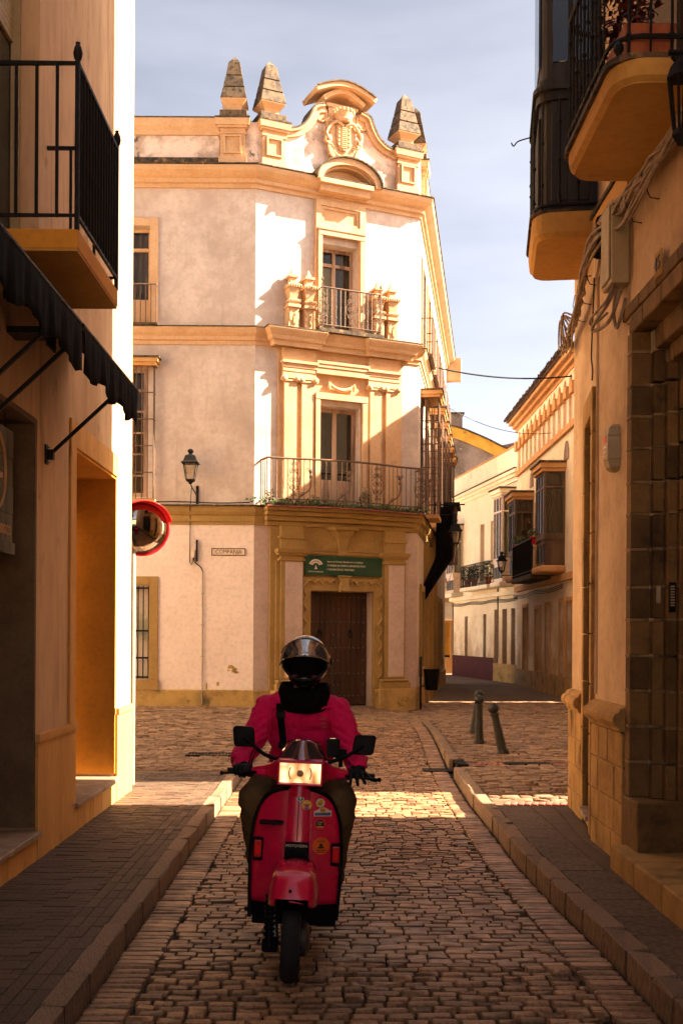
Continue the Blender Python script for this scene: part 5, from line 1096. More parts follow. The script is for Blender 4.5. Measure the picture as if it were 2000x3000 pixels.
# white house
FW = Fr((5.1, 49.5), (1.5, -9.7))
wh = thing('white_house', 'low white plastered house with stained parapet and oxblood plinth down the side street', 'building', (5.9, 45, 0))
dops = [(2.1, 2.55, -.05, 2.55, .25), (4.9, 5.35, -.05, 2.6, .25), (6.45, 7.0, .5, 2.75, .2), (7.5, 8.1, -.05, 2.75, .25), (8.6, 9.1, .5, 2.75, .2), (4.4, 5.0, 3.95, 6.3, .25), (5.9, 6.5, 3.95, 6.3, .25)]
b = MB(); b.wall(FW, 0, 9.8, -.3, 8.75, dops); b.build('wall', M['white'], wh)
b = MB(); b.plan([FW.xy(0, -.35), FW.xy(9.8, -.35), (12, 39.81), (12, 49.5)], -.3, 8.4); b.build('inner_wall', M['inner'], wh)
for a, c, z0, z1, d in dops: MB().box(FW, a, c, -d + .02, -d + .06, z0, z1).build('door' if z0 < 0 else 'shutter', M['darkwood'] if z0 < 3 else M['curtain'], wh)
MB().box(FW, 0, 6.4, -.01, .012, -.3, .85).build('plinth', M['redpl'], wh); MB().box(FW, 6.4, 9.8, -.01, .03, -.3, .65).build('plinth', M['plinth'], wh)
q = MB(); q.box(FW, -.1, 9.8, -.01, .07, 7.45, 7.6); q.box(FW, -.1, 9.8, -.01, .16, 7.6, 7.72); q.box(FW, -.1, 9.8, -.01, .26, 7.721, 7.84); q.build('cornice', M['white'], wh); MB().box(FW, -.1, 9.8, -.01, .30, 7.841, 7.88).build('tile_ledge', M['moss'], wh)
MB().box(FW, -.02, 9.8, -.3, .04, 8.751, 8.81).build('coping', M['ochre'], wh); MB().box(FW, 0, 9.8, -.01, .16, 3.25, 3.42).build('string_course', M['white'], wh)
mirador(wh, FW, 7.9, 9.0, .50, 4.55, 6.95, M['ceram'], M['white'], base=3.75, curt=False); mirador(wh, FW, .5, 1.7, .45, 4.4, 6.3, M['ceram'], M['white'], base=3.6, curt=False)
rail_balcony(wh, FW, 3.2, 7.2, .55, 3.72, 4.62, M['iron'], M['white'])
for s, F, lab, cat in ((MB().tube([FW.p(.15, .03, 3.2), FW.p(.15, .03, .9)], .03, 6), FW, 'thin drainpipe down the far corner of the white house', 'pipe'), (MB().tube([FW.p(7.0, .03, 7.4), FW.p(7.0, .03, .7)], .03, 6), FW, 'drainpipe down the white house beside its shuttered windows', 'pipe')):
    o = s.build('drainpipe', M['cable']); tag(o, lab, cat)
sw_ = MB()
for k in range(3): sw_.tube(curve([FW.p(.2 + 1.6 * j, .06 + .03 * k, 3.15 - .05 * k - (.05 if j % 2 else 0)) for j in range(7)] + [FG.p(.4 + 2.2 * j, .18, 3.18 - .05 * k - (.06 if j % 2 else 0)) for j in range(5)], 3), .013, 5)
o = sw_.build('street_cables', M['iron']); tag(o, 'dark sagging cables strung below the balconies of the side street houses', 'cables')
# houses closing the view
eh = thing('gable_house', 'sooty grey gable with curved yellow coping closing the side street', 'building', (6.5, 56, 0))
top = [tuple(p)[:2] for p in curve([(4.2, 12.3, 0), (5.6, 12.45, 0), (7.2, 11.9, 0), (8.7, 11.2, 0), (10.5, 10.7, 0)], 5)]
FE = Fr((0, 56), (1, 0)); b = MB(); b.prism(FE, [(4.2, -.3)] + top + [(10.5, -.3)], -.5, 0); b.build('wall', M['greyw'], eh)
ribbon(FE, top, -.55, -.3, .06, M['yellow'], 'yellow_coping', eh); ribbon(FE, top, .08, -.6, .12, M['moss'], 'tile_cap', eh)
b = MB(); b.box(FE, 4.3, 4.9, -.03, .05, 5, 12.0); b.build('pilaster', M['white'], eh)
ch = MB().box(FE, 5.0, 6.3, -1.8, -.8, 12.2, 13.25).build('chimney', M['greyw'], eh); MB().box(FE, 4.9, 6.4, -1.9, -.7, 13.251, 13.33).build('chimney_cap', M['moss'], ch); MB().lathe([(.2, 0), (.24, .2), (.1, .4)], FE.p(5.4, -1.3, 13.33), 10).build('chimney_pot', M['greyw'], ch)
rb = thing('brick_house', 'dull red brown house wall rising behind the grey gable', 'building', (9, 60, 0)); b = MB(); b.prism(Fr((0, 60), (1, 0)), [(7.5, -.3), (7.5, 11.9), (10.6, 12.6), (12.5, 12.7), (12.5, -.3)], -1, 0); b.build('wall', mat('dull_brick', (.17, .10, .08), (.10, .06, .05), sc=1.5, bump=.2), rb); MB().box(Fr((0, 60), (1, 0)), 10.4, 12.6, -1.1, .1, 12.701, 12.8).build('coping', M['moss'], rb)
FS = Fr((0, 51.5), (1, 0)); fh = thing('cottage', 'small white house with an ochre door at the far end of the side street', 'building', (5, 51.5, 0))
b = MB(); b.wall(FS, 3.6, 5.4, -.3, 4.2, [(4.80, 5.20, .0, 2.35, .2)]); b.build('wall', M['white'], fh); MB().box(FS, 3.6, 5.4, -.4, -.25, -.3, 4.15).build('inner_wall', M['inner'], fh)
MB().box(FS, 4.8, 5.2, -.16, -.10, .8, 2.35).build('door', M['yellow'], fh); MB().box(FS, 3.6, 5.4, -.01, .02, -.3, .7).build('plinth', M['ochre'], fh); MB().box(FS, 3.6, 5.4, -.02, .15, 3.3, 3.6).build('cornice', M['ochre'], fh); MB().box(FS, 3.6, 5.4, -.5, .1, 4.201, 4.3).build('coping', M['ochre'], fh); surround(FS, 4.80, 5.20, .0, 2.35, .10, .04, M['ochre'], fh, False)
# far side of the square, out to the left: sunlit house the light bounces from
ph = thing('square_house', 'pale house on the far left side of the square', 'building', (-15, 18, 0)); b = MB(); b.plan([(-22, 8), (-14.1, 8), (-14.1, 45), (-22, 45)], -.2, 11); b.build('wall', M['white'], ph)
for k in range(5): MB().box(Fr((-14.1, 0), (0, 1)), 13 + 2.2 * k, 14.2 + 2.2 * k, -.05, .03, 4.5, 7).build('shutter', M['darkwood'], ph)

# ---------------------------------------------------------------- scooter
SX, SY = -.245, 5.33
sc = thing('scooter', 'crimson vintage scooter with lit rectangular headlight and stickers on its leg shield', 'scooter', (SX, SY, .004))
FS_ = Fr((SX, SY), (1, 0))                                # u = x, v = towards the camera, z up
P = lambda x, y, z: (SX + x, SY + y, z + .004)
SF = lambda x, y, z: FS_.p(x, -y, z + .004)
def lerp(T, z):
    if z <= T[0][0]: return T[0][1]
    for (a, p), (c, q) in zip(T, T[1:]):
        if z <= c: return p + (q - p) * (z - a) / (c - a)
    return T[-1][1]
HW = [(.235, .228), (.30, .233), (.5, .240), (.62, .236), (.70, .226), (.76, .211), (.80, .194), (.83, .172), (.855, .14), (.872, .10), (.882, .05), (.886, .004)]
def lsy(x, z): return .345 + .09 * (z - .3) + .075 * (x / .24) ** 2
rowz = [.285, .32, .4, .5, .58, .64, .70, .74, .78, .81, .835, .855, .872, .882, .886]
q = MB(); n = 18
q.v = [P((2 * i / n - 1) * lerp(HW, z), lsy((2 * i / n - 1) * lerp(HW, z), z), z) for z in rowz for i in range(n + 1)]
q.f = [[j * (n + 1) + i, j * (n + 1) + i + 1, (j + 1) * (n + 1) + i + 1, (j + 1) * (n + 1) + i] for j in range(len(rowz) - 1) for i in range(n)]
ls = q.build('leg_shield', M['paint'], sc, smooth=True); m_ = ls.modifiers.new('s', 'SOLIDIFY'); m_.thickness = .010; m_.offset = -1
edge = [P(-lerp(HW, z), lsy(lerp(HW, z), z), z) for z in [.20] + rowz] + [P(lerp(HW, z), lsy(lerp(HW, z), z), z) for z in rowz[::-1] + [.20]]
q = MB(); q.tube(edge, .0105, 8); q.build('edge_trim', M['black'], ls, smooth=True)
q = MB(); q.grid(lambda i, j: P((2 * i - 1) * .235, lsy((2 * i - 1) * .235, .28) - .004, .215 + .072 * j), 14, 2); o = q.build('lower_trim', M['black'], sc); o.modifiers.new('s', 'SOLIDIFY').thickness = .02
q = MB(); q.box(FS_, -.215, .225, -1.0, -.40, .17, .235); q.build('floorboard', M['black'], sc, bev=.01)
for x0 in (-.19, -.13, .11, .17): MB().box(FS_, x0, x0 + .03, -.95, -.45, .236, .245).build('floor_strip', M['alu'], sc)
q = MB(); hwS = [(.50, .064), (.62, .062), (.885, .056)]
prof = [(-1, .0), (-.97, .020), (-.8, .028), (0, .032), (.8, .028), (.97, .020), (1, .0)]
q.v = [P(.006 + s * lerp(hwS, z), lsy(0, z) - d, z) for z in (.30, .4, .5, .6, .7, .8, .86, .885) for s, d in prof]
q.f = [[j * 7 + i, j * 7 + i + 1, (j + 1) * 7 + i + 1, (j + 1) * 7 + i] for j in range(7) for i in range(6)]
sp = q.build('steering_cover', M['paint'], sc, smooth=True)
MB().box(FS_, .004, .008, .345 * -1 + .0, -.345 + .002, .63, .83).build('seam', M['black'], sp) if False else None
MB().tube([P(.006, lsy(0, z) - .0325, z) for z in (.62, .7, .78, .84)], .0022, 4).build('seam', M['black'], sp)
q = MB(); q.prism(FS_, [(-.058, .42), (.072, .42), (.071, .52), (.069, .618), (-.054, .618), (-.056, .52)], -.36, -.300); hc = q.build('horn_cover', M['black'], sc, bev=.008)
for k in range(18): MB().box(FS_, -.048 + .0063 * k, -.0447 + .0063 * k, -.3005, -.2975, .515, .592).build('rib', M['black'], hc)
text('MOTOVESPA', .0195, FS_, .007, -.2995, .605, M['whitest'], hc, ext=.001)
q = MB(); q.box(FS_, -.195, -.072, -.40, -.352, .700, .718); q.box(FS_, -.125, -.11, -.40, -.352, .695, .70); q.build('slot_trim', M['black'], sc, bev=.003)
for x0, x1, z0, z1 in ((-.226, -.170, .500, .622), (.183, .240, .487, .604)):
    y_ = -(lsy(.2, .55)) 
    o = MB().box(FS_, x0, x1, y_ - .03, y_ + .020, z0, z1).build('turn_signal', M['black'], sc, bev=.008)
    MB().box(FS_, x0 + .008, x1 - .010, y_ + .020, y_ + .030, z0 + .02, z1 - .012).build('lens', M['redlens'], o, bev=.006)
    MB().box(FS_, x0 + .014, x1 - .016, y_ + .0295, y_ + .032, (z0 + z1) / 2 - .026, (z0 + z1) / 2 + .022).build('reflector', M['amber'], o, bev=.003)
# stickers
def disc(x, z, r, m, root, lift=.006, n=20, name='sticker', sq=None):
    y = lsy(x, z) - lift - (.032 if abs(x - .006) < .05 else 0)
    pts = sq or [(x + r * math.cos(2 * math.pi * k / n), z + r * math.sin(2 * math.pi * k / n)) for k in range(n)]
    b = MB(); k = len(pts)
    yf = lambda px, pz: lsy(px, pz) - lift - (.032 if abs(x - .006) < .05 else 0)
    b.v = [P(px, yf(px, pz), pz) for px, pz in pts] + [P(px, yf(px, pz) + .0015, pz) for px, pz in pts]
    b.f = [list(range(k))[::-1]] + [(i, (i + 1) % k, k + (i + 1) % k, k + i) for i in range(k)]
    return b.build(name, m, root)
hexp = lambda x, z, r: [(x + r * math.sin(math.pi * k / 3), z + r * math.cos(math.pi * k / 3)) for k in range(6)]
st = disc(.014, .839, 0, M['whitest'], sc, .0035, sq=hexp(.014, .839, .020)); disc(.014, .839, 0, M['greenst'], st, .0045, name='emblem', sq=hexp(.014, .839, .0165)); disc(.014, .842, .007, M['whitest'], st, .0055, 8, 'emblem'); disc(.014, .833, 0, M['whitest'], st, .0055, sq=[(.012, .828), (.016, .828), (.016, .842), (.012, .842)], name='emblem')
st = disc(.048, .805, .026, M['yellowst'], sc, .0035); disc(.048, .800, .011, M['pinkst'], st, .0045, 12, 'emblem'); disc(.048, .787, 0, M['bluest'], st, .0045, sq=[(.033, .790), (.041, .781), (.048, .779), (.055, .781), (.063, .790)], name='emblem'); disc(.048, .806, 0, M['ink'], st, .0047, sq=[(.030, .810), (.048, .805), (.066, .810), (.066, .807), (.048, .802), (.030, .807)], name='emblem')
st = disc(.118, .812, .023, M['whitest'], sc, .003); disc(.110, .808, .012, M['yellowst'], st, .004, 10, 'emblem'); disc(.124, .818, .012, M['yellowst'], st, .004, 10, 'emblem')
def ptext(body, size, x, z, m, root, lift, xs=1.0):
    y = lsy(x, z) - lift; sl = math.atan(.15 * x / .24 / .24)
    Mx = Matrix.Translation(P(x, y, z)) @ Matrix.Rotation(sl, 4, 'Z')
    return text(body, size, FS_, 0, 0, 0, m, root, ext=.0006, xs=xs, M=Mx)
ptext('45', .022, .118, .806, M['ink'], st, .0075)
PL = [(.088, .742), (.178, .742), (.178, .770), (.163, .774), (.150, .784), (.133, .788), (.116, .784), (.103, .774), (.088, .770)]
st = disc(.133, .76, 0, M['whitest'], sc, .003, sq=PL); disc(.133, .775, .015, M['yellowst'], st, .004, 14, 'emblem'); disc(.133, .753, 0, M['bluest'], st, .004, sq=[(.092, .746), (.174, .746), (.174, .761), (.092, .761)], name='emblem'); ptext('036', .017, .133, .773, M['ink'], st, .0065)
st = disc(.121, .703, .037, M['ink'], sc, .003); disc(.121, .703, .034, M['mred'], st, .004, name='emblem'); disc(.121, .703, .022, M['ink'], st, .005, name='emblem'); ptext('12º', .026, .121, .706, M['whitest'], st, .0085, .8); disc(.121, .688, 0, M['yellowst'], st, .0057, sq=[(.106, .686), (.136, .684), (.136, .690), (.106, .691)], name='emblem')
st = disc(.131, .589, .0445, M['orangest'], sc, .003, 28); ptext('A.S.M.', .0165, .131, .614, M['ink'], st, .006)
disc(.131, .594, .008, M['ink'], st, .0045, 10, 'emblem'); disc(.131, .582, 0, M['ink'], st, .0042, sq=[(.112, .577), (.150, .577), (.146, .584), (.136, .589), (.126, .589), (.116, .584)], name='emblem'); disc(.131, .568, 0, M['ink'], st, .0042, sq=[(.104, .565), (.158, .565), (.158, .569), (.104, .569)], name='emblem'); disc(.131, .558, 0, M['ink'], st, .0042, sq=[(.108, .556), (.154, .556), (.154, .559), (.108, .559)], name='emblem')
# mudguard, front wheel, fork
secs = [(-.172, .425, .072, .080, .405), (-.165, .45, .076, .088, .402), (-.14, .51, .084, .104, .396), (-.09, .545, .092, .116, .394), (0, .558, .096, .124, .392), (.12, .562, .097, .126, .40), (.26, .545, .094, .12, .42)]
q = MB(); k = 9
for y, zt, ht, hb, zb in secs:
    for x, z in ((-hb, zb), (-hb * .97, zb + .035), (-ht * 1.06, zt - .035), (-ht * .88, zt - .006), (0, zt + .004), (ht * .88, zt - .006), (ht * 1.06, zt - .035), (hb * .97, zb + .035), (hb, zb)): q.v.append(P(.010 + x, y, z))
q.f = [[j * k + i, j * k + i + 1, (j + 1) * k + i + 1, (j + 1) * k + i] for j in range(len(secs) - 1) for i in range(k - 1)] + [list(range(k))]
fd = q.build('mudguard', M['paint'], sc, smooth=True); fd.modifiers.new('s', 'SOLIDIFY').thickness = .004
MB().lathe([(.008, 0), (.008, -.006)], P(.0, -.158, .475), 8, ax='Y').build('badge_hole', M['black'], fd)
TW = [(.155, -.030), (.175, -.040), (.197, -.043), (.208, -.030), (.212, -.012), (.2125, 0), (.212, .012), (.208, .030), (.197, .043), (.175, .040), (.155, .030)]
def wheel(x, y):
    o = MB().lathe([(.15, -.03)] + TW + [(.15, .03)], P(x, y, .2125), 48, ax='X').build('wheel', M['rubber'], sc, smooth=True)
    MB().lathe([(.03, -.05), (.10, -.045), (.11, -.025), (.152, -.03), (.152, .03), (.11, .025), (.10, .045), (.03, .05)], P(x, y, .2125), 24, ax='X').build('rim', M['alu'], o, smooth=True)
    q = MB()
    for k in range(60):
        a = 2 * math.pi * k / 60; s = 1 if k % 2 else -1
        c, s_ = math.cos(a), math.sin(a)
        q.add([P(x + s * w_, y + (.2132 + .001) * math.cos(a + d), .2125 + (.2132 + .001) * math.sin(a + d)) for w_, d in ((.006, 0), (.030, .03), (.030, .07), (.006, .04))], [(0, 1, 2, 3)])
    q.build('tread', M['rubber'], o)
    return o
wheel(.010, 0); wheel(.012, 1.24)
q = MB(); q.tube([P(-.075, .0, .2125), P(-.085, .03, .30), P(-.075, .12, .45)], [.024, .026, .024], 8); q.build('fork_leg', M['alu'], sc, smooth=True)
q = MB(); q.tube([P(-.095, -.03, .17), P(-.098, .06, .42)], .02, 8)
for z in range(8): q.lathe([(.029, 0), (.033, .008), (.029, .016)], P(-.097, .0 + .008 * z, .22 + .024 * z), 10)
q.build('shock_absorber', M['black'], sc, smooth=True)
MB().lathe([(.02, .045), (.085, .048), (.09, .07), (.06, .085), (.02, .09)], P(.010, 0, .2125), 20, ax='X').build('brake_drum', M['alu'], sc, smooth=True)
MB().box(FS_, -.135, -.055, -.10, -.02, .13, .20).build('fork_link', M['black'], sc, bev=.012)
q = MB(); q.tube(curve([P(.07, .0, .25), P(.10, -.02, .36), P(.10, .06, .5), P(.05, .2, .6)], 5), .006, 5); q.build('brake_cable', M['black'], sc)
MB().tube([P(.006, .40, .84), P(.006, .415, .95)], .05, 12).build('steering_neck', M['paint'], sc, smooth=True)
# headset
def rsec(x, y, z, hy, hz, n=12):
    return [P(x, y + hy * math.copysign(abs(math.cos(a)) ** .6, math.cos(a)), z + hz * math.copysign(abs(math.sin(a)) ** .6, math.sin(a))) for a in [2 * math.pi * (k + .5) / n for k in range(n)]]
secs = [(-.262, .47, .958, .019, .021), (-.20, .465, .962, .026, .028), (-.15, .455, .968, .045, .042), (-.128, .44, .974, .075, .058), (-.112, .42, .975, .098, .068), (0, .415, .977, .108, .072), (.112, .42, .975, .098, .068), (.128, .44, .974, .075, .058), (.15, .455, .968, .045, .042), (.20, .465, .962, .026, .028), (.262, .47, .958, .019, .021)]
q = MB()
for x, y, z, hy, hz in secs: q.v += rsec(x + .008, y, z, hy, hz)
q.f = [[j * 12 + i, j * 12 + (i + 1) % 12, (j + 1) * 12 + (i + 1) % 12, (j + 1) * 12 + i] for j in range(10) for i in range(12)] + [list(range(12))[::-1], list(range(120, 132))]
hd = q.build('headset', M['paint'], sc, smooth=True)
for x0 in (-.232, .188): MB().box(FS_, x0, x0 + .055, -.452, -.432, .948, .976).build('switch_pod', M['jacket'], hd, bev=.004)
hl = MB()
for a, c, e, f in ((-.110, .126, 1.030, 1.040), (-.110, .126, .915, .925), (-.110, -.098, .9251, 1.0299), (.114, .126, .9251, 1.0299)): hl.box(FS_, a, c, -.34, -.298, e, f)
hl = hl.build('headlight', M['paint'], sc, bev=.005)
MB().box(FS_, -.098, .114, -.338, -.330, .925, 1.030).build('reflector', M['chrome'], hl)
lensm = bpy.data.materials.new('lit_lens'); lensm.use_nodes = True; t_ = lensm.node_tree; N_ = t_.nodes; pb = N_['Principled BSDF']
pb.inputs['Base Color'].default_value = (.9, .6, .25, 1); pb.inputs['Roughness'].default_value = .12
tcn = N_.new('ShaderNodeTexCoord'); wv_ = N_.new('ShaderNodeTexVoronoi'); wv_.inputs['Scale'].default_value = 3.2; mpn = N_.new('ShaderNodeMapping'); mpn.inputs['Scale'].default_value = (6.5, .1, 4); mpn.inputs['Location'].default_value = (.55, 0, .15)
rp = N_.new('ShaderNodeValToRGB'); rp.color_ramp.elements[0].color = (1.0, .80, .42, 1); rp.color_ramp.elements[1].color = (.95, .28, .03, 1); rp.color_ramp.elements[0].position = .25; rp.color_ramp.elements[1].position = .85
t_.links.new(tcn.outputs['Object'], mpn.inputs[0]); t_.links.new(mpn.outputs[0], wv_.inputs['Vector']); t_.links.new(wv_.outputs['Distance'], rp.inputs[0]); t_.links.new(rp.outputs[0], pb.inputs['Emission Color'])
mr_ = N_.new('ShaderNodeMapRange'); mr_.inputs[1].default_value = .2; mr_.inputs[2].default_value = .9; mr_.inputs[3].default_value = .26; mr_.inputs[4].default_value = .045
t_.links.new(wv_.outputs['Distance'], mr_.inputs[0]); t_.links.new(mr_.outputs[0], pb.inputs['Emission Strength'])
MB().grid(lambda i, j: P(-.098 + .212 * i, .312 - .012 * math.sin(math.pi * i) * math.sin(math.pi * j), .925 + .105 * j), 14, 8).build('lens', lensm, hl, smooth=True)
MB().lathe([(.018, .0), (.017, -.006), (.006, -.010)], P(.008, .303, .975), 14, ax='Y').build('bulb_cap', M['tan'], hl)
for s in (-1, 1): q = MB(); q.tube(curve([P(.008 + s * .050, .304, 1.005), P(.008 + s * .058, .303, .975), P(.008 + s * .050, .304, .945)], 5), .0028, 5); q.build('bulb_shield', M['tan'], hl)
# fly screen
q = MB()
def fly(i, j):
    s = 2 * i - 1; hw = .128 - .045 * j
    return P(.012 + s * hw, .345 + .06 * j + .11 * abs(s) ** 2.2, 1.035 + .105 * j * (1 - .18 * abs(s) ** 2))
q.grid(fly, 18, 8); o = q.build('fly_screen', M['flys'], sc, smooth=True); o.modifiers.new('s', 'SOLIDIFY').thickness = .003
MB().tube([fly(i / 18, 0) for i in range(19)], .006, 6).build('screen_trim', M['black'], o)
MB().box(FS_, -.085, .105, -.56, -.42, 1.035, 1.075).build('instrument_panel', M['black'], sc, bev=.012)
# grips, levers, mirrors
for s in (-1, 1):
    g_ = MB(); g_.tube([P(.008 + s * .262, .47, .957), P(.008 + s * .39, .475, .952)], .0165, 10); g_.build('grip', M['rubber'], sc, smooth=True)
    l_ = MB(); l_.tube(curve([P(.008 + s * .235, .435, .955), P(.008 + s * .30, .392, .955), P(.008 + s * .36, .388, .952), P(.008 + s * .41, .40, .948)], 5), .0065, 6); l_.ell(P(.008 + s * .412, .40, .948), (.012, .012, .012), 8, 6); l_.build('brake_lever' if s < 0 else 'clutch_lever', M['black'], sc, smooth=True)
def rrect(F, u0, u1, z0, z1, r, n=5, sk=0):
    out = []
    for cx, cz, a0 in ((u1 - r, z1 - r, 0), (u0 + r, z1 - r, 90), (u0 + r, z0 + r, 180), (u1 - r, z0 + r, 270)):
        for k in range(n + 1): a = R(a0 + 90 * k / n); z = cz + r * math.sin(a); out.append((cx + r * math.cos(a) + sk * (z - z0), z))
    return out
for u0, u1, z0, z1, sk, st0 in ((-.362, -.248, 1.085, 1.194, -.10, (-.118, .42, 1.03)), (.276, .392, 1.068, 1.175, .14, (.150, .42, 1.025))):
    o = MB().prism(FS_, rrect(FS_, u0 + (.006 if sk < 0 else -.006), u1 + (.006 if sk < 0 else -.006), z0, z1, .020, sk=sk), -.50, -.478).build('rear_view_mirror', M['black'], sc, bev=.006)
    MB().prism(FS_, rrect(FS_, u0 + .010, u1 - .006, z0 + .007, z1 - .007, .016, sk=sk), -.5015, -.5005).build('glass', M['mirror'], o)
    q = MB(); c = (u0 + u1) / 2; ins = u1 - .022 if sk < 0 else u0 + .022
    q.tube(curve([P(*st0), P((st0[0] + ins) / 2, .45, st0[2] + .022), P(ins, .478, z0 + .022)], 6), .0105, 7); q.tube([P(ins, .478, z0 + .02), P(c, .48, z0 + .045)], .010, 6); q.build('stem', M['black'], o, smooth=True)
for k in range(2): q = MB(); q.tube(curve([P(-.27 + .02 * k, .46, .965), P(-.265 + .012 * k, .44, 1.02), P(-.245 + .02 * k, .45, 1.075), P(-.22, .46, 1.06)], 5), .003, 4); q.build('brake_cable', M['black'], sc)
# phone on its holder
pm_ = thing('phone', 'black phone held upright beside the scooter fly screen', 'phone', P(.215, .53, 1.03)); MB().prism(FS_, rrect(FS_, .180, .250, 1.035, 1.135, .01), -.548, -.538).build('body', M['black'], pm_); MB().box(FS_, .196, .226, -.549, -.537, 1.1355, 1.1385).build('edge_band', M['chrome'], pm_)
MB().tube([P(.215, .52, .99), P(.215, .53, 1.06)], .012, 6).build('phone_holder', M['black'], sc); MB().box(FS_, .185, .245, -.536, -.52, 1.04, 1.09).build('phone_clamp', M['black'], sc)
# rear body
q = MB(); q.ell(P(.01, 1.12, .52), (.185, .50, .24), 20, 12); q.build('rear_body', M['paint'], sc, smooth=True)
for s in (-1, 1): q = MB(); q.ell(P(.01 + s * .15, 1.18, .50), (.10, .36, .19), 16, 10); q.build('cowl', M['paint'], sc, smooth=True)
q = MB(); q.ell(P(.01, 1.10, .80), (.14, .42, .075), 16, 8); q.build('seat', M['leather'], sc, smooth=True)
MB().tube([P(-.20, .62, .19), P(-.27, .60, .19)], .012, 6).build('kick_pedal', M['rubber'], sc)
sc.rotation_euler = (0, R(2.2), 0)

# ---------------------------------------------------------------- rider
RX, RY = -.240, 5.33
PR = lambda x, y, z: (RX + x, RY + y, z + .004)
def caps(b, pts, rs, n=10):
    Pp = [Vector(PR(*p)) for p in pts]; out = []; ro = []
    for i in range(len(Pp) - 1):
        for k in range(4): out.append(Pp[i].lerp(Pp[i + 1], k / 4)); ro.append(rs[i] + (rs[i + 1] - rs[i]) * k / 4)
    b.tube(out + [Pp[-1]], ro + [rs[-1]], n)
    for p, r in zip(Pp, rs): b.ell(p, (r, r, r), n, 8)
def vox(o, size, it=3, fac=.5):
    m = o.modifiers.new('r', 'REMESH'); m.mode = 'VOXEL'; m.voxel_size = size; m.use_smooth_shade = True
    s = o.modifiers.new('sm', 'SMOOTH'); s.iterations = it; s.factor = fac
    mt = o.data.materials[0]; bake(o); o.data.materials.clear(); o.data.materials.append(mt)
    for p in o.data.polygons: p.use_smooth = True
    return o
def elli(b, x, y, z, r): b.ell(PR(x, y, z), r, 14, 10)
# the body: one continuous figure under the clothes
bd = MB()
for x, y, z, r in ((0, .97, .86, (.15, .13, .11)), (0, .90, 1.0, (.145, .11, .14)), (0, .84, 1.15, (.16, .11, .15)), (0, .80, 1.27, (.16, .09, .08)), (0.010, .70, 1.555, (.078, .098, .115)), (0.010, .64, 1.49, (.055, .05, .06))): elli(bd, x, y, z, r)
caps(bd, [(0, .80, 1.28), (.006, .74, 1.45)], [.06, .058])
for s in (-1, 1):
    caps(bd, [(s * .15, .80, 1.28), (s * .205, .78, 1.265), (s * .288, .69, 1.07), (s * .310, .505, .985)], [.05, .052, .04, .03])
    caps(bd, [(s * .09, .95, .86), (s * .225, .52, .81), (s * .195, .66, .36), (s * .19, .56, .29)], [.075, .06, .042, .035])
    bd.ell(PR(.010 + s * .03, .612, 1.545), (.012, .01, .008), 8, 6)
bd.ell(PR(.010, .594, 1.515), (.014, .018, .024), 8, 6)
me_ = MB(); rider = bd.build('person', M['skin'], None); rider.location = (0, 0, 0)
vox(rider, .012, 3); tag(rider, 'scooter rider in crimson jacket, olive trousers, black gloves and full face helmet, facing the camera', 'person')
rl = Vector(PR(0, .9, 0)); rider.data.transform(Matrix.Translation(-rl)); rider.location = rl
# jacket
jk = MB()
for x, y, z, r in ((0, .90, .90, (.185, .15, .10)), (0, .89, 1.0, (.185, .145, .12)), (0, .85, 1.12, (.195, .145, .14)), (0.0, .815, 1.23, (.195, .135, .11)), (0, .795, 1.30, (.17, .105, .065))): elli(jk, x, y, z, r)
for s in (-1, 1): caps(jk, [(s * .11, .80, 1.305), (s * .195, .785, 1.275), (s * .245, .735, 1.15), (s * .288, .68, 1.06), (s * .306, .575, 1.02), (s * .310, .51, .99)], [.066, .072, .072, .068, .060, .050], 12)
jk = jk.build('jacket', M['jacket'], rider); vox(jk, .009, 4)
for v in jk.data.vertices:                                 # folds: across the sleeves, diagonal over the chest
    w_ = Vector(v.co) + rl; lx, ly, z = w_.x - RX, w_.y - RY, w_.z; s = 1 if lx > 0 else -1
    arm = ss((abs(lx) - .16) / .06)
    n1 = .6 - 1.9 * abs(noise.noise((lx * 7 + 3 * z, ly * 6, (z * 24 + lx * s * 16)))); n2 = .6 - 1.9 * abs(noise.noise((lx * 9 + z * 7, ly * 8, z * 9 - lx * 6)))
    v.co += v.normal * (arm * .017 * n1 + (1 - arm) * .012 * n2 + .003 * noise.noise(w_ * 40))
jk.data.update()
def onfront(x, z, extra=.004):                             # front surface of the torso shell
    z_ = [(.90, .90, .15), (1.0, .89, .145), (1.12, .85, .145), (1.23, .815, .135), (1.30, .795, .105)]
    y = lerp([(a, c) for a, c, r in z_], z) - lerp([(a, r) for a, c, r in z_], z) * math.sqrt(max(.05, 1 - (x / .2) ** 2))
    return PR(x, y - .006 - extra, z)
q = MB(); q.tube([onfront(.012 - .05 * ss((1.30 - z) / .25), z) for z in (1.30, 1.27, 1.24, 1.2, 1.15, 1.1, 1.05, 1.0)], .006, 6); q.build('zip_flap', M['jacket'], jk, smooth=True)
q = MB(); q.tube([onfront(.02 + .022 * k, 1.272 - .012 * math.sin(k * .9) + .002 * k) for k in range(7)], .006, 6); q.build('yoke_seam', M['jacket'], jk, smooth=True)
for z in (1.285, 1.262): MB().lathe([(.006, 0), (.006, -.006)], onfront(.006, z), 8, ax='Y').build('snap', M['alu'], jk)
for x, z in ((.118, 1.225), (.122, 1.20), (.126, 1.18)):
    MB().tube([onfront(x - .014, z), onfront(x, z + .006), onfront(x + .014, z)], .0022, 4).build('embroidery', M['tan'], jk)
for s in (-1, 1): MB().tube([PR(s * .160, .70, 1.30), PR(s * .168, .665, 1.22), PR(s * .175, .70, 1.10)], .004, 5).build('armhole_seam', M['jacket'], jk)
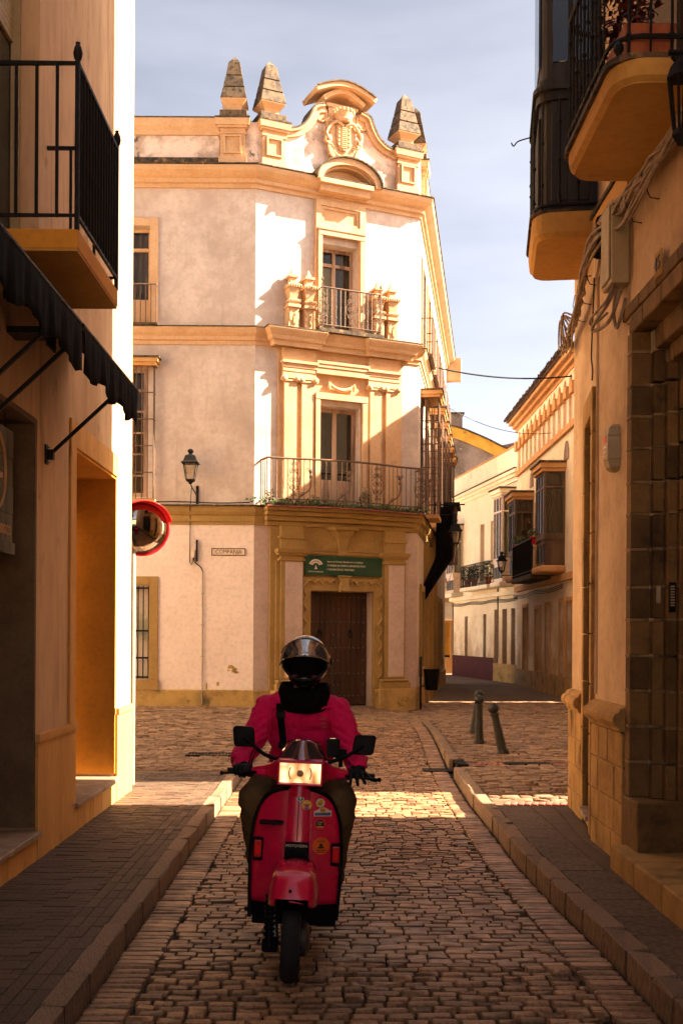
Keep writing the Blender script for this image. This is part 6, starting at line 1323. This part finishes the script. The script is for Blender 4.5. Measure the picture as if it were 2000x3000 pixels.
# trousers
tr = MB(); elli(tr, 0, .96, .85, (.18, .16, .11))
for s in (-1, 1): caps(tr, [(s * .10, .93, .865), (s * .17, .70, .865), (s * .232, .505, .815), (s * .228, .53, .72), (s * .212, .60, .52), (s * .202, .64, .36)], [.105, .098, .083, .082, .066, .058], 14)
tr = tr.build('trousers', M['trous'], rider); vox(tr, .010, 4)
for v in tr.data.vertices:
    w_ = Vector(v.co) + rl; v.co += v.normal * (.009 * noise.noise((w_.x * 12, w_.y * 9, w_.z * 26 + w_.x * 8)) + .004 * noise.noise(w_ * 30))
for s in (-1, 1):
    q = MB(); caps(q, [(s * .20, .66, .31), (s * .20, .60, .285), (s * .205, .50, .275)], [.05, .048, .038]); q = q.build('shoe', M['leather'], rider); vox(q, .008, 2)
# collar and scarf
q = MB(); n = 22
for z, rx, ry, cy in ((1.285, .125, .112, .775), (1.31, .136, .114, .775), (1.345, .140, .108, .778), (1.385, .137, .102, .78), (1.425, .124, .10, .782)):
    for k in range(n): a = 2 * math.pi * k / n; q.v.append(PR(.010 + rx * math.cos(a) * (1 + .04 * math.sin(5 * a + z * 40)), cy - ry * math.sin(a), z - .03 * max(0, math.sin(a))))
q.f = [[j * n + i, j * n + (i + 1) % n, (j + 1) * n + (i + 1) % n, (j + 1) * n + i] for j in range(4) for i in range(n)]
o = q.build('collar', M['cloth'], rider, smooth=True); o.modifiers.new('s', 'SOLIDIFY').thickness = .01; v_ = o.modifiers.new('b', 'SUBSURF'); v_.levels = v_.render_levels = 1
q = MB(); elli(q, .010, .70, 1.34, (.115, .07, .06)); elli(q, .012, .665, 1.30, (.075, .05, .04)); q = q.build('scarf', M['cloth'], rider); vox(q, .008, 2)
# shoulder strap of a bag
bs = thing('bag_strap', 'black shoulder strap with buckle crossing the rider\'s chest', 'bag strap', onfront(-.07, 1.15))
q = MB(); pts = [onfront(x, z, .010) for x, z in ((-.088, 1.31), (-.083, 1.25), (-.076, 1.18), (-.070, 1.12), (-.066, 1.06))]
for i in range(4):
    a, c = pts[i], pts[i + 1]; q.add([(a[0] - .019, a[1], a[2]), (a[0] + .019, a[1], a[2]), (c[0] + .019, c[1], c[2]), (c[0] - .019, c[1], c[2])], [(0, 1, 2, 3)])
o = q.build('webbing', M['cloth'], bs); o.modifiers.new('s', 'SOLIDIFY').thickness = .004
b_ = onfront(-.082, 1.255, .014); MB().wbox(b_[0] - .025, b_[0] + .025, b_[1] - .006, b_[1] + .004, 1.236, 1.27).build('buckle', M['black'], bs, bev=.003); b_ = onfront(-.068, 1.085, .014); MB().wbox(b_[0] - .028, b_[0] + .028, b_[1] - .008, b_[1] + .004, 1.068, 1.10).build('buckle', M['black'], bs, bev=.003)
# helmet
HC = (.012, .690, 1.545)
def hsurf(az, el, g=0):                                    # az from straight ahead (-y), el elevation
    ce, se = math.cos(el), math.sin(el)
    rx, ry, rz = .131 + g, .150 + g, (.143 if se > 0 else .155) + g
    k = 1 + .10 * max(0, -se) * max(0, math.cos(az)) * ce    # chin bar juts forward
    x = rx * ce * math.sin(az); y = -ry * ce * math.cos(az) * k; z = rz * se
    if se < 0: x *= 1 - .25 * se * se; y *= 1 - .05 * se * se
    return PR(HC[0] + x, HC[1] + y, HC[2] + z)
def port_el(az): c = math.cos(az * 1.25); return -.66 * max(0, c) ** .45, .235 * max(0, c) ** .6 + .0
q = MB(); na, ne_ = 56, 30; el0, el1 = -1.28, math.pi / 2; idx = {}
for j in range(ne_ + 1):
    for i in range(na):
        az = -math.pi + 2 * math.pi * i / na; q.v.append(hsurf(az, el0 + (el1 - el0) * j / ne_))
for j in range(ne_):
    for i in range(na):
        az = -math.pi + 2 * math.pi * (i + .5) / na; el = el0 + (el1 - el0) * (j + .5) / ne_
        if abs(az) < 1.22:
            lo_, hi_ = port_el(az)
            if lo_ < el < hi_: continue
        q.f.append([j * na + i, j * na + (i + 1) % na, (j + 1) * na + (i + 1) % na, (j + 1) * na + i])
hm = q.build('helmet', M['shell'], rider, smooth=True); m_ = hm.modifiers.new('s', 'SOLIDIFY'); m_.thickness = .012; m_.offset = -1
lo_ = [hsurf(az, port_el(az)[0] - .03, .002) for az in [-1.2 + 2.4 * k / 24 for k in range(25)]]; hi_ = [hsurf(az, port_el(az)[1] + .03, .002) for az in [1.2 - 2.4 * k / 24 for k in range(25)]]
MB().tube(lo_ + hi_, .006, 6, True).build('port_seal', M['rubber'], hm, smooth=True)
q = MB(); nn = 30                                           # raised clear visor
for j in range(9):
    for i in range(nn + 1):
        az = -1.42 + 2.84 * i / nn; a = az / 1.42; lowe = .20 - .36 * abs(a) ** 2.0; top_ = .98 - .72 * abs(a) ** 2.2
        q.v.append(hsurf(az, lowe + (top_ - lowe) * j / 8, .010))
q.f = [[j * (nn + 1) + i, j * (nn + 1) + i + 1, (j + 1) * (nn + 1) + i + 1, (j + 1) * (nn + 1) + i] for j in range(8) for i in range(nn)]
vz = q.build('visor', M['visor'], hm, smooth=True); m_ = vz.modifiers.new('s', 'SOLIDIFY'); m_.thickness = .003
MB().tube([hsurf(-1.42 + 2.84 * i / 30, .20 - .36 * abs((-1.42 + 2.84 * i / 30) / 1.42) ** 2, .012) for i in range(31)], .0035, 6).build('visor_edge', M['chrome'], hm, smooth=True)
MB().tube([hsurf(-1.42 + 2.84 * i / 30, .98 - .72 * abs((-1.42 + 2.84 * i / 30) / 1.42) ** 2.2, .011) for i in range(31)], .003, 6).build('visor_edge', M['alu'], hm, smooth=True)
tx = hsurf(0, .30, .0155); text('ISOK', .032, Fr((tx[0], tx[1]), (1, 0)), 0, .002, tx[2], M['letter'], hm, ext=.001)
ex = hsurf(0, 1.12, .002); Mx = Matrix.Translation(ex) @ Matrix.Rotation(R(-62), 4, 'X')
q = MB(); d_ = [(0, .014), (.012, 0), (0, -.014), (-.012, 0)]; d2 = [(x * .6, z * .6) for x, z in d_]
q.v = [tuple(Mx @ Vector((x, -.002, z))) for x, z in d_ + d2]; q.f = [(k, (k + 1) % 4, 4 + (k + 1) % 4, 4 + k) for k in range(4)]; q.build('emblem', M['alu'], hm)
for s in (-1, 1):
    MB().lathe([(.022, 0), (.020, .010), (.006, .014)], hsurf(s * 1.45, .02, .006), 14, ax='X', M=None).build('visor_hinge', M['black'], hm)
    q = MB(); q.ell(PR(HC[0] + s * .052, HC[1] - .085, HC[2] - .085), (.030, .016, .014), 10, 8); q.build('cheek_pad', M['cheek'], hm, smooth=True)
q = MB(); elli(q, HC[0], HC[1] - .085, HC[2] - .10, (.07, .03, .03)); q.build('breath_guard', M['cloth'], hm, smooth=True)
q = MB(); elli(q, HC[0], HC[1] + .01, HC[2] + .03, (.112, .118, .10)); q.build('padding', M['cloth'], hm, smooth=True)
q = MB(); elli(q, HC[0], HC[1] + .0, HC[2] - .04, (.088, .115, .088)); q.build('face_shade', M['cloth'], rider, smooth=True)  # black shell over the face, stands in for deep shade inside the helmet
q = MB(); q.tube(curve([hsurf(-.28, -.98, .003), hsurf(0, -1.02, .004), hsurf(.28, -.98, .003)], 5), .006, 6); q.build('chin_vent', M['rubber'], hm)
# gloves with separate fingers
def glove(s):
    b = MB(); cx = .008 + s * .305
    b.ell(PR(cx, .478, .985), (.044, .034, .026), 12, 8); caps(b, [(s * .311, .53, .995), (cx, .49, .985)], [.042, .036])
    for k in range(4):
        x = cx + s * (-.036 + .023 * k); ln = (.9, 1.0, .96, .8)[k]
        if s < 0: pts = [(x, .465, .990), (x, .432, .986), (x - .001, .424, .958), (x, .440, .932)]
        else: pts = [(x, .465, .985), (x + .004 * k, .425, .972), (x + .008 * k, .392 - .004 * k, .950), (x + .016 * k, .384, .926 - .006 * (3 - k))]
        if s > 0 and k == 3: pts = [(x, .465, .975), (x + .02, .425, .955), (x + .045, .40, .935), (x + .08, .392, .925)]
        c = pts[0]; caps(b, [c] + [tuple(c[i] + (p[i] - c[i]) * ln for i in range(3)) for p in pts[1:]], [.0125, .0118, .011, .0095], 8)
    caps(b, [(cx - s * .040, .492, .972), (cx - s * .056, .462, .950), (cx - s * .046, .440, .938)], [.015, .0125, .011], 8)
    o = b.build('glove', M['leather'], rider); vox(o, .0045, 2)
    q = MB(); q.lathe([(.044, -.03), (.049, 0), (.047, .03)], PR(s * .311, .535, .998), 14, ax='Y'); q.build('cuff', M['leather'], o, smooth=True)
glove(-1); glove(1)
rider.rotation_euler = (0, R(1.5), 0)
# ---------------------------------------------------------------- street furniture and fittings
def bollard(lab, x, y, h, tx, ty):
    t = thing('bollard', lab, 'bollard', (x, y, zg(x, y)), 'cast iron bollards at the corner', (tx, ty, 0)); o = t.location
    b = MB(); b.lathe([(.085, -.02), (.085, .02), (.072, .05), (.068, .06)], o, 8); b.build('base', M['iron2'], t)
    b = MB(); b.lathe([(.066, .06), (.050, h - .17)], o, 8); b.build('post', M['iron2'], t)
    b = MB(); b.lathe([(.056, h - .175), (.06, h - .165), (.06, h - .15), (.045, h - .135)], o, 12); b.build('collar', M['iron2'], t)
    b = MB(); b.ell((o.x, o.y, o.z + h - .075), (.076, .076, .076), 16, 12); b.build('ball', M['iron2'], t, smooth=True)
M['iron2'] = mat('painted_cast_iron', (.03, .026, .02), (.02, .017, .013), rough=.5, sc=9, bump=.15)
bollard('upright ball topped bollard, in front of another one', 2.07, 16.2, .72, 0, 0)
bollard('bollard leaning hard to the left, nearest the right wall', 2.22, 14.8, .70, 0, R(-12.5))
bollard('bollard half hidden behind the upright one, leaning right', 2.18, 17.75, .72, 0, R(7))
# wall lantern with bracket on the left wing
wl = thing('wall_lantern', 'black four sided lantern on a wall bracket above the street name', 'lantern', FL.p(-3.18, 0, 4.57))
MB().box(FL, -3.21, -3.15, .0, .03, 4.57, 5.0).build('wall_plate', M['iron'], wl)
MB().tube(curve([FL.p(-3.18, .03, 4.72), FL.p(-3.2, .16, 4.82), FL.p(-3.26, .30, 4.92), FL.p(-3.29, .34, 5.02)], 5), .016, 6).build('arm', M['iron'], wl)
lc = FL.p(-3.29, .34, 0)
def lantern(root, c, z0, h, r0, r1, n=4):
    for k in range(n): a = math.pi / 4 + k * 2 * math.pi / n; MB().tube([(c[0] + r0 * math.cos(a), c[1] + r0 * math.sin(a), z0), (c[0] + r1 * math.cos(a), c[1] + r1 * math.sin(a), z0 + h)], .012, 4).build('rib', M['iron'], root)
    R45 = Matrix.Rotation(math.pi / 4, 3, 'Z')
    MB().lathe([(r0 * .95, 0), (r1 * .95, h)], (c[0], c[1], z0), n, M=R45).build('pane', M['lamp_glass'], root)
    MB().lathe([(r0 * .3, -.08), (r0 * .5, -.05), (r0 * 1.1, -.015), (r0 * 1.1, .015)], (c[0], c[1], z0), n, M=R45).build('base_ring', M['iron'], root)
    MB().lathe([(r1 * 1.32, 0), (r1 * 1.32, .02), (r1 * 1.0, .05), (r1 * .75, .17), (r1 * .3, .20), (r1 * .22, .23), (r1 * .42, .26), (r1 * .42, .29), (r1 * .1, .33)], (c[0], c[1], z0 + h), n, M=R45).build('cap', M['iron'], root)
lantern(wl, lc, 5.08, .36, .12, .20)
MB().lathe([(.02, 0), (.045, .02), (.02, .06)], (lc[0], lc[1], 4.99), 8).build('finial', M['iron'], wl)
# street name in ceramic tiles
sn = thing('street_name_sign', 'white ceramic tile street name reading COMPANIA with brown border', 'sign', FL.p(-2.47, 0, 3.46))
for k in range(5): MB().box(FL, -2.855 + .1502 * k, -2.7055 + .1502 * k, .0, .016, 3.455, 3.615).build('tile', M['ceram'], sn, bev=.002)
q = MB(); q.box(FL, -2.86, -2.10, .0165, .019, 3.598, 3.618); q.box(FL, -2.86, -2.10, .0165, .019, 3.452, 3.472); q.box(FL, -2.86, -2.84, .0165, .019, 3.4721, 3.5979); q.box(FL, -2.12, -2.10, .0165, .019, 3.4721, 3.5979); q.build('border', M['ink'], sn)
text('COMPANIA', .125, FL, -2.48, .0175, 3.535, M['ink'], sn, ext=.0015, xs=.90)
# government sign over the door
gs = thing('office_sign', 'dark green office sign with white lettering and arch emblem above the studded door', 'sign', FC.p(2.14, 0, 3.05))
MB().box(FC, 1.17, 3.11, .135, .155, 3.06, 3.50).build('panel', M['green'], gs, bev=.003)
for u in (1.20, 2.14, 3.08):
    for z in (3.085, 3.475): MB().ell(FC.p(u, .157, z), (.008, .008, .008), 6, 4).build('screw', M['alu'], gs)
for r0, r1, t0 in ((.185, .150, .42), (.135, .10, .5)):
    pts = [(1.435 + r0 * math.cos(a), 3.235 + r0 * math.sin(a)) for a in [t0 + (math.pi - 2 * t0) * k / 14 for k in range(15)]] + [(1.435 + (r1 - .012 + .012 * math.sin(math.pi * k / 14)) * math.cos(math.pi - t0 - (math.pi - 2 * t0) * k / 14), 3.235 + (r1 + .0) * math.sin(math.pi - t0 - (math.pi - 2 * t0) * k / 14)) for k in range(15)]
    MB().prism(FC, pts, .1555, .158).build('emblem_arc', M['letter'], gs)
MB().prism(FC, [(1.405, 3.195), (1.465, 3.195), (1.435, 3.29)], .1555, .158).build('emblem_arc', M['letter'], gs)
text('JUNTA DE ANDALUCIA', .042, FC, 1.435, .156, 3.135, M['letter'], gs, ext=.001, xs=.82)
text('Agencia de Vivienda y Rehabilitación de Andalucía', .052, FC, 1.71, .156, 3.375, M['letter'], gs, ext=.001, align='LEFT', xs=.86)
text('CONSEJERIA DE FOMENTO, INFRAESTRUCTURAS', .058, FC, 1.71, .156, 3.285, M['letter'], gs, ext=.001, align='LEFT', xs=.76)
text('Y ORDENACIÓN DEL TERRITORIO', .058, FC, 1.71, .156, 3.195, M['letter'], gs, ext=.001, align='LEFT', xs=.76)
# cable run, box and conduit on the left wing
cr = thing('cable_run', 'dark cable with small junction box and conduit down the pink wall beside the street name', 'cable', FL.p(-3.2, 0, .4))
MB().tube([FL.p(-3.30, .05, 5.0), FL.p(-3.31, .17, 4.56), FL.p(-3.32, .17, 4.50), FL.p(-3.33, .06, 4.36), FL.p(-3.33, .035, 4.2), FL.p(-3.335, .03, 3.3), FL.p(-3.30, .03, 3.24), FL.p(-3.27, .03, 3.30), FL.p(-3.26, .03, 3.40)], .010, 5).build('cable', M['iron'], cr)
MB().tube(curve([FL.p(-3.25, .03, 3.40), FL.p(-3.22, .03, 3.30), FL.p(-3.10, .03, 3.20), FL.p(-3.05, .03, 3.10)], 5), .012, 5).build('cable', M['iron'], cr)
MB().tube([FL.p(-3.05, .03, 3.11), FL.p(-3.045, .035, .47), FL.p(-3.045, .075, .44), FL.p(-3.04, .075, .15)], .014, 6).build('conduit', M['galv'], cr)
MB().box(FL, -3.29, -3.23, .0, .05, 3.40, 3.58).build('junction_box', M['ceram'], cr, bev=.005); MB().box(FL, -3.20, -3.165, .0, .06, 3.32, 3.80).build('mast', M['iron'], cr)
for z in (2.6, 1.9, 1.2): MB().box(FL, -3.08, -3.02, .0, .05, z, z + .018).build('clip', M['galv'], cr)
lg_ = MB().tube([FL.p(x, .20 + .01 * math.sin(x * 5), 4.612 + .012 * math.sin(x * 3)) for x in [-5 + .15 * k for k in range(21)]], .014, 5).build('ledge_cable', M['iron']); tag(lg_, 'black cable lying along the ledge of the left wing of the corner palace', 'cable')
pc = MB()
for (u, z, r) in ((-2.42, .98, .07), (-2.34, .93, .06), (-2.30, .86, .05), (-2.36, .88, .05), (-2.47, .90, .03)):
    pc.prism(FL, [(u + r * (1 + .3 * math.sin(3 * a + z * 9)) * math.cos(a), z + r * .8 * (1 + .3 * math.cos(2 * a)) * math.sin(a)) for a in [2 * math.pi * k / 14 for k in range(14)]], -.004, .002)
pc.build('peeled_plaster', M['plinth'], cb); MB().prism(FL, [(-2.70 + .035 * math.cos(a), .60 + .05 * math.sin(a)) for a in [2 * math.pi * k / 10 for k in range(10)]], -.004, .002).build('peeled_plaster', M['plinth'], cb); MB().prism(FL, [(-2.95 + .02 * math.cos(a), .55 + .08 * math.sin(a)) for a in [2 * math.pi * k / 10 for k in range(10)]], -.004, .002).build('peeled_plaster', M['plinth'], cb)
# convex traffic mirror on its pole
cm = thing('traffic_mirror', 'round convex traffic mirror with red rim and visor on a pole', 'mirror', (-2.19, 11.55, .11))
MB().lathe([(.035, 0), (.035, 2.55)], (-2.19, 11.55, .10), 12).build('pole', M['galv'], cm, smooth=True)
MC = Vector((-2.075, 11.50, 2.80)); MD = Vector((.36, -.91, -.2)).normalized(); MR = MD.to_track_quat('Z', 'Y').to_matrix()
tr_ = lambda q: tuple(MC + MR @ Vector(q))
b = MB(); b.lathe([(.272 * math.sin(a), .10 * math.cos(a) - .06) for a in [math.pi / 2 * (1 - k / 8) for k in range(8)]] + [(.002, .04)], MC, 32, M=MR); b.build('glass', M['mirror'], cm, smooth=True)
b = MB(); b.tube([tr_((.285 * math.cos(a), .285 * math.sin(a), -.05)) for a in [2 * math.pi * k / 32 for k in range(32)]], .012, 8, True); b.build('rim', M['mred'], cm, smooth=True)
b = MB(); b.lathe([(.28, -.06), (.26, -.10), (.10, -.13), (.02, -.13)], MC, 24, M=MR); b.build('back_shell', M['mred'], cm, smooth=True)
up = MR.inverted() @ Vector((0, 0, 1)); a0 = math.atan2(up.y, up.x)
b = MB(); b.grid(lambda i, j: tr_(((.30 + .01 * j) * math.cos(a0 + R(-75 + 150 * i)), (.30 + .01 * j) * math.sin(a0 + R(-75 + 150 * i)), -.05 + .17 * j * math.sin(math.pi * (.08 + .84 * i)) ** .6)), 28, 5); o = b.build('visor', M['mred'], cm, smooth=True); o.modifiers.new('s', 'SOLIDIFY').thickness = .004
MB().tube([(-2.19, 11.55, 2.62), tr_((0, 0, -.13))], .02, 6).build('clamp', M['galv'], cm)
# litter bin at the corner
bn = thing('litter_bin', 'black litter bin on a post at the right corner of the palace', 'bin', FRR.p(-.05, .15, -.03)); o = Vector(FRR.p(.15, .34, 0)); p_ = Vector(FRR.p(-.1, .10, 0))
MB().lathe([(.14, .40), (.15, .42), (.19, .88), (.20, .90), (.18, .90), (.14, .45)], o, 18).build('basket', M['black'], bn, smooth=True)
MB().lathe([(.025, -.05), (.025, 1.2)], p_, 8).build('post', M['iron'], bn); MB().tube([(p_.x, p_.y, .5), (o.x - .1, o.y, .5)], .015, 5).build('bracket', M['iron'], bn)
# corner lantern hanging over the side street, and the black banner drape
hl_ = thing('hanging_lantern', 'black lantern hanging from a bracket at the right corner of the palace', 'lantern', FRR.p(.8, .8, 5.2))
c = FRR.p(1.3, .85, 0); lantern(hl_, c, 4.0, .30, .10, .17); MB().tube([FRR.p(1.3, 0, 4.72), FRR.p(1.3, .9, 4.72)], .014, 5).build('arm', M['iron'], hl_)
for k in range(5): MB().lathe([(.018, -.03), (.022, 0), (.018, .03)], (c[0], c[1], 4.66 - .035 * k * .6), 6).build('chain_link', M['iron'], hl_)
MB().tube([(c[0], c[1], 4.6), (c[0], c[1], 4.72)], .01, 5).build('hook', M['iron'], hl_)
q = MB()
for k in range(24): a = k / 23; q.ell((c[0] - .02 - .22 * a * a, c[1] - .2, 3.95 - 1.05 * a), (.014, .014, .022), 5, 4)
q.build('chain', M['galv'], hl_)
dp = thing('hanging_banner', 'long black folded banner hanging from the side street balcony of the palace', 'banner', FRR.p(3.0, .6, 5.2))
def drape(i, j):
    kk = max(0, j - .52) / .48; cx = 2.72 - .05 * j - .62 * kk; z = 5.05 - 2.55 * j - (.22 * kk * (i - .5) * -1)
    return (cx + .46 * (i - .5), 28.3 + .12 * math.sin(i * 3.1) + .05 * math.sin(j * 5), z + .28 * (.5 - i) * kk * -1)
q = MB(); q.grid(drape, 10, 24); o = q.build('fabric', M['cloth'], dp, smooth=True); s_ = o.modifiers.new('s', 'SOLIDIFY'); s_.thickness = .12
MB().tube([FRR.p(2.4, 0, 5.1), FRR.p(2.4, 1.05, 5.1)], .02, 5).build('rod', M['iron'], dp); MB().tube([drape(0, 1), drape(1, 1)], .02, 5).build('hem', M['cloth'], dp)
bxw = thing('street_bay', 'dark enclosed bay with black cap on the palace side street wall behind the lantern', 'bay window', FRR.p(2.9, 0, 4)); MB().box(FRR, 4.1, 5.2, .43, .78, 3.7, 5.25).build('box', M['darkwood'], bxw); MB().box(FRR, 4.0, 5.3, .0, .86, 5.251, 5.36).build('cap', M['iron'], bxw); MB().box(FRR, 4.15, 5.15, .781, .80, 4.2, 5.1).build('pane', M['darkglass'], bxw)
# far lantern, pots and plants on the side street balconies
fl_ = thing('wall_lantern', 'small black lantern below the balconies of the arcaded house', 'lantern', (5.6, 37.4, 4.0)); lantern(fl_, (5.55, 37.6, 0), 3.95, .34, .11, .19); MB().tube([(6.4, 37.6, 3.8), (5.55, 37.6, 3.80)], .016, 5).build('arm', M['iron'], fl_)
for u, lab, h in ((3.6, 'terracotta pot with trailing green plant at the far end of the white house balcony', .30), (4.6, 'terracotta pot with feathery green plant in the middle of the white house balcony', .34), (6.6, 'red pot with tall straggly plant at the near end of the white house balcony', .36)):
    p0 = FW.p(u, .30, 3.74); t = thing('potted_plant', lab, 'potted plant', p0, 'pots on the white house balcony'); MB().lathe([(.10, 0), (.14, .26), (.16, .27), (.16, .31), (.12, .31)], p0, 12).build('pot', M['terra'], t)
    q = MB(); leaves(q, (p0[0], p0[1], p0[2] + .55), (.30, .30, h), 150, .12); q.build('foliage', M['leaf'], t); q = MB(); q.tube([(p0[0], p0[1], p0[2] + .28), (p0[0] + .02, p0[1], p0[2] + .7)], .012, 5); q.build('stem', M['darkwood'], t)
for u, lab in ((GU(36.2), 'red pot of greenery on the rail at the far end of the arcaded house balcony'), (GU(33.2), 'red pot of greenery on the rail at the near end of the arcaded house balcony')):
    p0 = FG.p(u, .55, 4.5); t = thing('potted_plant', lab, 'potted plant', p0, 'pots on the arcaded house balcony'); MB().lathe([(.11, 0), (.15, .2), (.15, .24), (.12, .24)], p0, 12).build('pot', M['mred'], t); q = MB(); leaves(q, (p0[0], p0[1], p0[2] + .36), (.2, .2, .16), 90, .10); q.build('foliage', M['leaf'], t)
# wires across the side street
for (a, c, sag, r, lab) in (((2.55, 29.5, 8.95), (6.6, 30.5, 9.0), .18, .022, 'thick black cable strung across the side street between the palace and the arcaded house'), ((2.7, 31, 8.4), (6.45, 33.2, 7.9), .35, .009, 'thin slack wire hanging across the side street below the thick cable')):
    q = MB(); q.tube([Vector(a).lerp(Vector(c), k / 20) - Vector((0, 0, 4 * sag * (k / 20) * (1 - k / 20))) for k in range(21)], r, 5); o = q.build('overhead_wire', M['iron']); tag(o, lab, 'wire')
